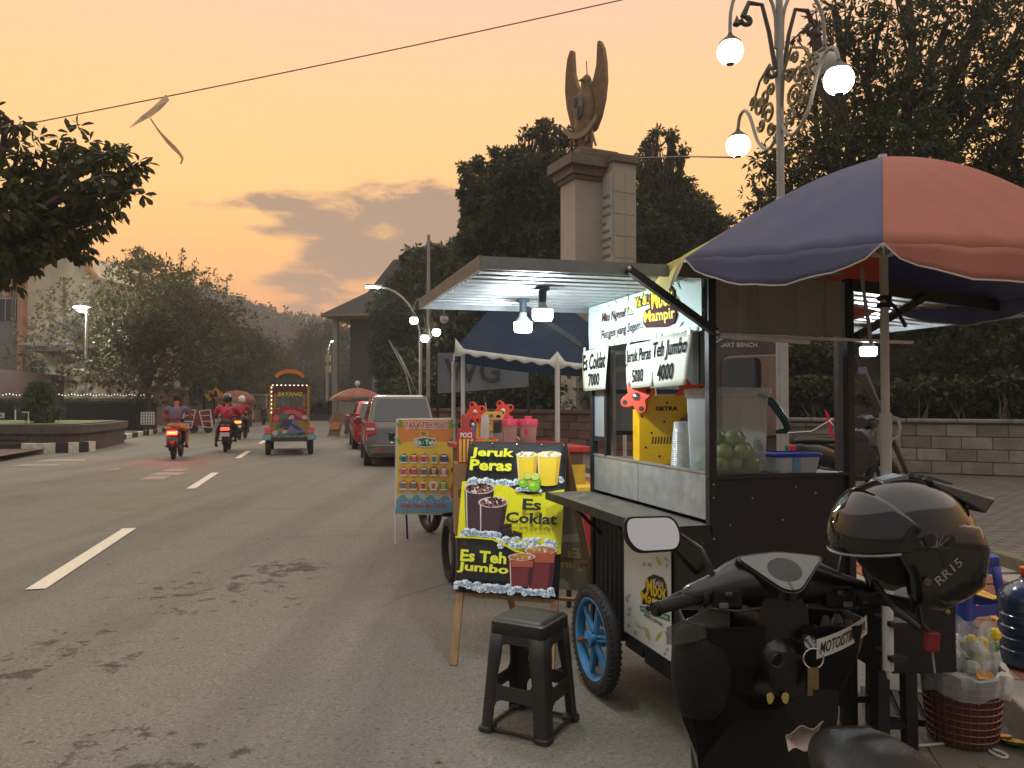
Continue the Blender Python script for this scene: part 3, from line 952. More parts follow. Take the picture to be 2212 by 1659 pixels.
for(px,y,w_,h_,lab,sd)in[(1010,27,2.6,2.6,'dark clipped hedge behind the tea stall tent pole',51),(1150,24,2.6,2.4,'dark hedge behind the orange wheeled cup sealing press',52),(1400,22,3,2.8,'dark hedge glimpsed through the black cart',53),(1640,19,3,2.8,'dark hedge behind the smart bench kiosk',54),(1880,18.5,3,2.7,'dark hedge behind the bare stemmed shrubs near the white parasol pole',55),(2100,17.5,3,2.7,'dark hedge behind the bare stemmed shrubs farthest from the cart',56),(2330,16.5,3,2.7,'dark hedge past the end of the block wall',57)]:
 p=P(px,868,y);p.z=.2
 t=thing('park_hedge',lab,'hedge',p,0,'dark hedges along the park edge')
 cl=[((p.x+dx,p.y,p.z+z),(w_*.38,.7,h_*.3),150)for dx in(-w_*.45,0,w_*.45)for z in(h_*.2,h_*.5,h_*.8)]
 V,F_,tips=leaf_cloud(cl,.2,.09,6,.3,.9,.3,False,sd)
 npmesh('foliage',V,F_,LF_DARK,t,kind='stuff',world=True)
 b=MB()
 for dx in(-.8,-.3,.3,.8):b.tube([(p.x+dx,p.y,p.z-.2),(p.x+dx*1.1,p.y,p.z+h_*.7)],[.05,.02],5)
 b.build('stems',M_BARK,t,world=True,kind='stuff')
cl=[]
g=np.random.default_rng(8)
for i in range(230):
 f=g.random()
 p=P(880+1500*f,868,30-8*f+g.uniform(-1.5,2.5))
 cl.append(((p.x,p.y,g.uniform(.4,5.2-1.6*f)),(1.0,.8,.9),46))
V,F_,tips=leaf_cloud(cl,.34,.15,5,.3,.9,.3,False,18)
npmesh('park_thicket',V,F_,LF_DARK,None,kind='stuff')['label']='dark undergrowth that fills the park behind the walls'
p=P(86,917,24.6)
t=thing('tiered_conifer','small clipped conifer with drooping tiers standing on the stone planter','conifer',p)
b=MB();b.tube([(p.x,p.y,p.z-.1),(p.x,p.y,p.z+1.2)],[.08,.03],6);b.build('trunk',M_BARK,t,world=True)
cl=[]
for k,(r_,z)in enumerate([(.62,.35),(.66,.6),(.55,.85),(.42,1.1),(.26,1.3)]):
 for q in range(7):
  a=q*.9+k
  cl.append(((p.x+math.cos(a)*r_*.65,p.y+math.sin(a)*r_*.65,p.z+z-.05),(r_*.36,r_*.36,.1),26))
V,F_,tips=leaf_cloud(cl,.13,.035,6,.35,.7,.3,False,9)
npmesh('foliage',V,F_,leafmat('conifer_leaf',C(66,80,60),C(104,116,88),scale=2),t,kind='stuff',world=True)
b=MB();b.lathe([(.0,0),(.38,0),(.42,.28),(.36,.28),(.0,.25)],14,Matrix.Translation((p.x,p.y,p.z-.08)));b.build('pot',M_STONE,t,world=True,smooth=True)
hv,hf=[],[]
g=np.random.default_rng(3)
cl=[]
for i in range(1500):
 x,y=g.uniform(-330,30),g.uniform(215,345)
 z=hill_h(x,y)
 if z<1:continue
 s=g.uniform(2.2,4.6)
 cl.append(((x,y,z+s*.5),(s,s,s*.9),16))
V,F_,tips=leaf_cloud(cl,1.9,1.2,4,.2,1.0,.4,False,12)
npmesh('hill_forest',V,F_,M_HILL,None,kind='stuff')['label']='forest covering the far hill'
for(px,h,lab)in[(452,8,'thin lattice mast on the hill crest, the shorter of the two'),(490,13,'thin lattice mast on the hill crest, the taller of the two')]:
 p=P(px,640,325);p.z=hill_h(p.x,325)-1
 t=thing('radio_mast',lab,'mast',p)
 b=MB();b.bar(p,p+Vector((0,0,h)),.5);b.build('lattice',M_IRON,t,world=True)
# ====== THE DRINKS CART
M_BLACKM=mk('black_sheet',C(21,23,27),rough=.5,var=.55,scale=5,bump=.08,bscale=9,stretch=(1,1,.35))
M_BLACKF=mk('black_frame',C(19,20,22),rough=.45,var=.3,scale=10)
M_ZINC=mk('zinc_sheet',C(172,176,178),rough=.38,metal=.55,var=.16,scale=14,bump=.08,bscale=30)
M_GALV=mk('galvanised',C(158,162,162),rough=.42,metal=.6,var=.2,scale=10,stretch=(1,6,1))
M_ALU=mk('aluminium_angle',C(176,178,178),rough=.35,metal=.7,var=.15)
M_GREYW=mk('grey_corrugated',C(150,150,148),rough=.5,metal=.25,var=.14,scale=6)
M_SCREW=mk('screw',C(190,190,186),rough=.3,metal=.9)
M_WOODP=mk('raw_wood',C(166,132,92),rough=.75,var=.25,scale=6,stretch=(8,8,1),bump=.2)
M_WOODW=mk('weathered_wood',C(150,118,82),rough=.8,var=.3,scale=5,stretch=(8,8,1),bump=.25)
CA=R(16.9)
cart=thing('drinks_cart','black sheet metal drinks cart with zinc splash panel and fold out awnings','cart',(.835,3.23,0),CA)
CM=rootmat(cart)
CL,CD=1.25,.70
def cart_w(x,y,z):return CM@Vector((x,y,z))
b=MB();b.box(.002,.012,.02,.86,.27,.985);b.build('front_panel',M_BLACKM,cart)
b=MB()
pts=[]
for i in range(41):
 y=.86+.39*i/40
 pts.append((.004-.010*(1 if(i//3)%2 else 0),y))
b.grid(lambda a,c:Vector((pts[int(round(a*40))][0],pts[int(round(a*40))][1],.25+.735*c)),40,1)
b.build('ribbed_panel',M_BLACKM,cart,solid=.003)
b=MB();b.box(.018,CD-.018,.002,.012,.16,1.172);b.build('end_panel',M_BLACKM,cart)
b=MB();b.box(CD-.012,CD-.002,.02,CL-.02,.27,1.172);b.build('rear_panel',M_BLACKM,cart)
b=MB();b.box(.018,CD-.018,CL-.012,CL-.002,.25,1.172);b.build('end_panel',M_BLACKM,cart)
b=MB();b.box(.013,CD-.013,.013,CL-.013,.25,.268);b.build('floor_board',M_BLACKM,cart)
b=MB();b.box(.0,.03,.05,.34,.2,.27);b.box(.0,.03,.36,.62,.215,.27);b.box(.0,.03,.64,.84,.23,.27);b.build('skirt',M_BLACKF,cart,kind='stuff')
b=MB();b.box(.02,CD-.02,.015,CL-.015,1.165,1.185);b.build('deck',mk('deck_board',C(120,118,112),rough=.5,var=.2),cart)
b=MB();b.box(-.02,CD+.02,-.014,.002,1.172,1.19);b.build('edge_strip',M_BLACKF,cart,bevel=.003)
for(y0,y1)in((.005,.672),(.678,1.245)):
 q=MB();q.box(-.006,.001,y0,y1,1.0,1.196);q.build('splash_panel',M_ZINC,cart,bevel=.002)
q=MB();q.box(-.012,.004,0,1.25,1.196,1.206);q.build('splash_lip',M_ALU,cart)
q=MB()
q.hexa([(-.27,-.01,.955),(-.004,-.01,.955),(-.004,1.30,.955),(-.27,1.30,.955)],[(-.27,-.01,.985),(-.004,-.01,.985),(-.004,1.30,.985),(-.27,1.30,.985)])
q.build('serving_shelf',mk('shelf_top',C(96,92,82),rough=.42,var=.4,scale=9,metal=.1,bump=.08),cart,bevel=.004)
q=MB();q.box(-.278,-.270,-.014,1.304,.945,.988);q.box(-.27,-.004,-.018,-.0105,.945,.988);q.build('shelf_edge',M_BLACKF,cart)
for y in(.12,.62,1.14):
 q=MB();q.bar((-.2,y,.953),(-.004,y,.76),.018);q.build('shelf_bracket',M_BLACKF,cart)
for(x,y,z0,z1,w_)in[(.0,.0,.0,2.05,.036),(CD,.0,0,2.05,.036),(0,CL,0,2.05,.036),(CD,CL,0,2.05,.036),(.0,1.06,1.2,1.80,.03)]:
 q=MB();q.box(x-w_/2,x+w_/2,y-w_/2,y+w_/2,z0,z1);q.build('post',M_BLACKF,cart,bevel=.003)
for(p,q_)in[((.0,1.075,1.29),(.0,1.232,1.29)),((.0,1.075,1.58),(.0,1.232,1.58)),((.018,CL,1.32),(CD-.018,CL,1.32)),((.018,CL,1.56),(CD-.018,CL,1.56)),((.3,CL+.001,1.2),(.3,CL+.001,2.0))]:
 q=MB();q.bar(p,q_,.024);q.build('rail',M_BLACKF,cart)
M_CLOUDY=milky('cloudy_pane',C(150,156,156),.7,.3)
q=MB();q.box(.02,.29,CL-.004,CL+.004,1.33,1.548);q.box(.31,CD-.02,CL-.004,CL+.004,1.33,1.548);q.build('pane',M_CLOUDY,cart)
q=MB();q.box(.02,.29,CL-.004,CL+.004,1.575,1.98);q.box(.31,CD-.02,CL-.004,CL+.004,1.575,1.98);q.build('pane',M_CLOUDY,cart)
q=MB();q.box(-.003,.003,1.08,1.23,1.305,1.565);q.build('pane',M_CLOUDY,cart)
q=MB();q.box(.05,.07,1.10,1.22,1.19,1.78);q.build('inner_panel',M_ZINC,cart)
q=MB()
for z in(.30,.42,.55,.68,.80,.93,1.10,1.155):q.ball((.0,-.019,z),.004,nu=6,nv=4)
for(x,z)in[(.09,.98),(.2,1.09),(.35,.99),(.52,1.1),(.64,.99),(.6,.7),(.3,.65),(.1,.6),(.42,1.13)]:q.ball((x,.001,z),.004,nu=6,nv=4)
for(y,z)in[(.4,.93),(.8,.93),(.3,.33),(.3,.87),(.3,.6),(.06,.9)]:q.ball((.0,y,z),.004,nu=6,nv=4)
q.build('screws',M_SCREW,cart,kind='stuff')
def corrug(x0,x1,z0,z1,y0=-.02,y1=1.275,n=12,amp=.013):
 ys=[]
 for i in range(n):
  a=y0+(y1-y0)*i/n;d=(y1-y0)/n
  ys+=[(a,0),(a+d*.52,0),(a+d*.6,amp),(a+d*.9,amp),(a+d*.98,0)]
 ys.append((y1,0))
 m=MB()
 nx=6
 vs=[Vector((x0+(x1-x0)*k/nx,y,z0+(z1-z0)*k/nx+h))for(y,h)in ys for k in range(nx+1)]
 fs=[(j*(nx+1)+k,j*(nx+1)+k+1,(j+1)*(nx+1)+k+1,(j+1)*(nx+1)+k)for j in range(len(ys)-1)for k in range(nx)]
 m.add(vs,fs)
 return m
corrug(-1.0,.0,2.035,2.045).build('front_awning',M_GALV,cart,solid=.002)
corrug(.0,CD,2.075,2.075,y0=.002,y1=1.25).build('roof',M_GALV,cart,solid=.002)
corrug(CD+.01,CD+1.12,2.02,1.945).build('rear_awning',M_GALV,cart,solid=.002)
for(p,q_,w_,h_)in[((-1.0,-.026,2.03),(.0,-.026,2.04),.006,.05),((-1.0,1.282,2.03),(.0,1.282,2.04),.006,.05),((CD,-.026,2.02),(CD+1.12,-.026,1.94),.006,.055),((CD,1.282,2.02),(CD+1.12,1.282,1.94),.006,.055)]:
 q=MB();q.bar(p,q_,w_,h_);q.build('awning_frame',mk('painted_angle',C(120,124,124),rough=.45,metal=.3,var=.2)if p[0]<0 else M_BLACKF,cart)
q=MB();q.bar((-1.006,-.03,2.03),(-1.006,1.286,2.03),.012,.055);q.build('awning_frame',mk('grey_wood',C(128,116,104),rough=.8,var=.35,scale=7,stretch=(8,1,8),bump=.3),cart)
q=MB();q.bar((CD+1.126,-.03,1.945),(CD+1.126,1.286,1.945),.012,.04);q.build('awning_frame',M_ALU,cart)
q=MB()
for i in range(18):
 q.ball((-.995,.04+i*.07,2.005),.006,nu=6,nv=4)
q.build('rivets',M_SCREW,cart,kind='stuff')
for y in(-.035,):
 q=MB();q.bar((-.40,y-.005,2.035),(.0,y-.005,1.79),.03,.03);q.build('strut',M_BLACKF,cart)
 q=MB();q.bar((CD+.40,y-.005,1.985),(CD+.01,y-.005,1.79),.03,.03);q.build('strut',M_BLACKF,cart)
q=MB();q.bar((CD+.40,CL+.04,1.985),(CD+.01,CL+.04,1.79),.03,.03);q.build('strut',M_BLACKF,cart)
q=MB();q.bar((-.40,CL+.04,2.03),(.0,CL+.04,1.79),.03,.03);q.build('strut',M_BLACKF,cart)
for(x,y)in((-.40,-.046),(.0,-.046)):
 q=MB();q.ball((x,y-.012,2.033 if x<0 else 1.79),.009,.005,.009,8,6);q.build('bolt',M_SCREW,cart)
q=MB()
prof=[(0,0),(.12,0),(.13,-.014),(.16,-.014),(.17,0),(.22,.0),(.223,-.006),(.228,-.006),(.231,0),(.42,0),(.43,-.014),(.46,-.014),(.47,0),(.56,0),(.563,-.006),(.569,-.006),(.572,0),(.69,0)]
q.add([Vector((.01+a,-.004+d,z))for z in(1.79,2.035)for a,d in prof],[(i,i+1,len(prof)+i+1,len(prof)+i)for i in range(len(prof)-1)])
q.build('end_fascia',M_GREYW,cart,solid=.002)
q=MB();q.bar((.02,-.03,1.782),(1.02,-.03,1.770),.03,.012);q.build('lath',M_ALU,cart)
q=MB();q.bar((.02,-.034,1.775),(.46,-.04,1.757),.02,.016);q.build('lath',mk('white_plastic_strip',C(206,206,200),rough=.5),cart)
q=MB()
q.tube([(.78,.2,1.95),(.78,.2,1.88),(.80,.2,1.85),(.83,.2,1.87),(.83,.2,1.9)],.006,6)
q.build('hook',M_IRON,cart)
q=MB();q.box(-.06,.16,-.06,.04,.001,.035);q.build('packing_block',M_WOODP,cart,bevel=.004)
M_TYRE=mk('tyre_rubber',C(38,37,36),rough=.75,var=.3,scale=20,bump=.3,bscale=50)
M_RIMB=mk('blue_rim',C(66,132,178),rough=.45,metal=.2,var=.25,scale=9)
M_RUST=mk('rust',C(120,74,48),rough=.85,var=.4,scale=20)
def cart_wheel(x,y,r=.275):
 Rm=Matrix.Translation((x,y,r))@Matrix.Rotation(R(90),4,'Y')
 prof=[]
 n=14
 for i in range(n+1):
  a=-math.pi*.78+2*math.pi*.78*i/n
  prof.append((r-.042+.042*math.cos(a),.034*math.sin(a)))
 q=MB(Rm);q.lathe(prof,44)
 wh=q.build('wheel',M_TYRE,cart,smooth=True)
 q=MB(Rm)
 for k in range(52):
  a=2*math.pi*k/52
  for sgn in(-1,1):
   Rz=Matrix.Rotation(a+sgn*.02,4,'Z')
   q.add([Rz@Vector(v)for v in[(r-.007,-.004,sgn*.008),(r-.007,.006,sgn*.008),(r-.02,.022,sgn*.031),(r-.02,.012,sgn*.031),(r-.0005,-.004,sgn*.008),(r-.0005,.006,sgn*.008),(r-.013,.022,sgn*.031),(r-.012,.012,sgn*.031)]],[(0,1,2,3),(7,6,5,4),(0,4,5,1),(1,5,6,2),(2,6,7,3),(3,7,4,0)])
 q.build('tread',M_TYRE,wh,kind='stuff')
 q=MB(Rm);q.lathe([(r-.062,-.026),(r-.07,-.03),(r-.082,-.022),(r-.086,0),(r-.082,.022),(r-.07,.03),(r-.062,.026),(r-.062,-.026)],40)
 q.build('rim',M_RIMB,wh,smooth=True)
 q=MB(Rm)
 for k in range(6):
  a=2*math.pi*k/6+.25
  p0,p1=Vector((.03*math.cos(a),.03*math.sin(a),0)),Vector(((r-.082)*math.cos(a),(r-.082)*math.sin(a),0))
  o2=Vector((-math.sin(a),math.cos(a),0))*.012
  q.bar(p0+o2,p1+o2*.5,.012,.022);q.bar(p0-o2,p1-o2*.5,.012,.022)
 q.build('spokes',M_RIMB,wh,kind='stuff')
 q=MB(Rm);q.lathe([(0,-.075),(.016,-.075),(.016,-.05),(.045,-.045),(.045,-.035),(.024,-.03),(.024,.03),(.045,.035),(.045,.045),(0,.045)],14)
 q.build('hub',M_RIMB,wh,smooth=True)
 q=MB(Rm);q.lathe([(0,-.10),(.012,-.10),(.012,-.075),(.022,-.075),(.022,-.06),(0,-.06)],6)
 q.build('axle_nut',M_RUST,wh)
cart_wheel(-.16,.86)
cart_wheel(CD+.16,.86)
q=MB();q.bar((-.10,.86,.275),(CD+.1,.86,.275),.04);q.build('axle',M_BLACKF,cart)
PW=flat('print_white',C(226,232,226),rough=.35)
PMINT=flat('print_mint',C(176,196,190),rough=.35)
PPAPER=mk('paper',C(192,194,174),rough=.6,var=.05,scale=6,bump=.08,bscale=6)
PYEL=flat('print_yellow',C(236,206,28),rough=.4)
PBRN=flat('print_brown',C(66,38,40),rough=.8,spec=.15)
PGRN=flat('print_green',C(44,128,84),rough=.4)
PGREY=flat('print_grey',C(172,178,172),rough=.4)
POLV=flat('print_olive',C(188,190,110),rough=.4)
PDK=flat('print_charcoal',C(34,36,38),rough=.35)
LX,LY=Vector((0,1,0)),Vector((1,0,0))
ban=thing('shop_banner','pale mint shop banner with yellow brown-edged lettering stretched across the top of the cart','banner',cart_w(-.03,0,1.80),CA)
b=MB()
def ban_pt(a,c):return Vector((-.004+.003*math.sin(a*17)*math.sin(c*3.1),.01+1.225*a,.24*c))
b.grid(ban_pt,24,4);b.build('sheet',PMINT,ban,solid=.003)
FB=(Vector((-.008,1.235,0)),Vector((0,-1,0)),VZ,Vector((-1,0,0)))
pr=Print([(310,650),(1078,515),(1088,165),(315,383)],FB,1.225,.24,ban,.0006)
def leafy(cx,cy_,s,a):
 pts=[]
 for i in range(9):
  f=i/8;pts.append((f*s-s/2,math.sin(f*math.pi)*s*.16))
 pts+=[(x,-y*.9)for x,y in reversed(pts[1:-1])]
 c_,s_=math.cos(a),math.sin(a)
 return[(cx+x*c_-y*s_,cy_+x*s_+y*c_)for x,y in pts]
rb=random.Random(4)
dood=[leafy(x,y,rb.uniform(30,62),rb.uniform(0,6.28))for x,y in[(455,370),(505,345),(545,335),(585,330),(420,440),(470,430),(640,580),(780,540),(690,300),(935,240),(925,320),(940,480),(600,395),(520,590),(480,602),(380,150),(1070,190),(1060,480),(740,270)]]
pr.polys(dood[::2],POLV,'leaf_print');pr.polys(dood[1::2],PGREY,'doodle_print')
dots=[ell(rb.uniform(330,1070),0,3,3,6)for _ in range(1)]
pts=[]
for _ in range(46):
 x=rb.uniform(340,1065);f=(x-315)/770
 y=rb.uniform(383-200*f+25,650-128*f-25);pts.append(ell(x,y,3.4,3.4,6))
pr.polys(pts,PGREY,'dot_print')
pr.text('Mau Ngemil ?.....',(408,492),(630,440),(410,420),PBRN,bold=.018,shear=.25)
pr.text('Pengen yang Seger?...',(403,600),(697,522),(403,530),PBRN,bold=.018,shear=.25)
def outlined(txt,bl,br,tl,b1=.10,b2=.02,c1=PBRN,c2=PYEL,shear=0.0,prn=None):
 g=prn or pr
 V0,_=text_geo(txt,0,shear)
 g.text(txt,bl,br,tl,c1,bold=b1,shear=shear,name='lettering_outline')
 g.text(txt,bl,br,tl,c2,bold=b2,shear=shear)
outlined('Ya di..',(650,378),(742,352),(648,322),shear=.25)
pr.poly([(745,300),(760,275),(810,262),(815,235),(880,228),(912,270),(922,330),(912,370),(925,430),(905,475),(850,500),(720,505),(700,480),(705,400),(750,380)],PBRN,'logo_backing')
pr.text('Mbok',(762,388),(906,355),(760,272),PYEL,bold=.02)
pr.text('Mampir',(712,492),(918,462),(708,402),PYEL,bold=.02)
pr.text('Kedai',(815,287),(868,278),(815,252),PYEL,bold=.01)
q=MB()
for a in np.linspace(.02,.98,12):
 for c in(.04,.96):q.ball((-.006,.01+1.225*a,.24*c),.005,nu=6,nv=4)
q.build('eyelets',M_SCREW,ban,kind='stuff')
INKP=flat('price_ink',C(30,31,33),rough=.95,spec=.1)
def paper(y0,y1,z0,z1,lines,lab,tilt=0.0,x=-.05):
 t=thing('price_paper',lab,'price sign',cart_w(x,0,0),CA,'price papers under the shop banner')
 b=MB()
 b.grid(lambda a,c:Vector((-.006*math.sin(c*2.6+a*1.5)-.008*(1-c)*a,y1+(y0-y1)*a+tilt*(1-c),z0+(z1-z0)*c+.008*a)),10,8)
 b.build('sheet',PPAPER,t,solid=.0008,smooth=True)
 w_,h_=y1-y0,z1-z0
 for(s,xa,xb,za,zb)in lines:
  V,Fs=text_geo(s,.022)
  lo,hi=V.min(0),V.max(0)
  m=MB();vs=[]
  for vx,vy in V:
   a=xa+(xb-xa)*(vx-lo[0])/(hi[0]-lo[0]);c=za+(zb-za)*(vy-lo[1])/(hi[1]-lo[1])
   vs.append(Vector((-.006*math.sin(c*2.6+a*1.5)-.008*(1-c)*a-.0042,y1+(y0-y1)*a+tilt*(1-c),z0+h_*c+.008*a)))
  m.add(vs,Fs);m.build('lettering',INKP,t)
 q=MB();q.box(-.004,.0,y0+.01,y0+.035,z1-.012,z1+.022);q.box(-.004,.0,y1-.035,y1-.01,z1-.012,z1+.022);q.build('tape',milky('tape',C(210,210,200),.5),t)
paper(.93,1.27,1.56,1.79,[('Es Coklat',.05,.95,.50,.90),('7000',.28,.76,.10,.42)],'price paper reading Es Coklat 7000 at the far end of the cart',x=-.056)
paper(.40,.70,1.565,1.785,[('Jeruk Peras',.03,.90,.50,.88),('5000',.26,.68,.12,.42)],'price paper reading Jeruk Peras 5000 in the middle of the cart',x=-.052)
paper(.05,.405,1.565,1.80,[('Teh Jumbo',.05,.92,.50,.90),('4000',.22,.66,.12,.45)],'price paper reading Teh Jumbo 4000 by the near corner post',tilt=.03,x=-.057)
low=thing('shop_sign','white vinyl shop sign with green ribbon low on the front of the cart','sign',cart_w(-.006,.333,.31),CA)
b=MB();b.box(-.004,0,0,.50,0,.52);b.build('sheet',PW,low,bevel=.001)
FL=(Vector((-.0042,.50,0)),Vector((0,-1,0)),VZ,Vector((-1,0,0)))
pr=Print([(437,930),(738,1138),(748,430),(447,312)],FL,.50,.52,low,.0005)
rb=random.Random(9)
dl_=[leafy(x,y,s,a)for x,y,s,a in[(530,905,60,.9),(590,960,90,1.3),(660,975,80,2.2),(670,510,80,1.1),(575,925,50,.4)]]
pr.polys(dl_,POLV,'leaf_print')
pr.polys([ell(x,y,12,13,10)for x,y in[(470,900),(510,945),(475,800),(470,830),(715,1060),(700,1085),(690,855),(705,650),(610,530),(575,525)]],PGREY,'doodle_print')
pr.polys([ell(rb.uniform(455,730),rb.uniform(480,900),2.5,2.5,6)for _ in range(40)],PGREY,'dot_print')
pr.polys([leafy(x,y,44,a)for x,y,a in[(720,500,.8),(725,540,1.9),(460,740,1.2),(712,960,1.0),(468,720,2.4)]],PGREY,'doodle_print')
pr.poly([(590,610),(640,590),(700,615),(722,690),(725,760),(700,800),(560,770),(550,700),(580,670)],PDK,'logo_backing')
pr.text('Mbok',(592,712),(718,752),(592,612),PYEL,bold=.02)
pr.text('Mampir',(556,772),(736,835),(556,690),PYEL,bold=.02)
pr.text('Kedai',(640,655),(690,672),(640,615),PW,bold=.01)
pr.poly([(546,775),(735,845),(735,885),(550,812)],PGRN,'ribbon_print')
pr.text('FOOD & DRINK',(556,806),(730,874),(555,786),PW,bold=.01)
pr.poly(ell(582,838,8,10,14),PGRN,'phone_print')
pr.text('0852 3369 4364',(594,858),(694,918),(594,834),PDK,bold=.012)
# ====== LAMPS ON THE CART
M_SOCK=mk('socket',C(70,78,86),rough=.5)
M_BULB=glow('led_diffuser',(.86,.95,1.0,1),7)
M_BULBH=mk('bulb_housing',C(206,214,220),rough=.4)
BULB_W=18
def bulb(x,y,ztop,zbot,lab):
 t=thing('led_bulb',lab,'light bulb',(x,y,zbot),0,'LED bulbs over the cart')
 h=ztop-zbot
 b=MB();b.lathe([(0,h),(.034,h),(.034,h-.012),(.02,h-.016),(.018,h-.075),(.0,h-.075)],18);b.build('socket',M_SOCK,t,smooth=True)
 b=MB();b.lathe([(.019,h-.07),(.02,h-.085),(.045,h-.118),(.049,.056)],20);b.build('housing',M_BULBH,t,smooth=True)
 b=MB();b.lathe([(.049,.055),(.049,.016),(.042,.004),(.0,.0)],20);b.build('diffuser',M_BULB,t,smooth=True)
 ld=bpy.data.lights.new('bulb_light','POINT');ld.energy=BULB_W;ld.shadow_soft_size=.035;ld.color=(.82,.93,1.0)
 lo=bpy.data.objects.new('bulb_light',ld);col.objects.link(lo);lo.parent=t;lo.location=(0,0,-.045)
 return t
q_=P(1172,694,3.60);bulb(q_.x,q_.y,2.036,q_.z,'lit LED bulb under the front awning, the nearer of the pair')
q_=P(1130,719,4.02);bulb(q_.x,q_.y,2.036,q_.z,'lit LED bulb under the front awning, the farther of the pair')
q_=P(1876,770,4.6);bulb(q_.x,q_.y,1.945,q_.z+.0,'lit LED bulb under the rear awning near the white parasol pole')
# ====== ON THE COUNTER
DZ=1.186
M_PRESS=mk('press_yellow',C(236,184,12),rough=.38,var=.08,coat=.2)
M_ORANGE=mk('lever_orange',C(236,78,44),rough=.4,var=.08)
M_CHROME=mk('chrome',C(200,200,200),rough=.15,metal=1)
M_DKP=mk('dark_plastic',C(26,26,28),rough=.4)
def clover(M,r=.075,n=4,lobe=.026,core=.04,hole=True):
 """a flat hand wheel with round lobes, axis along local z of M"""
 pts=[]
 for i in range(96):
  a=2*math.pi*i/96
  k=.5+.5*math.cos(n*a)
  pts.append(((core+(r+lobe-core)*k**.85)*math.cos(a),(core+(r+lobe-core)*k**.85)*math.sin(a)))
 b=MB(M);b.prism(pts,(Vector((0,0,0)),VX,VY,VZ),-.012,.012)
 return b
def press(name,label,M,wd,ht,dp,brand,scale=1.0,vents=True,yellow=None):
 loc=M.translation
 t=thing(name,label,'cup sealer',loc,M.to_euler().z)
 yl=yellow or M_PRESS
 b=MB();b.box(-wd/2,wd/2,0,.006,.0,ht);b.build('front_plate',yl,t,bevel=.003)
 b=MB();b.box(-wd/2,-wd/2+.006,.008,dp,.0,ht*.8);b.build('side_plate',yl,t,bevel=.002)
 b=MB();b.box(wd/2-.006,wd/2,.008,dp,.0,ht*.8);b.build('side_plate',yl,t,bevel=.002)
 b=MB();b.box(-wd/2+.01,wd/2-.01,.01,dp,0,.02);b.build('base_plate',yl,t)
 b=MB();b.box(-wd/2+.02,wd/2-.02,.02,dp*.9,.02,ht*.7);b.build('inner_block',M_DKP,t)
 for sx in(-1,1):
  m4=Matrix.Translation((sx*(wd/2+.028),.05,ht*(.97 if sx<0 else .99)))@Matrix.Rotation(R(62*sx+90*(sx>0)-0),4,'Y')@Matrix.Rotation(R(20),4,'Z')
  m4=Matrix.Translation((sx*(wd/2-.005)-.02,-.03 if sx<0 else .02,ht*(.98 if sx<0 else 1.02)))@Vector((-.5 if sx<0 else -.25,-.86,.12)).to_track_quat('Z','Y').to_matrix().to_4x4()@Matrix.Rotation(R(25),4,'Z')
  w_=clover(m4,r=.058*scale,lobe=.03*scale,core=.05*scale).build('hand_wheel',M_ORANGE,t,bevel=.003)
  b=MB(m4);b.ball((0,0,.012),.021*scale,.021*scale,.012,12,6);b.build('hub',M_CHROME,w_,smooth=True)
  for k in range(4):
   a=math.pi/2*k
   b=MB(m4);b.lathe([(0,.0135),(.013*scale,.0135),(.013*scale,.0)],12,Matrix.Translation((.066*scale*math.cos(a),.066*scale*math.sin(a),0)));b.build('hole',M_DKP,w_)
  b=MB(m4);b.tube([(0,0,0),(0,0,-.10)],.012,8);b.build('spindle',M_CHROME,w_)
 b=MB();b.tube([(-wd*.12,.05,ht*.7),(-wd*.22,.05,ht*1.35)],.007,6);b.build('lever',M_CHROME,t)
 b=MB();b.tube([(-wd*.21,.05,ht*1.28),(-wd*.285,.05,ht*1.50)],.016,10);b.build('lever_grip',M_DKP,t)
 F_=(Vector((-wd/2,0,0)),VX,VZ,-VY)
 if vents:
  for k in range(11):
   b=MB();x=wd*(.22+.052*k);b.sheet([(x,ht*.30),(x+wd*.022,ht*.295),(x+wd*.045,ht*.40),(x+wd*.02,ht*.405)],F_,.0008);b.build('vent_slot',PDK,t)
 b=MB()
 for(x,z)in[(.5,.9),(.22,.46),(.62,.47),(.05,.70),(.12,.25),(.36,.12),(.64,.12),(.45,.62),(.9,.95)]:
  b.ball((-wd/2+wd*x,-.001,ht*z),.006*scale,.003,.006*scale,8,5)
 b.build('screws',M_DKP,t,kind='stuff')
 if brand:
  label_text(brand,F_,wd*.29,wd*.69,ht*.78,ht*.845,PBRN,t,off=.0012,bold=.05)
 return t
pm_=Matrix.Translation(cart_w(.13,.62,DZ))@Matrix.Rotation(R(2),4,'Z')
press('cup_sealer','yellow cup sealing press with orange four-lobed wheels on the black cart counter',pm_,.285,.345,.16,'GETRA')
c0=cart_w(.24,.52,DZ)
t=thing('dispenser','black bottle-like dispenser between the yellow press and the lime tub','dispenser',c0,CA)
b=MB();b.box(-.06,.06,-.04,.06,0,.03);b.build('base',M_DKP,t,bevel=.008)
b=MB();b.box(-.03,.05,.0,.06,.03,.26);b.build('column',M_DKP,t,bevel=.012)
b=MB();b.hexa([(-.08,-.05,.17),(.05,-.05,.17),(.05,.06,.17),(-.08,.06,.17)],[(-.075,-.04,.235),(.05,-.04,.25),(.05,.06,.25),(-.06,.06,.235)]);b.build('head',M_DKP,t,bevel=.01)
for z in(.1,.2,.25):
 b=MB();b.ball((.03,-.05,z),.018,.012,.018,10,6);b.build('knob',M_CHROME,t,smooth=True)
M_CUP=milky('clear_cup',C(214,220,222),.42,.2)
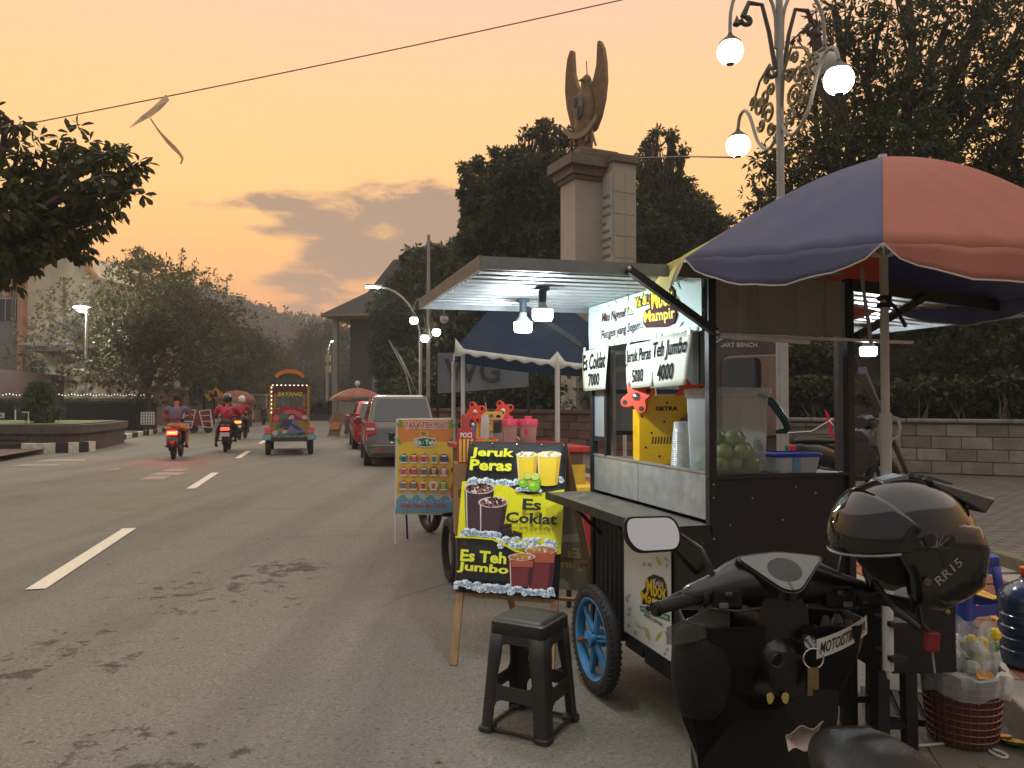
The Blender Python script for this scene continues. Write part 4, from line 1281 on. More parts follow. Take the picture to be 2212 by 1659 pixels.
def cup_stack(c0,n,r,label,dz=.0115,h=.105):
 t=thing('cup_stack',label,'cups',c0)
 for i in range(n):
  z=i*dz
  b=MB();b.lathe([(r*.72,z),(r*.98,z+h),(r*1.06,z+h),(r*1.06,z+h+.004),(r*.99,z+h+.005),(r*.98,z+h-.003)]if i==n-1 else[(r*1.02,z+h-.012),(r*1.07,z+h-.004),(r*1.02,z+h)]if i else[(0,.001),(r*.72,0),(r*.98,h),(r*1.06,h),(r*1.0,h+.004)],18)
  b.build('cup',M_CUP,t,smooth=True)
 return t
def cup_tower(c0,n,r,label,step=.0085,taper=.74):
 """nested cups standing rim down: the rims show as rings that shrink upward"""
 t=thing('cup_stack',label,'cups',c0,0,'stacks of clear plastic cups')
 H=step*n
 for i in range(n):
  z=i*step;k=1-(1-taper)*i/n
  b=MB()
  if i==n-1:b.lathe([(r*k,z),(r*k,z+.004),(r*k*.95,z+.006),(r*k*.86,z+.05),(0,z+.05)],18)
  else:b.lathe([(r*k,z),(r*k*1.03,z+.002),(r*k,z+.004),(r*k*.955,z+step)],18)
  b.build('cup',M_CUP,t,smooth=True)
 return t
cup_tower(cart_w(.085,.40,DZ),21,.05,'tall stack of clear plastic cups in front of the yellow press',taper=.78)
cup_tower(cart_w(.165,.36,DZ),6,.05,'short stack of clear plastic cups at the foot of the lime tub',taper=.9)
M_TUB=milky('frosted_tub',C(196,206,204),.26,.3)
tub_c=cart_w(.178,.16,DZ)
t=thing('lime_tub','frosted plastic tub half full of green limes on the cart corner','tub',tub_c,CA)
def rrect(hx,hy,r,z,n=5):
 out=[]
 for sx,sy,a0 in((1,1,0),(-1,1,90),(-1,-1,180),(1,-1,270)):
  for k in range(n):
   a=R(a0+90*k/(n-1))
   out.append(Vector((sx*(hx-r)+r*math.cos(a),sy*(hy-r)+r*math.sin(a),z)))
 return out
b=MB();b.loft([rrect(.115,.115,.05,.002),rrect(.132,.132,.055,.02),rrect(.142,.142,.055,.33),rrect(.15,.15,.058,.335),rrect(.15,.15,.058,.365)],cap=False)
b.add(rrect(.115,.115,.05,.002),[tuple(range(20))])
b.build('body',M_TUB,t,smooth=True)
b=MB();b.loft([rrect(.153,.153,.058,.352),rrect(.153,.153,.058,.372),rrect(.13,.13,.05,.375)],cap=False);b.add(rrect(.13,.13,.05,.375),[tuple(range(20))]);b.build('lid',M_TUB,t,smooth=True)
M_TEAL=mk('teal_handle',C(26,66,72),rough=.4)
b=MB();hp=[(.155,-.02,.345),(.16,-.07,.33),(.175,-.10,.30),(.225,-.105,.235),(.245,-.10,.20),(.24,-.09,.185),(.2,-.075,.18)]
b.tube([Vector(p)for p in hp],[.011,.017,.018,.018,.017,.014,.008],10);b.build('handle',M_TEAL,t,smooth=True)
M_LIME=mk('lime_skin',C(116,142,40),rough=.45,var=.3,scale=22,bump=.15,bscale=160,c2=C(146,156,58))
M_LIMED=mk('lime_skin_dark',C(70,100,34),rough=.45,var=.3,scale=22,bump=.15,bscale=160)
li0=None
k=0
rl=random.Random(3)
def lime_at(v,r,lab):
 global li0
 if li0 is None:
  b=MB();b.ball((0,0,0),.036,.036,.038,16,10);b.ball((0,0,.037),.006,.006,.004,8,5)
  li0=b.build('lime',M_LIME,None,smooth=True);o=li0
 else:
  o=li0.copy();col.objects.link(o)
 o.location=v;o.scale=(r,r,r);o.rotation_euler=(rl.uniform(0,6),rl.uniform(0,6),rl.uniform(0,6))
 tag(o,lab,'lime','limes in the frosted tub')
lz=[(.038,[(x,y)for x in(-.085,-.01,.068)for y in(-.085,-.008,.07)]),(.098,[(-.06,-.07),(.025,-.075),(.085,-.03),(-.07,.02),(.01,.0),(.06,.06),(-.03,.08)]),(.155,[(.0,-.04),(.06,.0),(-.05,.01)])]
for z,ps in lz:
 for x,y in ps:
  v=rootmat(t)@Vector((x+rl.uniform(-.005,.005),y+rl.uniform(-.005,.005),z+rl.uniform(-.004,.004)))
  lime_at(v,rl.uniform(.9,1.04),'round green lime lying in the frosted tub among others')
t=thing('storage_box','low clear storage box with a bright blue lid on the cart end','box',cart_w(.47,.12,DZ),CA-.02)
M_BOXW=milky('box_plastic',C(206,214,218),.6,.3)
M_LIDB=mk('blue_lid',C(28,70,196),rough=.3,var=.08)
b=MB();b.loft([rrect(.10,.075,.02,.0),rrect(.112,.085,.02,.075)],cap=False);b.add(rrect(.10,.075,.02,.001),[tuple(range(20))]);b.build('body',M_BOXW,t,smooth=True)
b=MB();b.loft([rrect(.118,.091,.022,.070),rrect(.122,.095,.022,.078),rrect(.118,.091,.022,.086),rrect(.095,.07,.02,.088),rrect(.09,.065,.02,.082)],cap=True);b.build('lid',M_LIDB,t,smooth=True)
b=MB();b.box(.0,.018,.02,.03,.088,.115);b.build('peg',mk('green_peg',C(70,160,120),rough=.4),t,bevel=.003)
b=MB();b.box(-.035,.0,-.087,-.0845,.004,.07);b.build('label_strip',mk('blue_label',C(110,150,190),rough=.5),t)
# ====== A-FRAME BOARD
def vframe(bl,br,tl):
 """frame of a board from three world corners -> (origin, ex, ey, en), width, height; en faces the viewer when bl->br runs to the viewer's right"""
 ex=(br-bl);w_=ex.length;ex=ex/w_
 ey=tl-bl;ey=ey-ex*ey.dot(ex);h_=ey.length;ey=ey/h_
 return(bl,ex,ey,ex.cross(ey)),w_,h_
bl,br,tl=Vector((-.356,4.42,0)),Vector((.225,4.245,0)),Vector((-.178,4.72,1.25))
af=thing('sandwich_board','tall folding sandwich board advertising lime, chocolate and tea drinks in yellow on black','sandwich board',((bl+br)/2))
off=af.location.copy()
FA,wA,hA=vframe(bl-off,br-off,tl-off)
o,ex,ey,en=FA
at_=lambda a,c,d=0:o+ex*a+ey*c+en*d
b=MB();b.bar(at_(.02,0,-.012),at_(.02,hA+.0,-.012),.045,.022,up=en);b.build('leg',M_WOODP,af,bevel=.002)
b=MB();b.bar(at_(wA-.02,0,-.012),at_(wA-.02,hA,-.012),.045,.022,up=en);b.build('leg',M_WOODP,af,bevel=.002)
for c in(.40,.85,hA-.02):
 b=MB();b.bar(at_(.043,c,-.016),at_(wA-.043,c,-.016),.04,.018,up=en);b.build('crossbar',M_WOODW,af)
PB,PH=.405,hA+.005-.405
pw=wA+.012
Fp=(at_(-.006,PB,.004),ex,ey,en)
b=MB()
b.grid(lambda a,c:Fp[0]+ex*pw*a+ey*PH*c+en*(.003*math.sin(a*5+c*2)*math.sin(c*3.14)),10,10)
M_VINYLK=mk('black_vinyl',C(38,40,42),rough=.3,var=.06,bump=.05,bscale=10)
b.build('poster',M_VINYLK,af,solid=.002,smooth=True)
quadA=[(425,1470),(1170,1545),(1310,335),(610,310)]
pr=Print(quadA,(Fp[0]+en*.0042,ex,ey,en),pw,PH,af,.0004)
VYEL=flat('vinyl_yellow',C(232,222,30),rough=.3)
VLY=flat('vinyl_letter_yellow',C(240,238,60),rough=.3)
pr.poly([(540,615),(775,625),(850,645),(920,690),(1000,728),(1090,718),(1268,690),(1212,1190),(1195,1192),(1000,1182),(900,1158),(830,1112),(740,1066),(600,1050),(474,1043)],VYEL,'wave_print')
ICE=[flat('ice_'+n,c,rough=.3)for n,c in(('pale',C(226,232,236)),('white',C(246,248,248)),('blue',C(178,200,218)),('grey',C(150,164,176)),('deep',C(96,126,158)))]
ri=random.Random(12)
def ice(x0,x1,f0,f1,n,s=(26,46)):
 groups=[[]for _ in ICE]
 for i in range(n):
  x=x0+(x1-x0)*(i+ri.random())/n
  a0,a1=f0(x),f1(x)
  y=a0+(a1-a0)*ri.random()
  sz=ri.uniform(*s);rot=ri.uniform(-.7,.7)
  cr,sr=math.cos(rot),math.sin(rot)
  T=lambda pts:[(x+(a*cr-c*sr)*sz,y+(a*sr+c*cr)*sz)for a,c in pts]
  groups[ri.choice((0,1))].append(T([(-.6,-.25),(.0,.0),(.0,.68),(-.6,.42)]))
  groups[ri.choice((2,3))].append(T([(.0,.0),(.6,-.25),(.6,.42),(.0,.68)]))
  groups[1].append(T([(-.6,-.25),(.0,-.55),(.6,-.25),(.0,.0)]))
  groups[ri.choice((3,4))].append(T([(-.42,.1),(-.2,.02),(-.12,.3),(-.34,.34)]))
  groups[ri.choice((0,1))].append(T([(.15,.15),(.4,.05),(.3,.3)]))
 lim=lambda P_:[p for p in P_ if all(0.0<=pr.inv(v)[0]<=1.0 and 0<=pr.inv(v)[1]<=1 for v in p)]
 for g_,m_ in zip(groups,ICE):
  g_=lim(g_)
  if g_:pr.polys(g_,m_,'ice_print')
ice(575,950,lambda x:600+(x-575)*.05,lambda x:625+(x-575)*.05,22)
ice(1215,1270,lambda x:605,lambda x:625,5,(20,34))
CHO=flat('print_choc',C(72,44,50),rough=.3);CHO2=flat('print_choc_dark',C(44,26,30),rough=.3);CHO3=flat('print_choc_light',C(150,96,84),rough=.3)
RIMW=flat('print_rim',C(220,206,196),rough=.3)
LBR=flat('print_lightbrown',C(170,120,90),rough=.3)
def cup(top,bot,body,shade,rim,rx,ry,fill,bits,bitm):
 (tx,ty),(bx,by)=top,bot
 wb=rx*.78
 k=.03
 sk=(bx-tx)
 left,right=(tx-rx*.96,ty),(tx+rx*.96,ty)
 pr.poly([left,right]+[(bx+wb*math.cos(a),by+ry*.6*math.sin(a))for a in np.linspace(0,math.pi,9)],body,'drink_print')
 pr.poly([(tx+rx*.62,ty),right,(bx+wb,by),(bx+wb*.66,by)],shade,'drink_shade_print')
 pr.poly([(tx-rx*.9,ty+10),(tx-rx*.82,ty+10),(bx-wb*.84,by),(bx-wb*.92,by)],rim,'drink_gleam_print')
 pr.poly(ell(tx,ty,rx,ry,28),rim,'rim_print')
 pr.poly(ell(tx,ty+1,rx*.91,ry*.84,26),fill,'drink_top_print')
 bb=[]
 for _ in range(bits):
  a,q=ri.uniform(0,6.28),ri.random()**.5*.74
  bb.append(ell(tx+rx*q*math.cos(a),ty+ry*q*math.sin(a)-2,ri.uniform(8,17),ri.uniform(5,10),6,ri.uniform(0,3)))
 for m_ in range(len(bitm)):
  if bb[m_::len(bitm)]:pr.polys(bb[m_::len(bitm)],bitm[m_],'topping_print')
cup((662,672),(628,985),CHO,CHO2,RIMW,111,44,CHO3,46,[CHO2,CHO3,PBRN,RIMW,CHO2])
cup((755,782),(722,1020),CHO,CHO2,RIMW,107,42,CHO3,44,[CHO2,CHO3,PBRN,RIMW,CHO2])
pr.polys([[(815,955),(875,948),(878,975),(818,985)],[(795,985),(868,985),(880,1020),(800,1018)],[(790,1015),(845,1000),(895,1040),(840,1065),(792,1052)],[(880,1000),(948,1025),(945,1060),(885,1040)]],CHO2,'chocolate_bar_print')
pr.polys([[(822,957),(870,952),(871,960),(824,966)],[(805,990),(862,990),(865,998),(808,998)],[(888,1008),(940,1028),(938,1036),(890,1017)]],CHO,'chocolate_gleam_print')
LEM=flat('print_lemon',C(232,196,40),rough=.3);LEM2=flat('print_lemon_deep',C(206,160,30),rough=.3);LEMT=flat('print_lemon_pale',C(240,222,130),rough=.3)
cup((1180,425),(1158,650),LEM,LEM2,RIMW,89,25,LEMT,26,[RIMW,LEMT,LEM2,ICE[1]])
cup((1022,425),(1010,655),LEM,LEM2,RIMW,78,24,LEMT,24,[RIMW,LEMT,LEM2,ICE[1]])
ice(935,1110,lambda x:655+(x-935)*.2,lambda x:690+(x-935)*.1,14,(18,32))
LIM=flat('print_lime',C(128,186,40),rough=.3);LIM2=flat('print_lime_light',C(182,220,90),rough=.3);LIM3=flat('print_lime_dark',C(70,120,30),rough=.3)
for(x,y,r_)in((1085,635,28),(985,645,36),(1060,668,46)):
 pr.poly(ell(x,y,r_,r_,22),LIM3,'lime_print');pr.poly(ell(x-r_*.06,y-r_*.08,r_*.92,r_*.9,22),LIM,'lime_print');pr.poly(ell(x-r_*.25,y-r_*.3,r_*.42,r_*.34,14),LIM2,'lime_gleam_print')
for(x,y,r_)in((1020,590,27),(1073,594,32)):
 pr.poly(ell(x,y,r_,r_*.95,20),LIM,'lime_slice_print');pr.poly(ell(x,y,r_*.86,r_*.82,20),LEMT,'lime_slice_print')
 pr.polys([[(x,y),(x+r_*.74*math.cos(a),y+r_*.7*math.sin(a)),(x+r_*.74*math.cos(a+.55),y+r_*.7*math.sin(a+.55))]for a in np.arange(0,6.2,.785)],LIM2,'lime_slice_print')
ice(480,790,lambda x:985+(x-480)*.14,lambda x:1030+(x-480)*.06,24)
ice(780,1215,lambda x:1060+(x-780)*.05,lambda x:1120+(x-780)*.09,34)
pr.poly([(474,1043),(600,1050),(740,1066),(830,1112),(900,1158),(960,1176),(960,1188),(895,1172),(825,1126),(735,1078),(600,1062),(472,1054)],VYEL,'wave_edge_print')
TEA=flat('print_tea',C(122,44,46),rough=.3);TEA2=flat('print_tea_dark',C(78,22,40),rough=.3);TEA3=flat('print_tea_top',C(196,112,70),rough=.3)
cup((1080,1163),(1052,1450),TEA,TEA2,RIMW,116,33,TEA3,30,[LBR,TEA3,RIMW,LEM2])
pr.poly([(975,1185),(1180,1190),(1165,1262),(985,1255)],flat('print_tea_amber',C(176,84,56),rough=.3),'drink_band_print')
cup((940,1212),(915,1430),TEA,TEA2,RIMW,98,30,TEA3,28,[LBR,TEA3,RIMW,LEM2])
pr.poly([(852,1240),(1025,1245),(1012,1295),(858,1288)],flat('print_tea_amber',C(176,84,56),rough=.3),'drink_band_print')
ice(445,1160,lambda x:1395+(x-445)*.11,lambda x:1440+(x-445)*.11,60,(26,50))
pr.text('Jeruk',(632,449),(920,463),(648,371),VLY,bold=.035)
pr.text('Peras',(620,537),(908,551),(632,460),VLY,bold=.035)
pr.text('Es',(975,846),(1097,856),(986,768),PDK,bold=.035)
pr.text('Coklat',(848,944),(1205,968),(858,866),PDK,bold=.035)
pr.text('Es Teh',(503,1232),(822,1264),(515,1149),VLY,bold=.035)
pr.text('Jumbo',(474,1322),(828,1362),(490,1242),VLY,bold=.035)
q=MB()
for a in(.03,.25,.5,.75,.97):
 for c in(.015,.985):q.ball(Fp[0]+ex*pw*a+ey*PH*c+en*.006,.005,nu=6,nv=4)
q.build('grommets',M_SCREW,af,kind='stuff')
hb_l,hb_r=at_(.02,hA-.01,-.03),at_(wA-.02,hA-.01,-.03)
rl_l,rl_r=Vector((.02,5.42,0))-off,Vector((.60,5.24,0))-off
for(t_,f_)in((hb_l,rl_l),(hb_r,rl_r)):
 b=MB();b.bar(t_,f_,.045,.022,up=en);b.build('rear_leg',M_WOODW,af,bevel=.002)
for k in(.30,.62):
 b=MB();b.bar(hb_l.lerp(rl_l,k),hb_r.lerp(rl_r,k),.04,.018);b.build('crossbar',M_WOODW,af)
b=MB();b.bar(hb_l.lerp(rl_l,.86),hb_r.lerp(rl_r,.86),.04,.018);b.build('crossbar',M_WOODW,af)
M_VBACK=mk('vinyl_back',C(150,144,128),rough=.5,var=.12)
fb=lambda a,c,d=0:(hb_l.lerp(rl_l,c)).lerp(hb_r.lerp(rl_r,c),a)
nb=(hb_r-hb_l).cross(rl_l-hb_l).normalized()
b=MB();b.add([fb(-.04,.05),fb(1.04,.05),fb(1.04,.80),fb(-.04,.80)],[(0,1,2,3)])
b.build('rear_poster',M_VBACK,af,solid=.002)
exb=(hb_r-hb_l).normalized();eyb=(hb_l-rl_l).normalized()
sgn=1 if nb.dot(-VY)>0 else -1
Fb=(fb(0,.80)+nb*sgn*.003,exb,eyb,nb*sgn)
hbH=(hb_l-rl_l).length*.75
MUTED=flat('print_muted_yellow',C(206,196,120),rough=.5);MUTD=flat('print_muted_dark',C(112,106,92),rough=.5)
b=MB();b.sheet([(0,0),(wA-.04,0),(wA-.04,hbH*.36),(0,hbH*.36)],Fb,.0003);b.build('dark_print',MUTD,af)
b=MB();b.sheet([(0,hbH*.36),(wA-.04,hbH*.36),(wA-.04,hbH*.46),(.3,hbH*.40),(0,hbH*.43)],Fb,.0003);b.build('wave_print',PPAPER,af)
b=MB();b.sheet([(0,0),(wA-.04,0),(wA-.04,.09),(.45,.05),(.4,.1),(.34,.05),(.28,.09),(.2,.04),(.1,.08),(0,.05)],Fb,.0006);b.build('ice_print',PPAPER,af)
Fm=(Fb[0]+exb*(wA-.04),-exb,eyb,Fb[3])
label_text('Es Teh',Fm,.02,.30,hbH*.26,hbH*.34,MUTED,af,off=.0012,bold=.03)
label_text('Jumbo',Fm,.02,.30,hbH*.16,hbH*.245,MUTED,af,off=.0012,bold=.03)
# ====== BLACK STOOL
M_STOOL=mk('stool_plastic',C(44,43,41),rough=.5,var=.12,scale=20,bump=.06,bscale=220)
M_STOOLB=mk('stool_plastic_blue',C(34,62,150),rough=.45,var=.1,scale=20)
def plastic_stool(name,label,loc,rz,hf,ht,H,mat,group=None):
 """square stool: half foot width hf, half top width ht, height H; four flared L-section legs with side frames and a low ring"""
 t=thing(name,label,'stool',loc,rz,group)
 hw=lambda z:hf+(ht-hf)*z/H
 b=MB()
 n=5
 rg=lambda h,z,r:rrect(h,h,r,z,n)
 b.loft([rg(hw(H-.10)-.002,H-.075,.03),rg(ht+.004,H-.018,.03),rg(ht+.004,H-.008,.03),rg(ht-.004,H,.03)],cap=False)
 outer=rg(ht-.004,H,.03)
 hole=[Vector((.030*math.cos(a),.012*math.sin(a),H-.001))for a in[2*math.pi*(k+.5)/20+0.0 for k in range(20)]]
 mid=[Vector((v.x*.6,v.y*.6,H+.0005))for v in outer]
 hole=[Vector((.032*v.normalized().x,.014*v.normalized().y,H-.0005))for v in outer]
 b.loft([outer,mid,hole,[Vector((v.x,v.y,H-.02))for v in hole]],cap=False)
 b.build('seat',mat,t,smooth=True,solid=.003)
 th=.004
 lw=.062
 for sx in(-1,1):
  for sy in(-1,1):
   b=MB()
   rings=[]
   for z in(0.0,.03,.2*H,.45*H,.7*H,H-.06):
    h=hw(z);l_=lw+(.012 if z>.6*H else 0)
    rr_=.02
    pts=[Vector((sx*(h-l_),sy*h,z)),Vector((sx*(h-rr_),sy*h,z)),Vector((sx*(h-rr_*.3),sy*(h-rr_*.3),z)),Vector((sx*h,sy*(h-rr_),z)),Vector((sx*h,sy*(h-l_),z))]
    rings.append(pts)
   b.loft(rings,cap=False,closed=False)
   lg=b.build('leg',mat,t,smooth=True,solid=.006)
   q=MB();h=hw(0)
   cx_,cy2=sx*(h-.026),sy*(h-.026)
   q.loft([[Vector((cx_+v.x,cy2+v.y,v.z))for v in rrect(.036,.036,.02,0.0,4)],[Vector((cx_+v.x,cy2+v.y,v.z))for v in rrect(.036,.036,.02,.016,4)],[Vector((cx_+v.x,cy2+v.y,v.z))for v in rrect(.030,.030,.018,.022,4)]])
   q.build('foot',mat,lg,smooth=True)
 for k in range(4):
  M4=Matrix.Rotation(k*math.pi/2,4,'Z')
  def side(z0,z1,gapz):
   b=MB(M4)
   h0,h1=hw(z0),hw(z1)
   b.hexa([(-h0+.04,-h0-.002,z0),(h0-.04,-h0-.002,z0),(h0-.04,-h0+.006,z0),(-h0+.04,-h0+.006,z0)],[(-h1+.04,-h1-.002,z1),(h1-.04,-h1-.002,z1),(h1-.04,-h1+.006,z1),(-h1+.04,-h1+.006,z1)])
   return b
  side(.30*H,.43*H,0).build('rail',mat,t,bevel=.003)
  side(H-.10,H-.05,0).build('apron',mat,t,bevel=.003)
  b=MB(M4)
  for(z,up)in((.43*H,1),(H-.10,-1),(.30*H,-1)):
   h=hw(z)
   for s in(-1,1):
    x=s*(h-lw);y=-h-.001
    b.add([Vector((x,y,z)),Vector((x-s*.03,y,z)),Vector((x-s*.009,y,z+up*.009)),Vector((x-s*.0,y,z+up*.03))]if up==1 else[Vector((x,y,z)),Vector((x-s*.03,y,z)),Vector((x-s*.009,y,z+up*.009)),Vector((x-s*.0,y,z+up*.03))],[(0,1,2,3)])
  b.build('corner_web',mat,t,kind='stuff',solid=.004)
  b=MB(M4);h=hw(0);b.box(-h+.05,h-.05,-h+.012,-h+.03,.004,.014);b.build('foot_rail',mat,t,bevel=.002)
 return t
f1,f2,f3=Vector((.135,3.39,0)),Vector((-.167,3.555,0)),Vector((.335,3.67,0))
sc_=(f2+f3)/2
plastic_stool('plastic_stool','black square plastic stool standing on the road in front of the sandwich board',(sc_.x,sc_.y+.005,0),math.atan2(f1.y-f2.y,f1.x-f2.x),.17,.135,.50,M_STOOL)
plastic_stool('plastic_stool','blue plastic stool on the pavement between the black table and the water gallon',(2.63,4.5,SWZ+.004),.25,.165,.13,.47,M_STOOLB)
# ====== TEA SIGN (Tara Teh Poci)
yt=8.15
tbl,tbr,ttl=P(853,1110,yt),P(980,1110,yt-.05),P(857.5,905,yt+.12)
ts=thing('menu_board','orange and yellow iced tea menu board on thin metal legs standing in the road','menu board',(P(916,1172,yt).x,yt,0))
off=ts.location.copy()
FT,wT,hT=vframe(tbl-off,tbr-off,ttl-off)
o,ex,ey,en=FT
M_ALW=mk('white_frame',C(206,208,204),rough=.4)
M_BLUP=mk('blue_paint',C(48,66,140),rough=.5)
b=MB();b.grid(lambda a,c:o+ex*wT*a+ey*hT*c+en*.002*math.sin(a*9)*math.sin(c*7),8,12);b.build('panel',flat('menu_white',C(220,214,196),rough=.35),ts,solid=.004,smooth=True)
for(a,c,l0,l1)in((0,0,0,hT),(wT,0,0,hT)):
 b=MB();b.bar(o+ex*a+ey*(-.0)-en*.01,o+ex*a+ey*hT-en*.01,.018);b.build('frame_side',M_ALW,ts)
for c in(0,hT):
 b=MB();b.bar(o+ex*.01+ey*c-en*.01,o+ex*(wT-.01)+ey*c-en*.01,.016);b.build('frame_side',M_ALW,ts)
for(a,back,m_)in((.005,0,M_ALW),(wT-.005,0,M_ALW),(.08,.32,M_BLUP),(wT-.06,.32,M_BLUP)):
 top=o+ex*a+ey*(.0 if not back else .3)-en*(.01+back*.3)
 ft=Vector((top.x,top.y+(back*.7),-0.0));ft.z=0-0
 b=MB();b.bar(top,Vector((top.x,top.y-.02+back*.7,.0)),.02);b.build('leg',m_,ts)
pr=Print([(1579,2057),(1814,2053),(1812,1674),(1585,1676)],(o+en*.006,ex,ey,en),wT,hT,ts,.0005)
TOR,TYE,TDY=flat('menu_orange',C(224,138,66),rough=.35),flat('menu_yellow',C(232,192,66),rough=.35),flat('menu_deepyellow',C(226,170,54),rough=.35)
TRED,TGRN,TBLU=flat('menu_red',C(190,42,40),rough=.35),flat('menu_green',C(36,98,70),rough=.35),flat('menu_blue',C(106,152,176),rough=.35)
pr.poly([(1587,1985),(1810,1985),(1807,1679),(1590,1680)],TYE,'background_print')
pr.poly([(1590,1680),(1807,1679),(1808,1770),(1760,1765),(1700,1762),(1640,1765),(1589,1775)],TOR,'background_print')
pr.poly([(1587,1985),(1810,1985),(1809,1945),(1780,1960),(1745,1942),(1710,1960),(1670,1943),(1630,1962),(1588,1945)],TDY,'wave_print')
pr.poly([(1588,1968)]+[(1588+221*k/24,1968+9*math.sin(k*1.05))for k in range(25)]+[(1809,1995),(1588,1995)],PPAPER,'wave_print')
pr.poly([(1586,1992)]+[(1586+224*k/24,1988+10*math.sin(k*1.05+1.9))for k in range(25)]+[(1811,2049),(1583,2051)],TBLU,'wave_print')
pr.polys([ell(ri.uniform(1592,1805),ri.uniform(1996,2010),2,2,6)for _ in range(24)],PW,'dot_print')
for x,y,a in((1602,1690,1.2),(1596,1702,.6),(1798,1690,2.0),(1803,1704,2.6),(1595,1765,1.0),(1800,1760,2.2)):
 pr.poly(leafy(x,y,34,a),flat('menu_leaf',C(96,160,74),rough=.4),'leaf_print')
outlined('TARA TEH POCI',(1620,1714),(1785,1712),(1620,1690),b1=.11,b2=.03,c1=PW,c2=TRED,prn=pr)
pr.poly([(1678,1741),(1717,1741),(1717,1726),(1678,1726)],TDY,'badge_print')
pr.text('TEH',(1682,1739),(1700,1739),(1682,1729),PBRN,bold=.02)
pr.poly([(1678,1753),(1717,1753),(1717,1742),(1678,1742)],TRED,'badge_print')
pr.text('POCI',(1681,1752),(1714,1752),(1681,1743.5),PW,bold=.03)
pr.poly([(1656,1754),(1698,1748),(1740,1754),(1740,1781),(1698,1789),(1656,1781)],PW,'badge_print')
pr.poly([(1659,1757),(1698,1751),(1737,1757),(1737,1779),(1698,1786),(1659,1779)],TGRN,'badge_print')
pr.text('Es',(1662,1777),(1682,1777),(1662,1759),PW,bold=.04)
pr.text('Teh',(1700,1777),(1734,1777),(1700,1759),PW,bold=.04)
pr.poly(leafy(1690,1772,20,-1.0),LIM,'leaf_print')
cc=[C(70,150,130),C(190,60,60),C(206,110,100),C(222,180,80),C(90,74,90),C(214,120,90),C(190,70,60),C(86,140,130),C(74,66,104),C(198,92,110),C(206,90,110),C(176,70,70),C(214,170,80),C(224,216,196),C(60,160,100)]
for i in range(15):
 x,y=(1615.5,1656,1695.7,1736,1775)[i%5],(1832,1883,1939)[i//5]
 pr.poly(ell(x,y,18,18,20),flat('menu_disc',cc[i],rough=.35),'disc_print')
 pr.poly([(x-9,y-9),(x+9,y-9),(x+6,y+14),(x-6,y+14)],flat('menu_cup',sc_col(cc[(i+4)%15],.9),rough=.35),'cup_print')
 pr.poly([(x-10,y-12),(x+10,y-12),(x+9,y-7),(x-9,y-7)],PW,'cup_lid_print')
 pr.poly([(x+1,y-12),(x+3,y-12),(x+7,y-22),(x+5,y-22)],TRED,'straw_print')
 pr.poly([(x-14,y+15),(x+14,y+15),(x+14,y+20),(x-14,y+20)],PW,'name_strip_print')
pr.text('Sedia Panas dan Dingin',(1608,2035),(1787,2033),(1608,2014),TRED,bold=.03)
# ====== PARASOL
FABR=[cloth('parasol_red',C(190,126,112),.35),cloth('parasol_blue',C(112,115,142),.35),cloth('parasol_yellow',C(214,202,128),.4),cloth('parasol_green',C(96,138,110),.35)]
KU=.773
pc0=Vector((1.554,3.2,.34))
um=thing('market_parasol','large faded blue and red market parasol on a white pole beside the cart','parasol',pc0)
um.scale=(KU,)*3
apex=Vector((0,0,2.83))
tips=[]
R0=1.21
for k in range(8):
 a=R(244-45*k)
 z=[2.135,2.20,2.30,2.22,2.17,2.12,2.10,2.11][k]
 rr_=R0*(1.0,1.02,1.05,.95,1,1,1,1)[k]
 tips.append(Vector((math.cos(a)*rr_,math.sin(a)*rr_,z)))
BULGE=[.10,.07,.0,.0,.08,.1,.12,.12]
order=[1,2,3,0,1,2,3,0]
def rib_pt(k,f):
 t_=tips[k%8]
 p=apex.lerp(t_,f)
 p.z+=BULGE[k%8]*math.sin(f*math.pi)*(1-.25*f)
 return p
for k in range(8):
 def fn(a,c,k=k):
  f=c
  p=rib_pt(k,f).lerp(rib_pt(k+1,f),a)
  s=math.sin(a*math.pi)
  p.z-=.014*s*f+(.006*math.sin(a*26+f*9+k)+.005*math.sin(a*11-f*17))*f*s
  rad=Vector((p.x,p.y,0));
  p+=rad*(.018*s*f)
  return p
 b=MB();b.grid(fn,28,14)
 pn=b.build('panel',FABR[order[k]],um,smooth=True,solid=.003)
 def fl(a,c,k=k):
  s=math.sin(a*math.pi)**.55
  p=fn(a,1.0)
  d=.135*s*c
  p=p+Vector((0,0,-d))+Vector((p.x,p.y,0)).normalized()*(.015*c*s+.012*math.sin(a*11+k)*c*s)
  return p
 b=MB();b.grid(fl,14,4)
 b.build('valance',FABR[order[k]],pn,smooth=True,solid=.003)
 b=MB();b.tube([fl(i/14,1.0)for i in range(15)],.004,5);b.build('hem',mk('hem_white',C(200,196,186),rough=.7),pn)
 b=MB();b.tube([rib_pt(k,f)-Vector((0,0,.014))for f in np.linspace(0.02,1,9)],.008,6);b.build('rib',M_ALW,um)
 b=MB();b.tube([Vector((0,0,2.28)),rib_pt(k,.55)-Vector((0,0,.02))],.007,5);b.build('stretcher',M_ALW,um)
M_POLEW=mk('white_pole',C(196,194,186),rough=.45,var=.08,scale=8)
b=MB();b.tube([(0,0,.07),(0,0,1.42)],.028,16);b.build('pole',M_POLEW,um,smooth=True)
b=MB();b.tube([(0,0,1.40),(0,0,2.84)],.022,16);b.build('upper_pole',M_POLEW,um,smooth=True)
b=MB();b.tube([(0,0,1.28),(0,0,1.44)],.032,16);b.build('clamp',M_POLEW,um,smooth=True)
b=MB();b.tube([(.03,-.01,1.42),(.06,-.015,1.41),(.07,-.015,1.37),(.062,-.015,1.32),(.03,-.01,1.30)],.009,8);b.build('clamp_handle',M_POLEW,um,smooth=True)
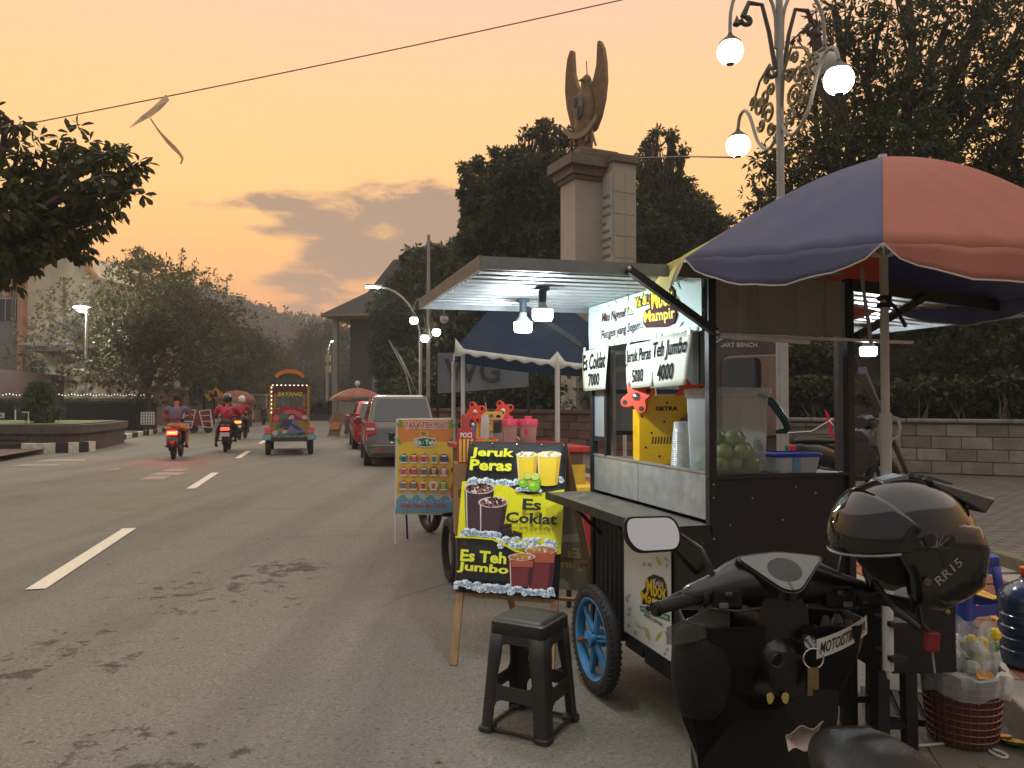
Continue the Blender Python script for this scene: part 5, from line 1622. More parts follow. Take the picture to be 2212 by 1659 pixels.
b=MB();b.lathe([(.005,0.02),(.028,.10)],12);b.build('spike',M_POLEW,um,smooth=True)
b=MB()
for(z,r_)in((2.02,.034),(2.06,.034)):b.lathe([(r_,z-.012),(r_+.006,z),(r_,z+.012)],12)
b.tube([(.0,-.03,2.05),(.05,-.03,2.0),(.09,-.05,1.9)],.01,6)
b.build('tie_cloth',mk('black_cloth',C(24,24,26),rough=.9),um,kind='stuff')
tw=thing('tie_rope','taut pale rope tied from the parasol rib down to the rear awning','rope',(1.44,3.09,1.73))
tw.scale=(KU,)*3
b=MB();b.tube([Vector((-.1,-.14,.38)),Vector((-.09,-.13,.28)),Vector((-.05,-.1,.1)),Vector((-.02,-.06,0))],.009,6);b.build('rope',mk('rope',C(150,144,132),rough=.9),tw)
# ====== BLACK SIDE TABLE, BASKET, GALLON, CABLE
M_MATTE=mk('matte_black',C(15,15,17),rough=.55,var=.3,scale=8)
sd=thing('side_table','small black table with deep panels that carries the white parasol pole','side table',(1.725,3.475,0),.06)
for z in(.44,.58):
 b=MB();b.box(-.20,-.13,-.315,-.172,z,z+.02);b.build('pole_bracket',M_IRON,sd)
for(x,y)in((-.15,-.14),(-.03,-.14),(-.15,.14),(-.03,.14)):
 b=MB();b.bar((x,y,.35),(x*1.04,y*1.06,0),.05,.05);b.build('leg',M_MATTE,sd)
for y in(-.145,.145):
 b=MB();b.bar((-.13,y,.12),(-.05,y,.12),.04,.03);b.build('rail',M_MATTE,sd)
b=MB();b.box(-.168,.168,-.17,.17,.342,.635);b.build('cabinet',M_MATTE,sd,bevel=.004)
b=MB();b.box(-.176,.176,-.178,.178,.635,.652);b.build('top',M_MATTE,sd,bevel=.003)
b=MB();b.ball((.13,-.172,.6),.012,.006,.012,8,5);b.build('stud',mk('brass_stud',C(150,130,90),metal=.8,rough=.4),sd)
t=thing('crumpled_paper','crumpled white paper scraps lying on the small black table','paper',(1.75,3.36,.653))
b=MB()
for(x,y,r_)in((.02,0,.05),(.12,.02,.035)):
 b.ball((x,y,.012),r_,r_*.6,.015,7,5)
b.build('scrap',PPAPER,t,kind='stuff')
bk=G(2075,1600);bk=Vector((2.0,3.45,0))
wbk=thing('waste_basket','brown woven plastic waste basket lined with a clear bag full of squeezed fruit','basket',bk)
M_BROWNP=mk('brown_basket',C(92,52,44),rough=.45,var=.2,scale=12)
b=MB();b.lathe([(0,.004),(.125,.0),(.135,.02),(.162,.31),(.170,.315),(.170,.325),(.155,.322),(.128,.02)],30);b.build('body',M_BROWNP,wbk,smooth=True)
b=MB()
for k in range(9):
 z=.04+k*.03
 r_=.137+.028*z/.31
 b.lathe([(r_,z-.004),(r_+.004,z),(r_,z+.004)],30)
for k in range(30):
 a=2*math.pi*k/30
 b.tube([(.1385*math.cos(a),.1385*math.sin(a),.02),(.163*math.cos(a),.163*math.sin(a),.3)],.0035,4)
b.build('weave',mk('brown_weave',C(112,66,54),rough=.4,var=.2),wbk,kind='stuff')
M_BAG=milky('clear_bag',C(224,230,230),.25,.12)
b=MB()
def bagf(a,c):
 t_=2*math.pi*a
 w_=.5+.5*math.sin(t_*7+c*3)*.5
 r_=[.150,.168,.188,.196,.186][min(4,int(c*4))]+.010*math.sin(t_*9+c*4)+.006*math.sin(t_*17)
 z=[.29,.335,.325,.28,.235][min(4,int(c*4))]+.012*math.sin(t_*5+c*2)
 return Vector((r_*math.cos(t_),r_*math.sin(t_),z))
b.grid(bagf,60,4);b.build('bag',M_BAG,wbk,smooth=True)
b=MB();b.lathe([(0,.27),(.10,.265),(.15,.25)],20);b.build('waste_bed',mk('pulp',C(180,176,160),rough=.8,var=.3,scale=30,bump=.4),wbk)
M_PEEL=mk('orange_flesh',C(222,150,40),rough=.5,var=.25,scale=60,bump=.3,bscale=120)
M_PEELG=mk('peel_green',C(96,120,40),rough=.5,var=.3)
M_TISS=mk('tissue',C(214,212,204),rough=.85,var=.1,bump=.5,bscale=30)
def half_fruit(p,rot,lab,group,r=.045):
 t=thing('squeezed_orange',lab,'orange half',p,0,group,rot=rot)
 b=MB();b.lathe([(.0,-r*.45),(r*.6,-r*.35),(r*.95,-.1*r),(r,0)],16);b.build('peel',M_PEELG,t,smooth=True)
 b=MB();b.lathe([(r,0),(r*.9,.002),(r*.7,-.006),(0,-.008)],16);b.build('flesh',M_PEEL,t,smooth=True)
 return t
half_fruit(bk+Vector((.06,-.09,.30)),(R(40),R(10),0),'squeezed orange half lying on top of the waste basket','squeezed orange halves')
t=thing('plastic_bag','knotted clear bag of yellow and green peel heaped on the waste basket','plastic bag',bk+Vector((.055,.03,.27)))
b=MB()
rbg=random.Random(6)
for k in range(16):
 b.ball((rbg.uniform(-.10,.08),rbg.uniform(-.06,.06),rbg.uniform(.02,.16)),rbg.uniform(.02,.04),None,None,7,5)
b.build('peel_heap',M_TISS,t,kind='stuff')
b=MB()
for k in range(7):b.ball((rbg.uniform(-.01,.09),rbg.uniform(-.06,.02),rbg.uniform(.08,.2)),rbg.uniform(.018,.032),None,None,7,5)
b.build('yellow_peel',mk('yellow_peel',C(230,200,40),rough=.5,var=.2),t,kind='stuff')
b=MB()
for k in range(6):b.ball((rbg.uniform(-.02,.11),rbg.uniform(-.07,.02),rbg.uniform(.05,.19)),rbg.uniform(.012,.024),None,None,7,5)
b.build('green_peel',mk('green_peel',C(70,130,40),rough=.5,var=.2),t,kind='stuff')
b=MB();b.grid(lambda a,c:Vector(((.13-.03*c+.02*math.sin(a*40)+.012*math.sin(a*77+c*9))*math.cos(2*math.pi*a),(.10-.03*c+.015*math.sin(a*34+2))*math.sin(2*math.pi*a),.24*c+.02*math.sin(a*25))),44,6)
b.build('film',M_BAG,t)
for(px,py,lab,rot)in((2072,1580,'squeezed orange half standing against the foot of the waste basket',(R(-70),0,R(-10))),(2163,1603,'squeezed orange half on the ground by the white cable, the one touching it',(R(-14),0,0)),(2192,1615,'squeezed orange half on the ground by the white cable, the larger outer one',(R(-12),R(5),0))):
 g_=G(px,py);half_fruit(g_+Vector((0,0,.03)),rot,lab,'squeezed orange halves',.05 if px>2180 else .042)
gl=thing('water_gallon','dark blue water gallon with ribbed sides and an orange cap on the kerb','water bottle',(2.64,3.96,SWZ+.006))
M_GAL=mk('gallon_blue',C(46,66,96),rough=.18,var=.1,spec=.6,coat=.4,trans=.15)
prof=[(0,.0),(.11,0),(.13,.015),(.134,.05)]
for k in range(4):
 z=.06+k*.058
 prof+=[(.134,z),(.134,z+.028),(.124,z+.036),(.124,z+.046),(.134,z+.054)]
prof+=[(.134,.33),(.128,.36),(.10,.395),(.06,.42),(.034,.435),(.028,.45),(.028,.475)]
b=MB();b.lathe(prof,36);b.build('body',M_GAL,gl,smooth=True)
b=MB();b.lathe([(.030,.455),(.034,.46),(.034,.495),(.028,.5),(0,.5)],16);b.build('cap',mk('orange_cap',C(220,96,40),rough=.4),gl,smooth=True)
cb=thing('power_cable','white power cable looping over the ground from the scooter to the waste basket','cable',(1.9,3.2,0))
pts=[(1935,1605),(1965,1611),(2010,1609),(2060,1605),(2105,1609),(2145,1618),(2175,1632),(2168,1637),(2145,1628),(2130,1612),(2128,1590),(2140,1555),(2165,1525),(2215,1495),(2300,1470)]
P3=[G(x,y,.008)for x,y in pts]
sm=[]
for i in range(len(P3)-1):
 p0,p1,p2,p3=P3[max(i-1,0)],P3[i],P3[i+1],P3[min(i+2,len(P3)-1)]
 for k in range(5):
  f=k/5
  sm.append(.5*((2*p1)+(p2-p0)*f+(2*p0-5*p1+4*p2-p3)*f*f+(3*p1-p0-3*p2+p3)*f**3))
sm.append(P3[-1])
b=MB();b.tube(sm,.006,6);b.build('cord',mk('cable_white',C(206,202,190),rough=.5),cb,smooth=True,world=True)
b=MB()
for k in range(46):
 x,y=random.uniform(1.5,2.3),random.uniform(2.6,3.5)
 s_=random.uniform(.003,.011)
 b.add([(x,y,.0055),(x+s_,y+s_*.3,.008),(x+s_*.6,y+s_,.0055),(x-s_*.3,y+s_*.6,.007)],[(0,1,2,3)])
b.build('litter',PPAPER,None,kind='stuff')['label']='pale scraps of litter on the asphalt near the gutter'
# ====== BLACK SCOOTER IN THE FOREGROUND
M_PLK=mk('scooter_black',C(12,12,14),rough=.3,var=.2,scale=6,coat=.2)
M_PLM=mk('scooter_matte',C(15,15,16),rough=.6,spec=.3,var=.2,scale=9,bump=.05,bscale=120)
M_SEAT=mk('seat_leather',C(16,16,17),rough=.36,var=.15,scale=9,bump=.35,bscale=260)
M_RUB=mk('grip_rubber',C(22,22,22),rough=.7,var=.15,bump=.3,bscale=150)
M_GLASS=mk('meter_glass',C(44,42,39),rough=.12,var=.1,coat=.8,spec=.8)
M_MIRR=mk('mirror_glass',C(232,232,235),rough=.12,metal=1.0,var=.0)
so=Vector((.715,2.06,0))
sk=thing('parked_scooter','black automatic scooter parked beside the cart, seen from its saddle','scooter',so,R(2.5))
def srings(rows,n=14,pw=2.6):
 """rows: (y, zc, hx, hz) -> superellipse rings across x/z"""
 out=[]
 for(y,zc,hx,hz)in rows:
  r_=[]
  for k in range(n):
   a=2*math.pi*k/n
   c_,s_=math.cos(a),math.sin(a)
   r_.append(Vector((hx*math.copysign(abs(c_)**(2/pw),c_),y,zc+hz*math.copysign(abs(s_)**(2/pw),s_))))
  out.append(r_)
 return out
b=MB();b.loft(srings([(-.30,.715,.03,.02),(-.33,.735,.075,.05),(-.40,.745,.105,.062),(-.52,.74,.125,.066),(-.70,.735,.14,.066),(-.88,.755,.15,.062),(-1.05,.80,.14,.06),(-1.18,.81,.11,.045),(-1.22,.81,.05,.02)],18))
b.build('saddle',M_SEAT,sk,smooth=True,sub=1)
b=MB();b.loft(srings([(-.26,.52,.05,.12),(-.34,.55,.13,.14),(-.6,.56,.165,.13),(-.9,.60,.17,.12),(-1.15,.68,.13,.09),(-1.3,.72,.06,.04)],16))
b.build('rear_body',M_PLK,sk,smooth=True,sub=1)
b=MB();b.hexa([(-.16,-.36,.25),(.16,-.36,.25),(.15,.02,.25),(-.15,.02,.25)],[(-.16,-.36,.31),(.16,-.36,.31),(.15,.02,.31),(-.15,.02,.31)]);b.build('floor_board',M_PLM,sk,bevel=.015)
b=MB();b.loft([[Vector((x*w_,y+abs(x)*.05,z))for x in(-1,-.8,-.4,0,.4,.8,1)]+[Vector((x*w_*.96,y+.09-abs(x)*.03,z))for x in(1,.6,0,-.6,-1)]for(w_,y,z)in((.15,.02,.27),(.17,.06,.45),(.225,.10,.60),(.245,.13,.74),(.21,.16,.85),(.13,.17,.92))])
b.build('leg_shield',M_PLM,sk,smooth=True)
b=MB();b.loft(srings([(.12,.60,.20,.30),(.24,.62,.19,.26),(.34,.62,.14,.20),(.40,.60,.06,.1)],16));b.build('front_cowl',M_PLK,sk,smooth=True)
for s in(-1,1):
 b=MB()
 b.loft([[Vector((s*x,y,z))for(x,y)in((.05,.02-d),(.05,.13),(.22+e,.15),(.235+e,.07-d*.5),(.19+e,.01-d))]for(z,d,e)in((.73,.0,-.03),(.81,.03,0),(.91,.045,.012))],cap=False)
 b.add([Vector((s*x,y,.735))for(x,y)in((.05,.02),(.05,.13),(.19,.15),(.2,.07),(.16,.01))],[(0,1,2,3,4)])
 b.build('glove_pocket',M_PLM,sk,smooth=False,solid=.006)
b=MB();b.loft(srings([(-.045,.79,.05,.06),(.0,.80,.075,.10),(.10,.80,.10,.16)],14));b.build('key_housing',M_PLK,sk,smooth=True)
b=MB();b.tube([Vector((-.035+.02*math.cos(a),-.06,.835+.02*math.sin(a)))for a in np.linspace(0,6.28,13)],.004,6);b.build('hook_ring',M_DKP,sk)
b=MB();b.lathe([(0,0),(.017,0),(.017,-.02)],14,Matrix.Translation((.052,-.045,.88))@Matrix.Rotation(R(-90),4,'X'));b.build('ignition',M_CHROME,sk)
STK=flat('sticker_white',C(206,204,196),rough=.4)
b=MB()
def stk(a,c):return Vector((.07+.165*a,-.060+.06*a*a,.835+.045*a+.05*c))
b.grid(stk,8,1);b.build('sticker',STK,sk)
V,Fs=text_geo('MOTOISTIMEWA',.02,.3);lo,hi=V.min(0),V.max(0)
b=MB();b.add([stk(.05+.9*(x-lo[0])/(hi[0]-lo[0]),.2+.6*(y-lo[1])/(hi[1]-lo[1]))+Vector((0,-.0015,0))for x,y in V],Fs);b.build('lettering',PDK,sk)
EMB=flat('emblem_gold',C(176,160,84),rough=.4)
b=MB()
for s in(-1,1):b.sheet([(s*.02+x*s*.6,z*.7)for x,z in((-.018,.0),(-.008,-.02),(.006,-.024),(.014,-.01),(.016,.012),(.002,.02),(-.012,.016))],(Vector((-.03,-.053,.735)),VX,VZ,-VY),0)
b.build('emblem',EMB,sk)
b=MB()
rows=[]
for(x,y,z,hy,hz)in((-.27,.0,.985,.028,.026),(-.22,.01,.99,.034,.032),(-.16,.03,1.0,.05,.046),(-.10,.05,1.015,.085,.065),(0,.06,1.02,.10,.072),(.10,.05,1.015,.085,.065),(.16,.03,1.0,.05,.046),(.22,.01,.99,.034,.032),(.27,.0,.985,.028,.026)):
 rows.append([Vector((x,y+hy*math.cos(a),z+hz*math.sin(a)))for a in np.linspace(0,2*math.pi,15)[:-1]])
b.loft(rows);b.build('handlebar_cover',M_PLK,sk,smooth=True,sub=1)
tri=[]
for(cx_,cz)in((-.085,.045),(.085,.045),(0,-.035)):
 pass
def round_poly(pts,r,n=5):
 out=[]
 m=len(pts)
 for i in range(m):
  p,a,c=Vector(pts[i]),Vector(pts[i-1]),Vector(pts[(i+1)%m])
  da,dc=(a-p).normalized(),(c-p).normalized()
  s_,e_=p+da*r,p+dc*r
  for k in range(n+1):
   f=k/n
   out.append(tuple((s_*(1-f)**2+p*2*f*(1-f)+e_*f*f)))
 return out
tp=round_poly([(-.115,.055),(.0,.072),(.115,.055),(.02,-.055),(-.02,-.055)],.022)
tb=Vector((0,-.035,1.045));ey_=Vector((0,.80,.60)).normalized();en_=Vector((0,-.60,.80)).normalized()
FI=(tb,VX,ey_,en_)
b=MB();b.prism([(x*1.1,z*1.12)for x,z in tp],FI,-.03,.004);b.build('meter_bezel',M_PLK,sk,bevel=.006)
b=MB();b.prism(tp,FI,.002,.009);b.build('meter_glass',M_GLASS,sk,bevel=.003)
b=MB();b.sheet(ell(0,.012,.045,.04,24),FI,.0094);b.build('dial',mk('dial',C(30,29,28),rough=.3),sk)
for s in(-1,1):
 b=MB();b.tube([(s*.212,.0,.985),(s*.340,-.04,.965)],.017,14);b.build('grip',M_RUB,sk,smooth=True)
 b=MB();b.tube([(s*.338,-.039,.965),(s*.352,-.043,.963)],[.021,.019],14);b.build('bar_end',M_PLM,sk,smooth=True)
 b=MB();b.tube([(s*.206,.0,.985),(s*.218,-.003,.984)],.026,14);b.build('grip_flange',M_RUB,sk)
 b=MB();b.hexa([(s*.15-.04,-.035,.955),(s*.15+.04,-.035,.955),(s*.15+.04,.03,.955),(s*.15-.04,.03,.955)],[(s*.15-.04,-.03,1.012),(s*.15+.04,-.03,1.012),(s*.15+.04,.03,1.012),(s*.15-.04,.03,1.012)]);b.build('switch_housing',M_PLM,sk,bevel=.01)
 b=MB();b.box(s*.165-.012,s*.165+.012,-.041,-.035,.962,.976);b.build('switch',mk('switch_grey',C(90,90,90),rough=.5),sk,bevel=.002)
 b=MB();b.ball((s*.15,-.036,.995),.014,.008,.01,10,6);b.build('switch',M_DKP,sk,smooth=True)
 b=MB();b.tube([(s*.19,.045,.985),(s*.25,.075,.975),(s*.32,.05,.95),(s*.35,.03,.945)],[.009,.007,.006,.008],8);b.build('brake_lever',mk('lever_metal',C(60,60,62),rough=.35,metal=.8),sk,smooth=True)
 b=MB();b.tube([(s*.175,.025,1.0),(s*.178,.03,1.05),(s*.20,.05,1.10),(s*.25,.075,1.135),(s*.30,.078,1.145)],[.009,.008,.007,.007,.006],8);b.build('mirror_stalk',M_DKP,sk,smooth=True)
 b=MB();b.lathe([(.0,.012),(.014,.012),(.014,0),(.018,-.01)],6,Matrix.Translation((s*.175,.025,1.008)));b.build('mirror_nut',M_DKP,sk)
def mirror(s):
 m_=round_poly([(-.078,.047),(.062,.047),(.082,.0),(.07,-.047),(-.05,-.05),(-.08,-.012)],.024)
 if s>0:m_=[(-x,z)for x,z in reversed(m_)]
 nrm=Vector((.12 if s<0 else -.05,-1.0,.30)).normalized()
 exm=Vector((1,.12 if s<0 else -.05,0)).normalized();eym=nrm.cross(exm)*1.0
 eym=-eym if eym.z<0 else eym
 F=(Vector((s*.335,.03,1.145)),exm,eym,nrm)
 b=MB();o_,e1,e2,e3=F
 b.loft([[o_+e1*x*k+e2*z*k+e3*d for x,z in m_]for k,d in((.55,-.045),(.85,-.036),(.98,-.02),(1.0,.0),(1.0,.004),(.93,.005))]);hs=b.build('mirror_housing',M_PLM,sk,smooth=True)
 b=MB();b.prism([(x*.91,z*.89)for x,z in m_],F,.0042,.0062);b.build('mirror_glass',M_MIRR,hs)
mirror(-1);mirror(1)
b=MB();b.loft(srings([(-.02,.90,.07,.10),(.05,.90,.10,.12),(.12,.9,.09,.1)],14));b.build('column_shroud',M_PLK,sk,smooth=True)
b=MB()
for s in(-1,1):
 b.tube([(s*.16,.05,.98),(s*.2,.1,.9),(s*.15,.12,.82)],.005,6);b.tube([(s*.2,-.03,.96),(s*.13,-.04,.955),(s*.06,-.03,.96)],.004,6)
b.build('cables',M_DKP,sk,kind='stuff')
def moto_wheel(par,y,r,wdt,z=None,rim=.62,spokes=5,matr=None):
 z=r if z is None else z
 Mx=Matrix.Translation((0,y,z))@Matrix.Rotation(R(90),4,'Y')
 pf=[(r-wdt*.5+wdt*.5*math.cos(a),wdt*.5*math.sin(a))for a in np.linspace(-2.3,2.3,9)]
 b=MB(Mx);b.lathe(pf,28);w_=b.build('wheel',M_TYRE,par,smooth=True)
 b=MB(Mx);ri_=r-wdt*.72;b.lathe([(ri_,-wdt*.36),(ri_-.02,-wdt*.3),(ri_-.024,0),(ri_-.02,wdt*.3),(ri_,wdt*.36),(ri_,-wdt*.36)],24)
 b.build('rim',matr or M_DKP,w_,smooth=True)
 b=MB(Mx)
 for k in range(spokes):
  a=6.283*k/spokes
  b.bar((.02*math.cos(a),.02*math.sin(a),0),(ri_*.96*math.cos(a),ri_*.96*math.sin(a),0),.022,.02)
 b.lathe([(0,-wdt*.5),(.035,-wdt*.5),(.035,wdt*.5),(0,wdt*.5)],12)
 b.build('spokes',matr or M_DKP,w_,kind='stuff')
 return w_
moto_wheel(sk,.50,.27,.085);moto_wheel(sk,-.78,.27,.1)
b=MB();b.grid(lambda a,c:Vector((-.06+.12*c,.50+(.30-.012*(2*c-1)**2)*math.cos(R(20+140*a)),.27+(.30-.03*(2*c-1)**2)*math.sin(R(20+140*a)))),14,6);b.build('front_fender',M_PLK,sk,solid=.005,smooth=True)
for s in(-1,1):
 b=MB();b.tube([(s*.06,.50,.27),(s*.06,.30,.72)],.018,8);b.build('fork_leg',mk('fork',C(60,60,62),metal=.7,rough=.4),sk)
b=MB();b.loft(srings([(-.5,.30,.12,.10),(-.7,.30,.12,.13),(-.9,.33,.08,.09)],12));b.build('engine',M_DKP,sk,smooth=True)
b=MB();b.tube([(.14,-.62,.26),(.16,-.9,.33),(.16,-1.15,.40)],[.03,.055,.05],12);b.build('exhaust',M_DKP,sk,smooth=True)
for s in(-1,1):
 b=MB();b.bar((s*.05,-.5,.26),(s*.17,-.52,.005),.022);b.build('stand_leg',M_IRON,sk)
SM=rootmat(sk)
def sw_(x,y,z):return SM@Vector((x,y,z))
ky=thing('key_ring','steel key ring with keys hanging from the scooter ignition','keys',sw_(.055,-.072,.87),0)
b=MB();b.tube([Vector((.0+.026*math.cos(a),-.004,-.028+.026*math.sin(a)))for a in np.linspace(0,6.28,19)],.0022,6);b.build('ring',M_CHROME,ky,smooth=True)
b=MB();b.box(-.008,.012,-.008,-.004,-.105,-.05);b.box(-.018,-.006,-.012,-.009,-.12,-.05);b.build('key',mk('key_brass',C(150,130,96),metal=.9,rough=.35),ky,kind='stuff')
b=MB();b.bar((-.004,-.002,.0),(-.018,-.006,.02),.008,.004);b.build('key_head',M_CHROME,ky)
gv=thing('work_gloves','pale work gloves pushed into the right pocket of the scooter shield','gloves',sw_(.16,.03,.85),0)
b=MB()
for i,(x,z)in enumerate(((-.055,.03),(-.025,.055),(.005,.06),(.035,.045),(.055,.02))):
 b.tube([(x*.7,.02,-.06),(x,.0,z-.03),(x*1.05,-.012,z),(x*1.02,-.004,z+.016)],[.02,.017,.014,.008],8)
b.build('glove',mk('glove_cloth',C(112,100,88),rough=.9,var=.3,bump=.4),gv,smooth=True,kind='stuff')
bg_=thing('dark_pouch','black cloth pouch with a clear flap stuffed into the left pocket of the scooter','pouch',sw_(-.20,.02,.82),0)
b=MB();b.loft([[Vector((x*k-.03*(1-k),y*k2+.0,z))for x,y in((-.10,.0),(-.06,-.055),(.02,-.06),(.07,-.03),(.06,.05),(-.06,.06))]for(k,k2,z)in((.7,.7,-.17),(1.0,1.1,-.10),(1.1,1.2,-.02),(.95,1.0,.05),(.8,.5,.09))])
b.build('body',mk('pouch_cloth',C(13,13,14),rough=.85,bump=.4,bscale=30),bg_,smooth=True,sub=1)
b=MB();b.grid(lambda a,c:Vector((-.11+.17*a,-.045-.015*math.sin(a*5),.045+.10*c*(.45+.55*a)+.03*a)),8,3);b.build('flap',milky('flap',C(90,90,84),.4,.15),bg_,solid=.002)
rc=thing('paper_bill','crumpled pale paper tucked on the scooter floor in front of the saddle','paper',sw_(-.05,-.24,.70),0)
b=MB();b.grid(lambda a,c:Vector((-.035+.075*a,.02*math.sin(c*4)-.02,.055*c+.007*math.sin(a*9+c*5)+.015*a-.01)),10,6);b.build('sheet',mk('pink_bill',C(190,172,164),rough=.7,var=.2),rc,solid=.001)
# ====== HELMET
hm=thing('motorcycle_helmet','glossy black open face helmet hung on the right mirror of the scooter','helmet',(.99,1.95,1.155),R(4),rot=(0,R(4),R(5)))
hm.scale=(.93,.93,.93)
M_HELM=mk('helmet_black',C(8,8,10),rough=.12,var=.1,coat=.6,spec=.5)
M_HELM2=mk('helmet_satin',C(22,22,24),rough=.4,var=.1)
def hel(a,c):
 th=R(188)-R(236)*a
 ph=(c-.5)*math.pi
 rx,rz,ry=.178,.165,.135
 if math.sin(th)<0:rz=.20
 kx=1.0+.06*max(0,-math.cos(th))
 x=rx*kx*math.cos(th)*math.cos(ph)**.75
 z=rz*math.sin(th)*(math.cos(ph)**.75 if math.sin(th)>0 else math.cos(ph)**.4)
 y=ry*math.sin(ph)
 return Vector((x,y,z))
b=MB();b.grid(hel,30,18);
b.build('shell',M_HELM,hm,smooth=True,solid=.012)
side=[(-.075,.02),(-.10,-.01),(-.055,-.075),(-.045,-.125),(-.03,-.155),(.04,-.165),(.10,-.135),(.155,-.10),(.165,.0),(.13,.06),(.03,.075),(-.05,.06)]
for s in(-1,1):
 b=MB()
 rings=[]
 for(k,y)in((1.0,.098),(.985,.118),(.9,.129),(.7,.136),(.35,.139),(.02,.140)):
  rings.append([Vector(((x-.03)*k+.03,s*y,(z+.03)*k-.03))for x,z in side])
 b.loft(rings,cap=True);b.build('cheek',M_HELM,hm,smooth=True)
 b=MB();b.lathe([(0,.006),(.016,.006),(.018,0)],16,Matrix.Translation((-.02,s*.139,.02))@Matrix.Rotation(R(90 if s<0 else -90),4,'X'));b.build('visor_pivot',M_HELM2,hm,smooth=True)
b=MB();b.lathe([(0,.004),(.010,.004),(.010,0)],12,Matrix.Translation((-.022,-.141,-.085))@Matrix.Rotation(R(90),4,'X'));b.build('strap_rivet',mk('rivet_bronze',C(110,96,80),metal=.8,rough=.35),hm)
label_text('RR15',(Vector((.012,-.1405,-.095)),Vector((.72,0,.69)).normalized(),Vector((-.69,0,.72)).normalized(),-VY),0,.085,0,.024,flat('helmet_grey',C(120,120,122),rough=.4),hm,off=.0008,bold=.02)
def vis(a,c):
 th=R(196)-R(62)*a
 ph=(c-.5)*math.pi*.86
 x=.194*1.05*math.cos(th)*math.cos(ph)**.8;z=.176*math.sin(th)*math.cos(ph)**.7+.0
 return Vector((x,.143*math.sin(ph),z+.002))
b=MB();b.grid(vis,12,16);b.build('visor',mk('smoked_visor',C(12,12,14),rough=.08,coat=.5,spec=.5),hm,smooth=True,solid=.003)
b=MB();b.tube([vis(0.0,c)for c in np.linspace(.06,.94,15)],.004,6);b.build('visor_edge',mk('edge_grey',C(120,120,122),rough=.3),hm,smooth=True)
b=MB();b.hexa([(.03,-.075,.150),(.17,-.085,.088),(.17,.085,.088),(.03,.075,.150)],[(.02,-.07,.170),(.205,-.075,.128),(.205,.075,.128),(.02,.07,.170)]);b.build('spoiler',M_HELM,hm,bevel=.006)
for s in(-.04,.0,.04):
 b=MB();b.hexa([(.02,s-.008,.166),(.10,s-.008,.151),(.10,s+.008,.151),(.02,s+.008,.166)],[(.03,s-.005,.178),(.10,s-.005,.162),(.10,s+.005,.162),(.03,s+.005,.178)]);b.build('vent_rib',M_HELM2,hm,bevel=.002)
b=MB();b.hexa([(-.09,-.04,.142),(-.02,-.045,.164),(-.02,.045,.164),(-.09,.04,.142)],[(-.085,-.03,.155),(-.02,-.035,.174),(-.02,.035,.174),(-.085,.03,.155)]);b.build('top_vent',M_HELM2,hm,bevel=.003)
b=MB();b.hexa([(.12,-.09,-.135),(.185,-.08,-.10),(.185,.08,-.10),(.12,.09,-.135)],[(.15,-.1,-.02),(.182,-.085,-.02),(.182,.085,-.02),(.15,.1,-.02)]);b.build('neck_roll',M_HELM2,hm,bevel=.012)
b=MB()
b.tube([(-.02,-.10,-.14),(-.0,-.09,-.20),(.04,-.08,-.235),(.06,-.075,-.27)],.008,6);b.tube([(-.02,.10,-.14),(.01,.04,-.20),(.03,-.05,-.23)],.008,6);b.build('strap',M_DKP,hm,kind='stuff')
b=MB();b.box(.02,.055,-.095,-.075,-.275,-.225);b.build('buckle',mk('red_buckle',C(120,26,30),rough=.4),hm,bevel=.004)
b=MB();b.tube([(.04,-.085,-.275),(.05,-.086,-.33)],.003,5);b.build('strap_end',mk('strap_grey',C(120,120,122),rough=.6),hm)
b=MB();b.ball((.0,0,.0),.145,.115,.13,16,10);b.build('lining',mk('lining',C(18,18,18),rough=.95),hm,smooth=True)
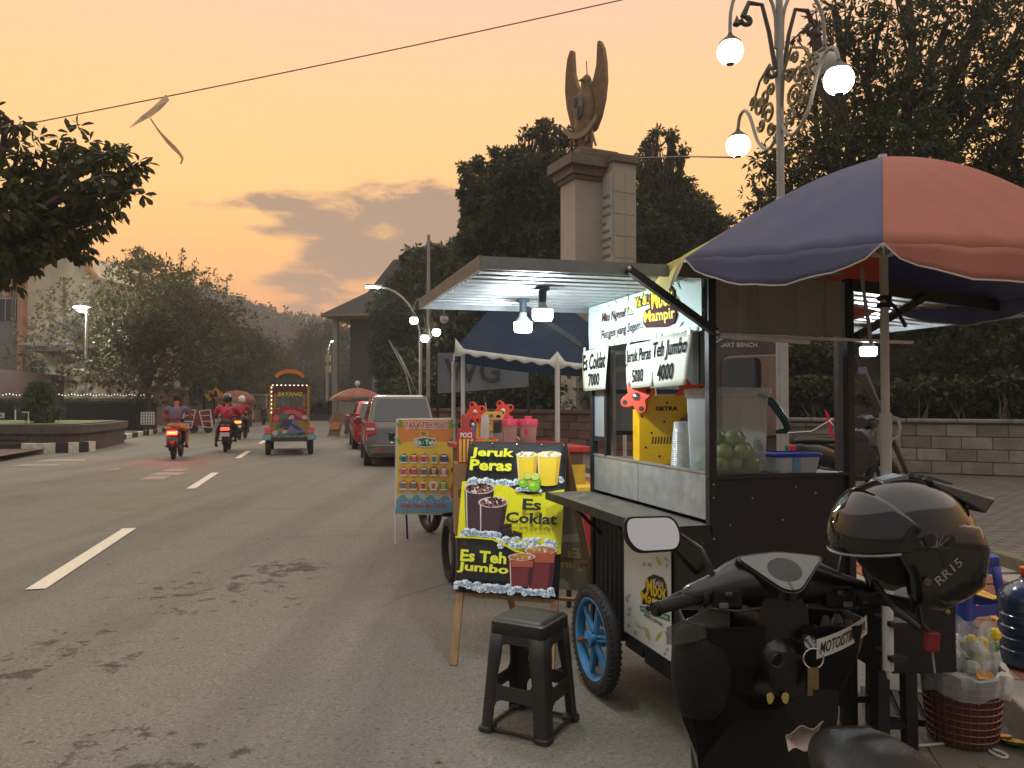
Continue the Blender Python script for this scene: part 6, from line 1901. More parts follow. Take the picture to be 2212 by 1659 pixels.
# ====== ORNATE GLOBE LAMP BEHIND THE CART
M_LPOST=mk('lamp_post_grey',C(150,148,142),rough=.5,metal=.2,var=.12,scale=10)
M_LDARK=mk('lamp_iron',C(70,68,64),rough=.55,metal=.3,var=.2)
M_SCROLL=mk('scroll_gilt',C(120,112,84),rough=.55,metal=.3,var=.3,scale=20)
M_GLOBE=glow('globe_lit',(1.0,.97,.88,1),6)
M_GLOBEY=glow('globe_lit_yellow',(1.0,.96,.66,1),1.6)
M_GLOBEOFF=mk('globe_unlit',C(176,172,164),rough=.3,var=.05)
def globe_lamp(name,label,base,arms,H,r=.142,rp=.05,scale=1.0,fluted=True):
 """arms: (angle, reach, z of globe centre, lit, kind) kind 'over' hooks over the top, 'under' swings from below"""
 t=thing(name,label,'street lamp',base)
 b=MB();b.tube([(0,0,0),(0,0,H)],[rp*.95,rp*.75],14);b.build('pole',M_LPOST,t,smooth=True)
 if fluted:
  b=MB();b.lathe([(rp*1.9,0),(rp*1.9,.25),(rp*1.3,.35),(rp*1.3,H*.54),(rp*1.05,H*.56)],12);b.build('fluted_base',M_LPOST,t)
  b=MB();b.lathe([(rp*.9,H*.56),(rp*1.5,H*.565),(rp*1.6,H*.575),(rp*1.2,H*.58),(rp*1.5,H*.59),(rp*.85,H*.6)],14);b.build('collar',M_LPOST,t,smooth=True)
 for(ang,reach,zg,lit,kd)in arms:
  d=Vector((math.cos(ang),math.sin(ang),0))
  top=zg+r*1.35
  if kd=='over':
   hgt=.62*scale
   pts=[d*.04+VZ*(top-.12)]
   for k in range(13):
    f=k/12
    a=math.pi*(1-f)
    pts.append(d*(reach*.5+.04*(1-f)+reach*.5*math.cos(a))+VZ*(top+.10+hgt*.8*math.sin(a)))
   pts.append(d*reach+VZ*top)
  else:
   pts=[d*.03+VZ*(zg-.0),d*.06+VZ*(zg-.16*scale),d*(reach*.25)+VZ*(zg-.28*scale),d*(reach*.5)+VZ*(zg-.12*scale),d*(reach*.68)+VZ*(zg+.22*scale),d*(reach*.82)+VZ*(zg+.36*scale),d*(reach*.95)+VZ*(zg+.33*scale),d*reach+VZ*top]
   q=[]
   for i in range(len(pts)-1):
    p0,p1,p2,p3=pts[max(i-1,0)],pts[i],pts[i+1],pts[min(i+2,len(pts)-1)]
    for k in range(5):
     f=k/5
     q.append(.5*((2*p1)+(p2-p0)*f+(2*p0-5*p1+4*p2-p3)*f*f+(3*p1-p0-3*p2+p3)*f**3))
   pts=q+[pts[-1]]
  b=MB();b.tube(pts,.02*scale,8);b.build('arm',M_LPOST,t,smooth=True)
  def curl(c,r0,turns,sgn,flip=1,w_=.014):
   out=[]
   n=int(22*turns)
   for k in range(n):
    f=k/(n-1);a=f*turns*6.283
    rr_=r0*(1-.8*f)
    out.append(c+d*(sgn*rr_*math.cos(a))+VZ*(flip*rr_*math.sin(a)))
   return out
  b=MB()
  if kd=='over':
   sp=[d*.05+VZ*(top-.35),d*.12+VZ*(top+.05),d*reach*.35+VZ*(top+.35*scale),d*reach*.62+VZ*(top+.36*scale),d*reach*.74+VZ*(top+.2)]
   b.tube(sp,[.026,.024,.022,.028,.034],6)
   b.tube(curl(d*.11+VZ*(top-.38),.075*scale,.8,-1,-1),[.024+.012*k/16 for k in range(17)],5)
   b.tube(curl(d*(reach*.66)+VZ*(top+.17),.07*scale,.8,1,-1),[.024+.012*k/16 for k in range(17)],5)
   b.lathe([(0,.09),(.03,.02),(.05,-.02),(.0,-.05)],6,Matrix.Translation(d*(reach*.86)+VZ*(top+.13)))
  else:
   for(fx,fz,rr_,tn,sg,fl)in[(.22,.12,.13,1.5,1,1),(.42,.26,.11,1.4,-1,1),(.30,.34,.10,1.3,1,-1),(.55,.36,.08,1.3,1,1),(.16,-.06,.09,1.2,-1,-1),(.38,.05,.08,1.2,1,-1),(.15,.36,.08,1.2,1,1),(.24,.52,.07,1.2,-1,1)]:
    b.tube(curl(d*(reach*fx+.04)+VZ*(zg+fz*scale),rr_*scale,tn,sg,fl),.019*scale,5)
   b.tube([d*.04+VZ*(zg+.1),d*.07+VZ*(zg+.45*scale),d*reach*.22+VZ*(zg+.66*scale),d*reach*.45+VZ*(zg+.56*scale),d*reach*.66+VZ*(zg+.3*scale)],.016*scale,6)
  b.build('scrollwork',M_SCROLL if kd=='under' else M_LDARK,t,smooth=True,kind='stuff')
  T4=Matrix.Translation(d*reach+VZ*zg)
  b=MB();b.lathe([(0,r*1.42),(.022,r*1.42),(.03,r*1.25),(r*.55,r*.98),(r*.82,r*.74),(r*.86,r*.66),(r*.6,r*.75)],10,T4);b.build('lamp_cap',M_LDARK,t,smooth=True)
  b=MB();b.ball((0,0,0),r,r,r,22,14,M=T4);b.build('globe',(M_GLOBEY if lit==2 else M_GLOBE)if lit else M_GLOBEOFF,t,smooth=True)
  b=MB();b.lathe([(0,-r*1.02),(r*.26,-r*1.0),(r*.32,-r*.955),(r*.2,-r*.96)],12,T4);b.build('drip_cap',M_LDARK,t,smooth=True)
 return t
a_u=math.atan2(.36,.95)
gl_=globe_lamp('globe_lamp','ornate grey street lamp with scrollwork arms and white globes rising behind the cart',(2.92,8.3,.15),[(math.pi+.15,.57,5.13,2,'over'),(.32,.60,5.13,False,'over'),(math.atan2(-1.0,.255),.97,4.46,True,'under'),(math.atan2(.97,-.18),.97,4.46,True,'under')],5.95)
g2=P(925,868,19.5);g2.z=.15
globe_lamp('globe_lamp','smaller ornate globe lamp behind the parked grey car with four globes',g2,[(math.pi,.37,P(895,692,19.5).z-.15,True,'over'),(0.0,.40,P(960,690,19.5).z-.15,False,'over'),(math.pi+.5,.10,P(918,731,19.5).z-.15,True,'under'),(-.3,.22,P(938,718,19.5).z-.15,True,'under')],P(925,520,19.5).z,r=.11,rp=.055,fluted=False,scale=.6)
# ====== STREET LIGHTS
M_LED=glow('street_led',(1.0,.96,.86,1),900)
M_LED2=glow('street_led_far',(.92,.97,1.0,1),300)
M_WPOLE=mk('white_lamp_pole',C(168,164,158),rough=.5,var=.1)
def led_lamp(label,base,head,lit,rp=.05,arm=None,sz=.5,mat=None):
 t=thing('street_light',label,'street light',base)
 h=Vector(head)-Vector(base)
 if arm:
  j=Vector((0,0,arm))
  pts=[Vector((0,0,0)),j]
  for k in range(1,9):
   f=k/8
   pts.append(j.lerp(Vector((h.x,h.y,j.z)),1-math.cos(f*math.pi/2))+VZ*((h.z-j.z)*math.sin(f*math.pi/2)))
 else:
  pts=[Vector((0,0,0)),Vector((0,0,h.z))]
 b=MB();b.tube(pts,[rp]*2+[rp*.6]*(len(pts)-2)if arm else rp,10);b.build('pole',M_WPOLE,t,smooth=True)
 d=Vector((h.x,h.y,0));d=d.normalized()if d.length>.05 else Vector((-1,-.3,0)).normalized()
 s_=Vector((-d.y,d.x,0))
 b=MB();q=h+d*sz*.3
 b.hexa([q-d*sz*.5-s_*.1,q+d*sz*.5-s_*.12,q+d*sz*.5+s_*.12,q-d*sz*.5+s_*.1],[q-d*sz*.5-s_*.06+VZ*.08,q+d*sz*.5-s_*.1+VZ*.07,q+d*sz*.5+s_*.1+VZ*.07,q-d*sz*.5+s_*.06+VZ*.08])
 b.build('head',M_LPOST,t,bevel=.01)
 if lit:
  b=MB();b.hexa([q-d*sz*.3-s_*.08-VZ*.03,q+d*sz*.45-s_*.09-VZ*.03,q+d*sz*.45+s_*.09-VZ*.03,q-d*sz*.3+s_*.08-VZ*.03],[q-d*sz*.3-s_*.09-VZ*.002,q+d*sz*.45-s_*.1-VZ*.002,q+d*sz*.45+s_*.1-VZ*.002,q-d*sz*.3+s_*.09-VZ*.002])
  b.build('diffuser',mat or M_LED2,t,bevel=.01)
  if mat:
   b=MB();b.ball(q-VZ*.09,.2,.2,.14,14,8);b.build('lens',mat,t,smooth=True)
 return t
p=G(184,930,.14)
led_lamp('lit white street light on a slim pole before the gabled building',p,P(188,664,p.y),True,.06,None,.75,M_LED)
p2=P(226,868,47);p2.z=.1
p3=P(222,588,46.0)
led_lamp('unlit grey street light whose head leans over the left trees',(P(150,868,49).x,49,.1),p3,False,.07,6.0,1.5)
p2=P(908,868,26);p2.z=.15
led_lamp('lit street light with a long curved arm reaching left from behind the grey car',p2,P(818,620,25.6),True,.055,3.4,.55)
p2=P(706,868,76);p2.z=.1
led_lamp('distant lit street light above the traffic signal',p2,P(716,738,75),True,.1,4.5,1.0)
p=P(707,868,72);p.z=.05
t=thing('traffic_signal','traffic signal pole with two pale lamp boxes at the road end','traffic light',p)
b=MB();b.bar((0,0,0),(0,0,P(707,755,72).z),.14);b.build('pole',M_LPOST,t)
for(z,s_)in((P(707,772,72).z,.5),(P(707,795,72).z,.45)):
 b=MB();b.box(-.18,.30,-.15,.15,z-s_,z+s_*.3);b.build('signal_box',mk('signal_tan',C(176,160,130),rough=.6),t,bevel=.04)
# ====== EAGLE MONUMENT
M_PILLAR=mk('monument_stone',C(172,162,146),rough=.75,var=.14,scale=1.2,bump=.15,bscale=12)
M_MARBLE=mk('monument_slab',C(190,184,174),rough=.5,var=.12,scale=2)
M_CORN=mk('monument_cornice',C(112,98,82),rough=.85,var=.25,scale=2)
M_BRONZE=mk('eagle_gilt',C(122,94,66),rough=.55,metal=.25,var=.3,scale=5,bump=.2,bscale=16)
YM=22.0
km=YM/FPX
mo=thing('eagle_monument','tall stone monument pillar with an inscribed slab, standing under the golden eagle','monument',(P(1295,868,YM).x,YM,.2),R(24))
ztop=P(1290,385,YM).z-.2
b=MB();b.box(-.80,.10,-.05,.85,0,ztop-.12);b.build('pillar',M_PILLAR,mo)
b=MB();b.box(.10,.85,-.62,.85,0,ztop+.32);b.build('pillar_wing',M_PILLAR,mo)
b=MB();b.box(.06,.098,-.58,-.08,1.5,ztop+.05);b.build('inscription_slab',M_MARBLE,mo)
b=MB();b.box(-1.12,.12,-.40,1.1,ztop+.22,ztop+.50);b.box(-.98,.11,-.22,.98,ztop+.0,ztop+.218);b.box(-.88,.105,-.12,.9,ztop-.118,ztop-.002);b.build('cornice',M_CORN,mo,kind='stuff')
b=MB();b.box(.04,.92,-.70,.93,ztop+.322,ztop+.56);b.build('cornice',M_CORN,mo,bevel=.03)
b=MB();b.box(-.75,.5,-.3,.8,ztop+.51,ztop+.75);b.build('plinth',M_CORN,mo,bevel=.05)
for k in range(12):
 z0=.4+k*.62
 for(x0,x1)in((.112,.47),(.485,.84)):
  if z0+.6<ztop+.3:
   b=MB();b.box(x0,x1,-.632,-.622,z0,z0+.60);b.build('facing_slab',M_PILLAR,mo,bevel=.004)
FS=(Vector((.0585,-.08,0)),Vector((0,-1,0)),VZ,Vector((-1,0,0)))
INK=flat('inscription',C(92,84,76),rough=.7)
lines=[('PANCASILA',.07,.43),('KETUHANAN YANG MAHA ESA',.03,.47),('KEMANUSIAAN YANG ADIL DAN',.03,.47),('BERADAB',.03,.22),('PERSATUAN INDONESIA',.03,.40),('KERAKYATAN YANG DIPIMPIN',.03,.47),('OLEH HIKMAT KEBIJAKSANAAN',.03,.47),('DALAM PERMUSYAWARATAN',.03,.45),('KEADILAN SOSIAL',.03,.34)]
z=ztop-.55
for i,(s_,a,c)in enumerate(lines):
 label_text(s_,FS,a,c,z-(.13 if i==0 else .10),z,INK,mo,off=.002,bold=.02)
 z-=.30 if i==0 else .235
zb=.2+ztop+.75
eg=thing('eagle_statue','golden eagle statue with both wings raised and a shield on its breast','statue',(P(1266,868,YM).x,YM,zb),R(-48))
H=P(1300,97,YM).z-zb
s_=H/3.1
b=MB()
rows=[(0.02,0,.22,.16),(.25,0,.24,.20),(.55,-.02,.27,.24),(.95,-.02,.33,.28),(1.35,.0,.34,.27),(1.65,.02,.26,.22),(1.85,.03,.16,.16),(2.02,.05,.15,.17),(2.14,.06,.11,.13),(2.22,.07,.03,.04)]
b.loft([[Vector((ox+rx*math.cos(a),ry*math.sin(a),z))*s_ for a in np.linspace(0,6.283,15)[:-1]]for z,ox,rx,ry in rows])
b.build('body',M_BRONZE,eg,smooth=True)
b=MB();b.loft([[Vector((.05+.05*k*math.cos(a),-.14-y,2.05-y*.5+.06*k*math.sin(a)))*s_ for a in np.linspace(0,6.283,9)[:-1]]for y,k in((0,1),(.1,.8),(.2,.25))]);b.build('beak',M_BRONZE,eg,smooth=True)
b=MB();b.prism([(x*s_,z*s_)for x,z in((-.17,1.55),(.17,1.55),(.19,1.2),(.12,.95),(0,.85),(-.12,.95),(-.19,1.2))],(Vector((.0,-.30*s_,0)),VX,VZ,-VY),0,.05*s_);b.build('shield',mk('shield_grey',C(110,100,92),rough=.6),eg,bevel=.02)
b=MB();b.prism([(x*s_,z*s_)for x,z in((-.10,1.50),(-.0,1.5),(-.0,1.24),(-.11,1.24))],(Vector((.0,-.355*s_,0)),VX,VZ,-VY),0,.02*s_);b.prism([(x*s_,z*s_)for x,z in((.01,1.2),(.12,1.2),(.09,1.0),(.01,.93))],(Vector((.0,-.355*s_,0)),VX,VZ,-VY),0,.02*s_);b.build('shield_field',mk('shield_dark',C(58,52,50),rough=.6),eg,kind='stuff')
def wing(sx):
 out=[(.22,.55),(.34,.62),(.50,.95),(.62,1.40),(.68,1.9),(.66,2.45),(.60,2.85),(.50,3.08),(.42,3.06),(.40,2.75),(.38,2.4),(.30,2.1),(.20,1.85),(.14,1.5),(.14,.9)]
 b=MB();b.prism([(sx*x*s_*1.0,z*s_)for x,z in(out if sx>0 else out[::-1])],(Vector((0,.06*s_,0)),Vector((1,.16,0)),VZ,-VY),-.06*s_,.10*s_)
 wg=b.build('wing',M_BRONZE,eg,bevel=.02)
 for k in range(17):
  f=k/16
  z0,z1=.62+f*1.9,.75+f*2.05
  xo=.40
  zk=.75+f*2.1
  xi=float(np.interp(zk,[0,1.5,1.85,2.1,2.4,2.75,3],[.17,.17,.23,.33,.41,.43,.44]))+.02
  xe=float(np.interp(zk,[.62,.95,1.4,1.9,2.45,2.85],[.34,.5,.62,.68,.66,.6]))-.05
  b=MB();b.hexa([Vector((sx*.18,.06-.135,z0))*s_,Vector((sx*xo,.06-.05,z1-.02))*s_,Vector((sx*xo,.06-.03,z1-.02))*s_,Vector((sx*.18,.06-.11,z0))*s_],[Vector((sx*.18,.06-.115,z0+.08))*s_,Vector((sx*xo*.98,.06-.06,z1+.07))*s_,Vector((sx*xo*.98,.06-.03,z1+.07))*s_,Vector((sx*.18,.06-.10,z0+.08))*s_])if False else b.bar(Vector((sx*xi,-.015+.16*sx*xi,zk))*s_,Vector((sx*xe,-.015+.16*sx*xe,zk+.05))*s_,.05*s_,.085*s_)
  b.build('feather',M_BRONZE,wg)
wing(1);wing(-1)
b=MB()
for k in range(7):
 a=(k-3)*.10
 b.hexa([Vector((a*1.0-.05,-.05,.72))*s_,Vector((a+.05,-.05,.72))*s_,Vector((a+.05,.1,.72))*s_,Vector((a-.05,.1,.72))*s_][::1],[Vector((a*.9-.05,.0,.74))*s_,Vector((a*.9+.05,.0,.74))*s_,Vector((a*.9+.05,.1,.74))*s_,Vector((a*.9-.05,.1,.74))*s_])
 b.bar(Vector((a,-.16,.75))*s_,Vector((a*1.6,-.10,.06))*s_,.09*s_,.04*s_)
b.build('tail',M_BRONZE,eg,kind='stuff')
for sx in(-1,1):
 b=MB();b.tube([Vector((sx*.2,-.08,.8))*s_,Vector((sx*.26,-.16,.45))*s_,Vector((sx*.22,-.2,.2))*s_],[.12*s_,.07*s_,.06*s_],8);b.build('leg',M_BRONZE,eg,smooth=True)
b=MB();b.grid(lambda a,c:Vector((-.62+1.24*a,-.26-.02*math.sin(a*6),.34+.16*c+.35*(2*abs(a-.5))**2))*s_,16,2);b.build('ribbon',mk('ribbon_stone',C(140,120,96),rough=.7),eg,solid=.05)
b=MB();b.bar(Vector((.07,0,2.2))*s_,Vector((.04,0,2.62))*s_,.02);b.build('lightning_rod',M_IRON,eg)
# ====== TENT AND TEA STALL
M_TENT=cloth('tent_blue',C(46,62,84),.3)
M_TENT_LIT=cloth('tent_blue_lit',C(92,104,122),.3)  # lit copy of the tent cloth, left slope's brightness put into the colour
M_TRIM=mk('tent_trim',C(206,210,200),rough=.7,var=.1)
tn=thing('gazebo_tent','dark blue gazebo tent with white scalloped edging over the tea stall','tent',(.5,7.9,0))
cA,cB=P(984,752,7.0),P(1400,800,7.7)
cM=P(1204,780,7.25)
ap=P(1130,585,8.6);cC=Vector((cB.x+.1,10.0,cB.z));cD=Vector((cA.x-.2,9.4,cA.z))
def tri_panel(a,b_,c,mat,name,sag=.05):
 q=MB()
 def fn(u,v):
  p=a.lerp(b_,u).lerp(c,v)
  p.z-=sag*math.sin(u*3.14)*(1-v)
  return p
 q.grid(fn,12,10);return q.build(name,mat,tn,world=True,smooth=True)
tri_panel(cA,cM,ap,M_TENT,'roof_panel',.0);tri_panel(cM,cB,ap,M_TENT,'roof_panel',.0);tri_panel(cB,cC,ap,M_TENT,'roof_panel');tri_panel(cC,cD,ap,M_TENT,'roof_panel');tri_panel(cD,cA,ap,M_TENT_LIT,'roof_panel')
def valance(a,b_,n=2,dep=.05):
 q=MB()
 def fn(u,v):
  p=a.lerp(b_,u)
  pk=max(0,1-abs(u)/.08)+max(0,1-abs(1-u)/.08)
  return p+VZ*(.09*pk*(1-v)-v*(dep+.012*math.sin(u*40)+.02*pk))+Vector((0,-.01-.01*math.sin(u*23),0))
 q.grid(fn,40,2);return q.build('scalloped_edge',M_TRIM,tn,world=True,solid=.004,smooth=True)
valance(cA,cM);valance(cM,cB);valance(cD,cA)
for(c,r_)in((cM,.024),(cA+Vector((.05,.3,0)),.02),(cB,.024),(cC,.024),(cD,.024)):
 q=MB();q.tube([(c.x,c.y,.0),(c.x,c.y,c.z)],r_,8);q.build('pole',M_POLEW,tn,world=True,smooth=True)
q=MB();q.tube([(cM.x,cM.y,.98),(cM.x,cM.y,1.08)],.034,8);q.tube([(cM.x-.09,cM.y,1.02),(cM.x,cM.y,1.04)],.018,6);q.build('clamp',M_POLEW,tn,world=True,kind='stuff')
st_o=Vector((.0,6.3,0))
sl=thing('tea_stall','tea stall counter with red edging and a wheel beneath, behind the sandwich board','stall',st_o,CA)
M_REDP=mk('stall_red',C(178,44,40),rough=.45,var=.12)
M_CARD=mk('cardboard',C(150,116,78),rough=.85,var=.2,scale=3,bump=.2)
b=MB();b.box(-.38,.55,-.35,.75,1.10,1.145);b.build('counter',M_REDP,sl,bevel=.006)
b=MB();b.box(-.34,.50,-.30,.70,.45,1.098);b.build('cabinet',mk('stall_brown',C(104,74,52),rough=.6,var=.25,scale=3),sl)
for(x,y)in((-.32,-.28),(.48,-.28),(-.32,.68),(.48,.68)):
 b=MB();b.bar((x,y,0),(x,y,.45),.04);b.build('leg',M_BLACKF,sl)
b=MB(M:=Matrix.Translation((-.45,.3,.27))@Matrix.Rotation(R(90),4,'Y'));b.lathe([(.20,-.03),(.25,-.025),(.27,0),(.25,.025),(.20,.03),(.20,-.03)],26);b.build('wheel',M_TYRE,sl,smooth=True)
b=MB();b.box(.1,.52,-.305,-.30,.55,1.0);b.build('front_board',mk('stall_yellow',C(216,176,40),rough=.5),sl)
b=MB();b.box(.1,.52,-.309,-.3055,.62,.72);b.build('red_band',M_REDP,sl)
pc=P(1006,1000,6.05)
ds=thing('striped_display','red and yellow striped display board lettered POCI leaning at the tea stall','display board',pc,.15)
b=MB()
outl=[(-.065,0),(.065,0),(.075,.22),(.055,.27),(.03,.28),(.03,.38),(-.035,.38),(-.035,.28),(-.06,.26),(-.075,.22)]
b.prism(outl,(Vector((0,0,0)),VX,VZ,-VY),0,.03);b.build('board',M_REDP,ds,bevel=.008)
for x in(-.045,-.015,.015,.045):
 b=MB();b.sheet([(x-.009,.01),(x+.009,.01),(x+.009,.20),(x-.009,.21)],(Vector((0,-.031,0)),VX,VZ,-VY),.0005);b.build('stripe',flat('stripe_yellow',C(226,186,70),rough=.4),ds)
b=MB();b.sheet([(-.055,.19),(.055,.19),(.05,.255),(-.05,.255)],(Vector((0,-.031,0)),VX,VZ,-VY),.001);b.build('panel',M_REDP,ds)
label_text('POCI',(Vector((0,-.033,0)),VX,VZ,-VY),-.045,.045,.20,.24,PW,ds,off=.0005,bold=.03)
cbx=thing('cardboard_box','brown cardboard box under the striped display at the tea stall','box',Vector((pc.x+.02,6.05,.0)),.15)
b=MB();b.box(-.10,.10,-.03,.22,.45,pc.z-.002);b.build('carton',M_CARD,cbx,bevel=.004)
b=MB();b.box(-.085,.085,-.01,.2,.0,.448);b.build('crate',mk('crate_dark',C(70,60,50),rough=.8),cbx)
b=MB();b.sheet([(-.08,.75),(.05,.78),(.05,.84),(-.08,.82)],(Vector((0,-.0305,0)),VX,VZ,-VY),.0005);b.build('printed_band',flat('carton_print',C(90,66,46),rough=.8),cbx)
TZ=1.146
p=P(1062,935,6.55)
pm2=Matrix.Translation((p.x,p.y,TZ))@Matrix.Rotation(.1,4,'Z')
PY2=mk('press_bright_yellow',C(230,186,30),rough=.4,var=.08)
ps2=press('cup_sealer','bright yellow cup sealing press with orange wheels at the tea stall',pm2,.25,.27,.14,'',1.12,True,PY2)
Fp2=(Vector((-.125,0,0)),VX,VZ,-VY)
b=MB();b.sheet([(.09,.17),(.22,.17),(.22,.25),(.09,.25)],Fp2,.001);b.build('badge',flat('badge_tan',C(206,176,96),rough=.4),ps2)
label_text('TEH',Fp2,.095,.14,.218,.242,PBRN,ps2,off=.0016,bold=.03)
label_text('POCI',Fp2,.10,.21,.178,.206,TRED,ps2,off=.0016,bold=.03)
b=MB();b.sheet(ell(.182,.23,.02,.014,14),Fp2,.0016);b.build('teapot_print',PBRN,ps2)
cup_tower(P(1048,940,6.35)*1.0+Vector((0,0,TZ-P(1048,940,6.35).z)),24,.042,'tall stack of printed clear cups in front of the bright yellow press',step=.0085,taper=.8)
p=P(1072,940,6.35)
sh=thing('straw_holder','clear jar packed with dark straws in front of the bright yellow press','straws',(p.x,p.y,TZ))
b=MB();b.lathe([(0,0),(.045,0),(.05,.06),(.05,.10)],16);b.build('jar',milky('jar',C(190,196,196),.3),sh)
b=MB()
for k in range(26):
 a,r_=ri.uniform(0,6.28),ri.uniform(0,.04)
 b.tube([(r_*math.cos(a),r_*math.sin(a),.01),(r_*1.2*math.cos(a),r_*1.2*math.sin(a),.2+ri.uniform(-.02,.01))],.004,5)
b.build('straws',mk('dark_straw',C(40,48,60),rough=.4),sh,kind='stuff')
p=P(1042,950,6.2)
fb_=thing('sachet_basket','small orange woven basket with green and pink sachets on the tea stall','basket',(p.x,p.y-.02,TZ))
b=MB();b.loft([rrect(.11,.07,.02,.0),rrect(.13,.085,.02,.05)],cap=False);b.build('body',mk('orange_weave',C(214,150,50),rough=.6,var=.3,scale=30),fb_,solid=.004)
for k in range(6):
 b=MB();x,y=ri.uniform(-.09,.09),ri.uniform(-.05,.05);b.box(x-.035,x+.035,y-.02,y+.02,.045+k*.003,.055+k*.004);b.build('sachet',flat('sachet',[C(80,190,90),C(226,70,90),C(80,190,90),C(230,90,100),C(240,120,110),C(220,60,70)][k],rough=.4),fb_)
p=P(1022,950,6.25)
t=thing('drink_pouch','blue drink pouch beside the cup stack on the tea stall','pouch',(p.x,p.y,TZ))
b=MB();b.hexa([(-.03,-.02,0),(.03,-.02,0),(.03,.02,0),(-.03,.02,0)],[(-.012,-.004,.16),(.018,-.004,.16),(.018,.004,.16),(-.012,.004,.16)]);b.build('pouch',mk('pouch_blue',C(50,80,170),rough=.3,var=.3,scale=30),t,bevel=.006)
b=MB();b.ball((.0,0,.17),.014,None,None,8,6);b.build('cap',PW,t)
M_PINK=mk('pink_lid',C(232,80,110),rough=.4,var=.06)
M_JUG=milky('jug_plastic',C(226,196,180),.45,.25)
def pitcher(px,label,tea):
 p=P(px,955,6.4)
 t=thing('drink_pitcher',label,'pitcher',(p.x,p.y,TZ),0,'pink lidded pitchers on the tea stall')
 b=MB();b.lathe([(0,0),(.055,0),(.062,.01),(.075,.17),(.078,.175)],22);b.build('body',M_JUG,t,smooth=True)
 b=MB();b.lathe([(.08,.16),(.082,.2),(.078,.21),(.03,.212),(.03,.235),(0,.237)],22);b.build('lid',M_PINK,t,smooth=True)
 b=MB();b.tube([(-.078,0,.15),(-.11,0,.14),(-.115,0,.08),(-.07,0,.04)],.009,8);b.build('handle',PW,t,smooth=True)
 b=MB();b.lathe([(0,.006),(.054,.006),(.060,.012),(.060+.012*tea/.17,tea),(0,tea)],20);b.build('tea',mk('tea_liquid',C(84,34,26)if tea>.03 else C(196,170,150),rough=.2),t,smooth=True)
 if tea>.03:
  b=MB();b.sheet(ell(0,.11,.02,.025,8),(Vector((-.02,-.0735,0)),VX,VZ,-VY),0);b.build('flower_print',TRED,t)
pitcher(1100,'pink lidded pitcher of clear water, the slimmer one nearest the yellow press',.02)
pitcher(1141,'pink lidded pitcher with dark tea at the bottom and a flower print',.07)
p=G(1268,1290)
yc=thing('yellow_crate','yellow slatted crate with a red and yellow panel behind the sandwich board','crate',(P(1272,868,5.6).x,5.7,0),CA)
b=MB();b.box(-.16,.16,-.1,.1,.72,.745);b.box(-.16,.16,-.1,.1,.76,.785);b.box(-.16,.16,-.1,.1,.80,.88);b.build('slats',mk('crate_yellow',C(230,190,40),rough=.5),yc,kind='stuff')
b=MB();b.box(-.15,.15,-.09,.09,.30,.70);b.build('panel',M_REDP,yc)
for x in(-.15,.15):
 b=MB();b.bar((x,0,0),(x,0,.72),.03);b.build('leg',M_IRON,yc)
bn=thing('cloth_banner','faded cloth banner with large dark letters hanging behind the tea stall','banner',P(998,868,13.5))
w0,w1,z0,z1=P(945,860,13.5),P(1060,830,13.5),0,0
zt=P(998,762,13.5).z;zb_=P(998,850,13.5).z
o_=bn.location
b=MB();b.grid(lambda a,c:Vector((w0.x+(1.6)*a-o_.x,.04*math.sin(a*12)*(1-c),(zb_+.12*a*(1-c))+(zt-zb_)*c-o_.z)),16,6)
b.build('cloth',cloth('banner_cloth',C(112,118,124),.2),bn,smooth=True)
label_text('WG',(Vector((w0.x-o_.x,-.05,zb_-o_.z)),VX,VZ,-VY),.12,1.1,.18,.62,flat('banner_ink',C(58,62,68),rough=.8),bn,bold=.02)
for x in(0,1.6):
 b=MB();b.bar((w0.x+x-o_.x,.06,-o_.z),(w0.x+x-o_.x,.06,zt-o_.z+.1),.05);b.build('post',M_IRON,bn)
fp0,fp1=P(915,880,22),P(840,735,22)
t=thing('drooping_flag','long pale flag drooping from a leaning pole beside the globe lamp','flag',(fp0.x,fp0.y,.15))
b=MB();b.tube([Vector((fp0.x,fp0.y,.15)),fp0.lerp(fp1,.5),fp1],.02,6);b.build('pole',M_WPOLE,t,world=True)
b=MB();b.grid(lambda a,c:fp1.lerp(fp0,a*.75)+Vector((.04+.10*c*math.sin(a*3.0+.2)+.05*c,.05*math.sin(a*9),-.12*c-.1*c*a)),16,3);b.build('cloth',cloth('flag_cloth',C(168,160,152),.3),t,world=True,smooth=True)
# ====== TRADITIONAL HALL, GABLED BUILDING
M_RTILE=mk('roof_tile',C(52,48,46),rough=.85,var=.25,scale=3,bump=.5,bscale=10)
M_HALL=mk('hall_plaster',C(150,144,134),rough=.85,var=.12)
yh=58
hl=thing('roofed_hall','hall with a steep two-tier temple roof and pale columns beyond the parked cars','building',(P(890,868,yh).x,yh,0),-.12)
def zz(py):return P(0,py,yh).z
kx_=yh/FPX
b=MB()
W1,D1=5.2,5.0
e,m_,t_=zz(692),zz(640),zz(505)
b.loft([[Vector((sx*W1,sy*D1,e))for sx,sy in((-1,-1),(1,-1),(1,1),(-1,1))],[Vector((sx*W1*.52,sy*D1*.5,m_))for sx,sy in((-1,-1),(1,-1),(1,1),(-1,1))],[Vector((sx*W1*.26,sy*D1*.08,t_-2.0))for sx,sy in((-1,-1),(1,-1),(1,1),(-1,1))]])
b.build('roof',M_RTILE,hl)
b=MB();b.box(-W1-.05,W1+.05,-D1-.05,D1+.05,e-.18,e-.002);b.build('eave',M_WOODW,hl)
for x in(-4.4,-1.5,1.5,4.4):
 b=MB();b.bar((x,-D1+.6,0),(x,-D1+.6,e-.18),.35);b.build('column',M_HALL,hl)
b=MB();b.box(-3.9,3.9,-D1+2.2,D1-1,0,e-.2);b.build('wall',mk('hall_shadowed',C(96,94,90),rough=.9),hl)
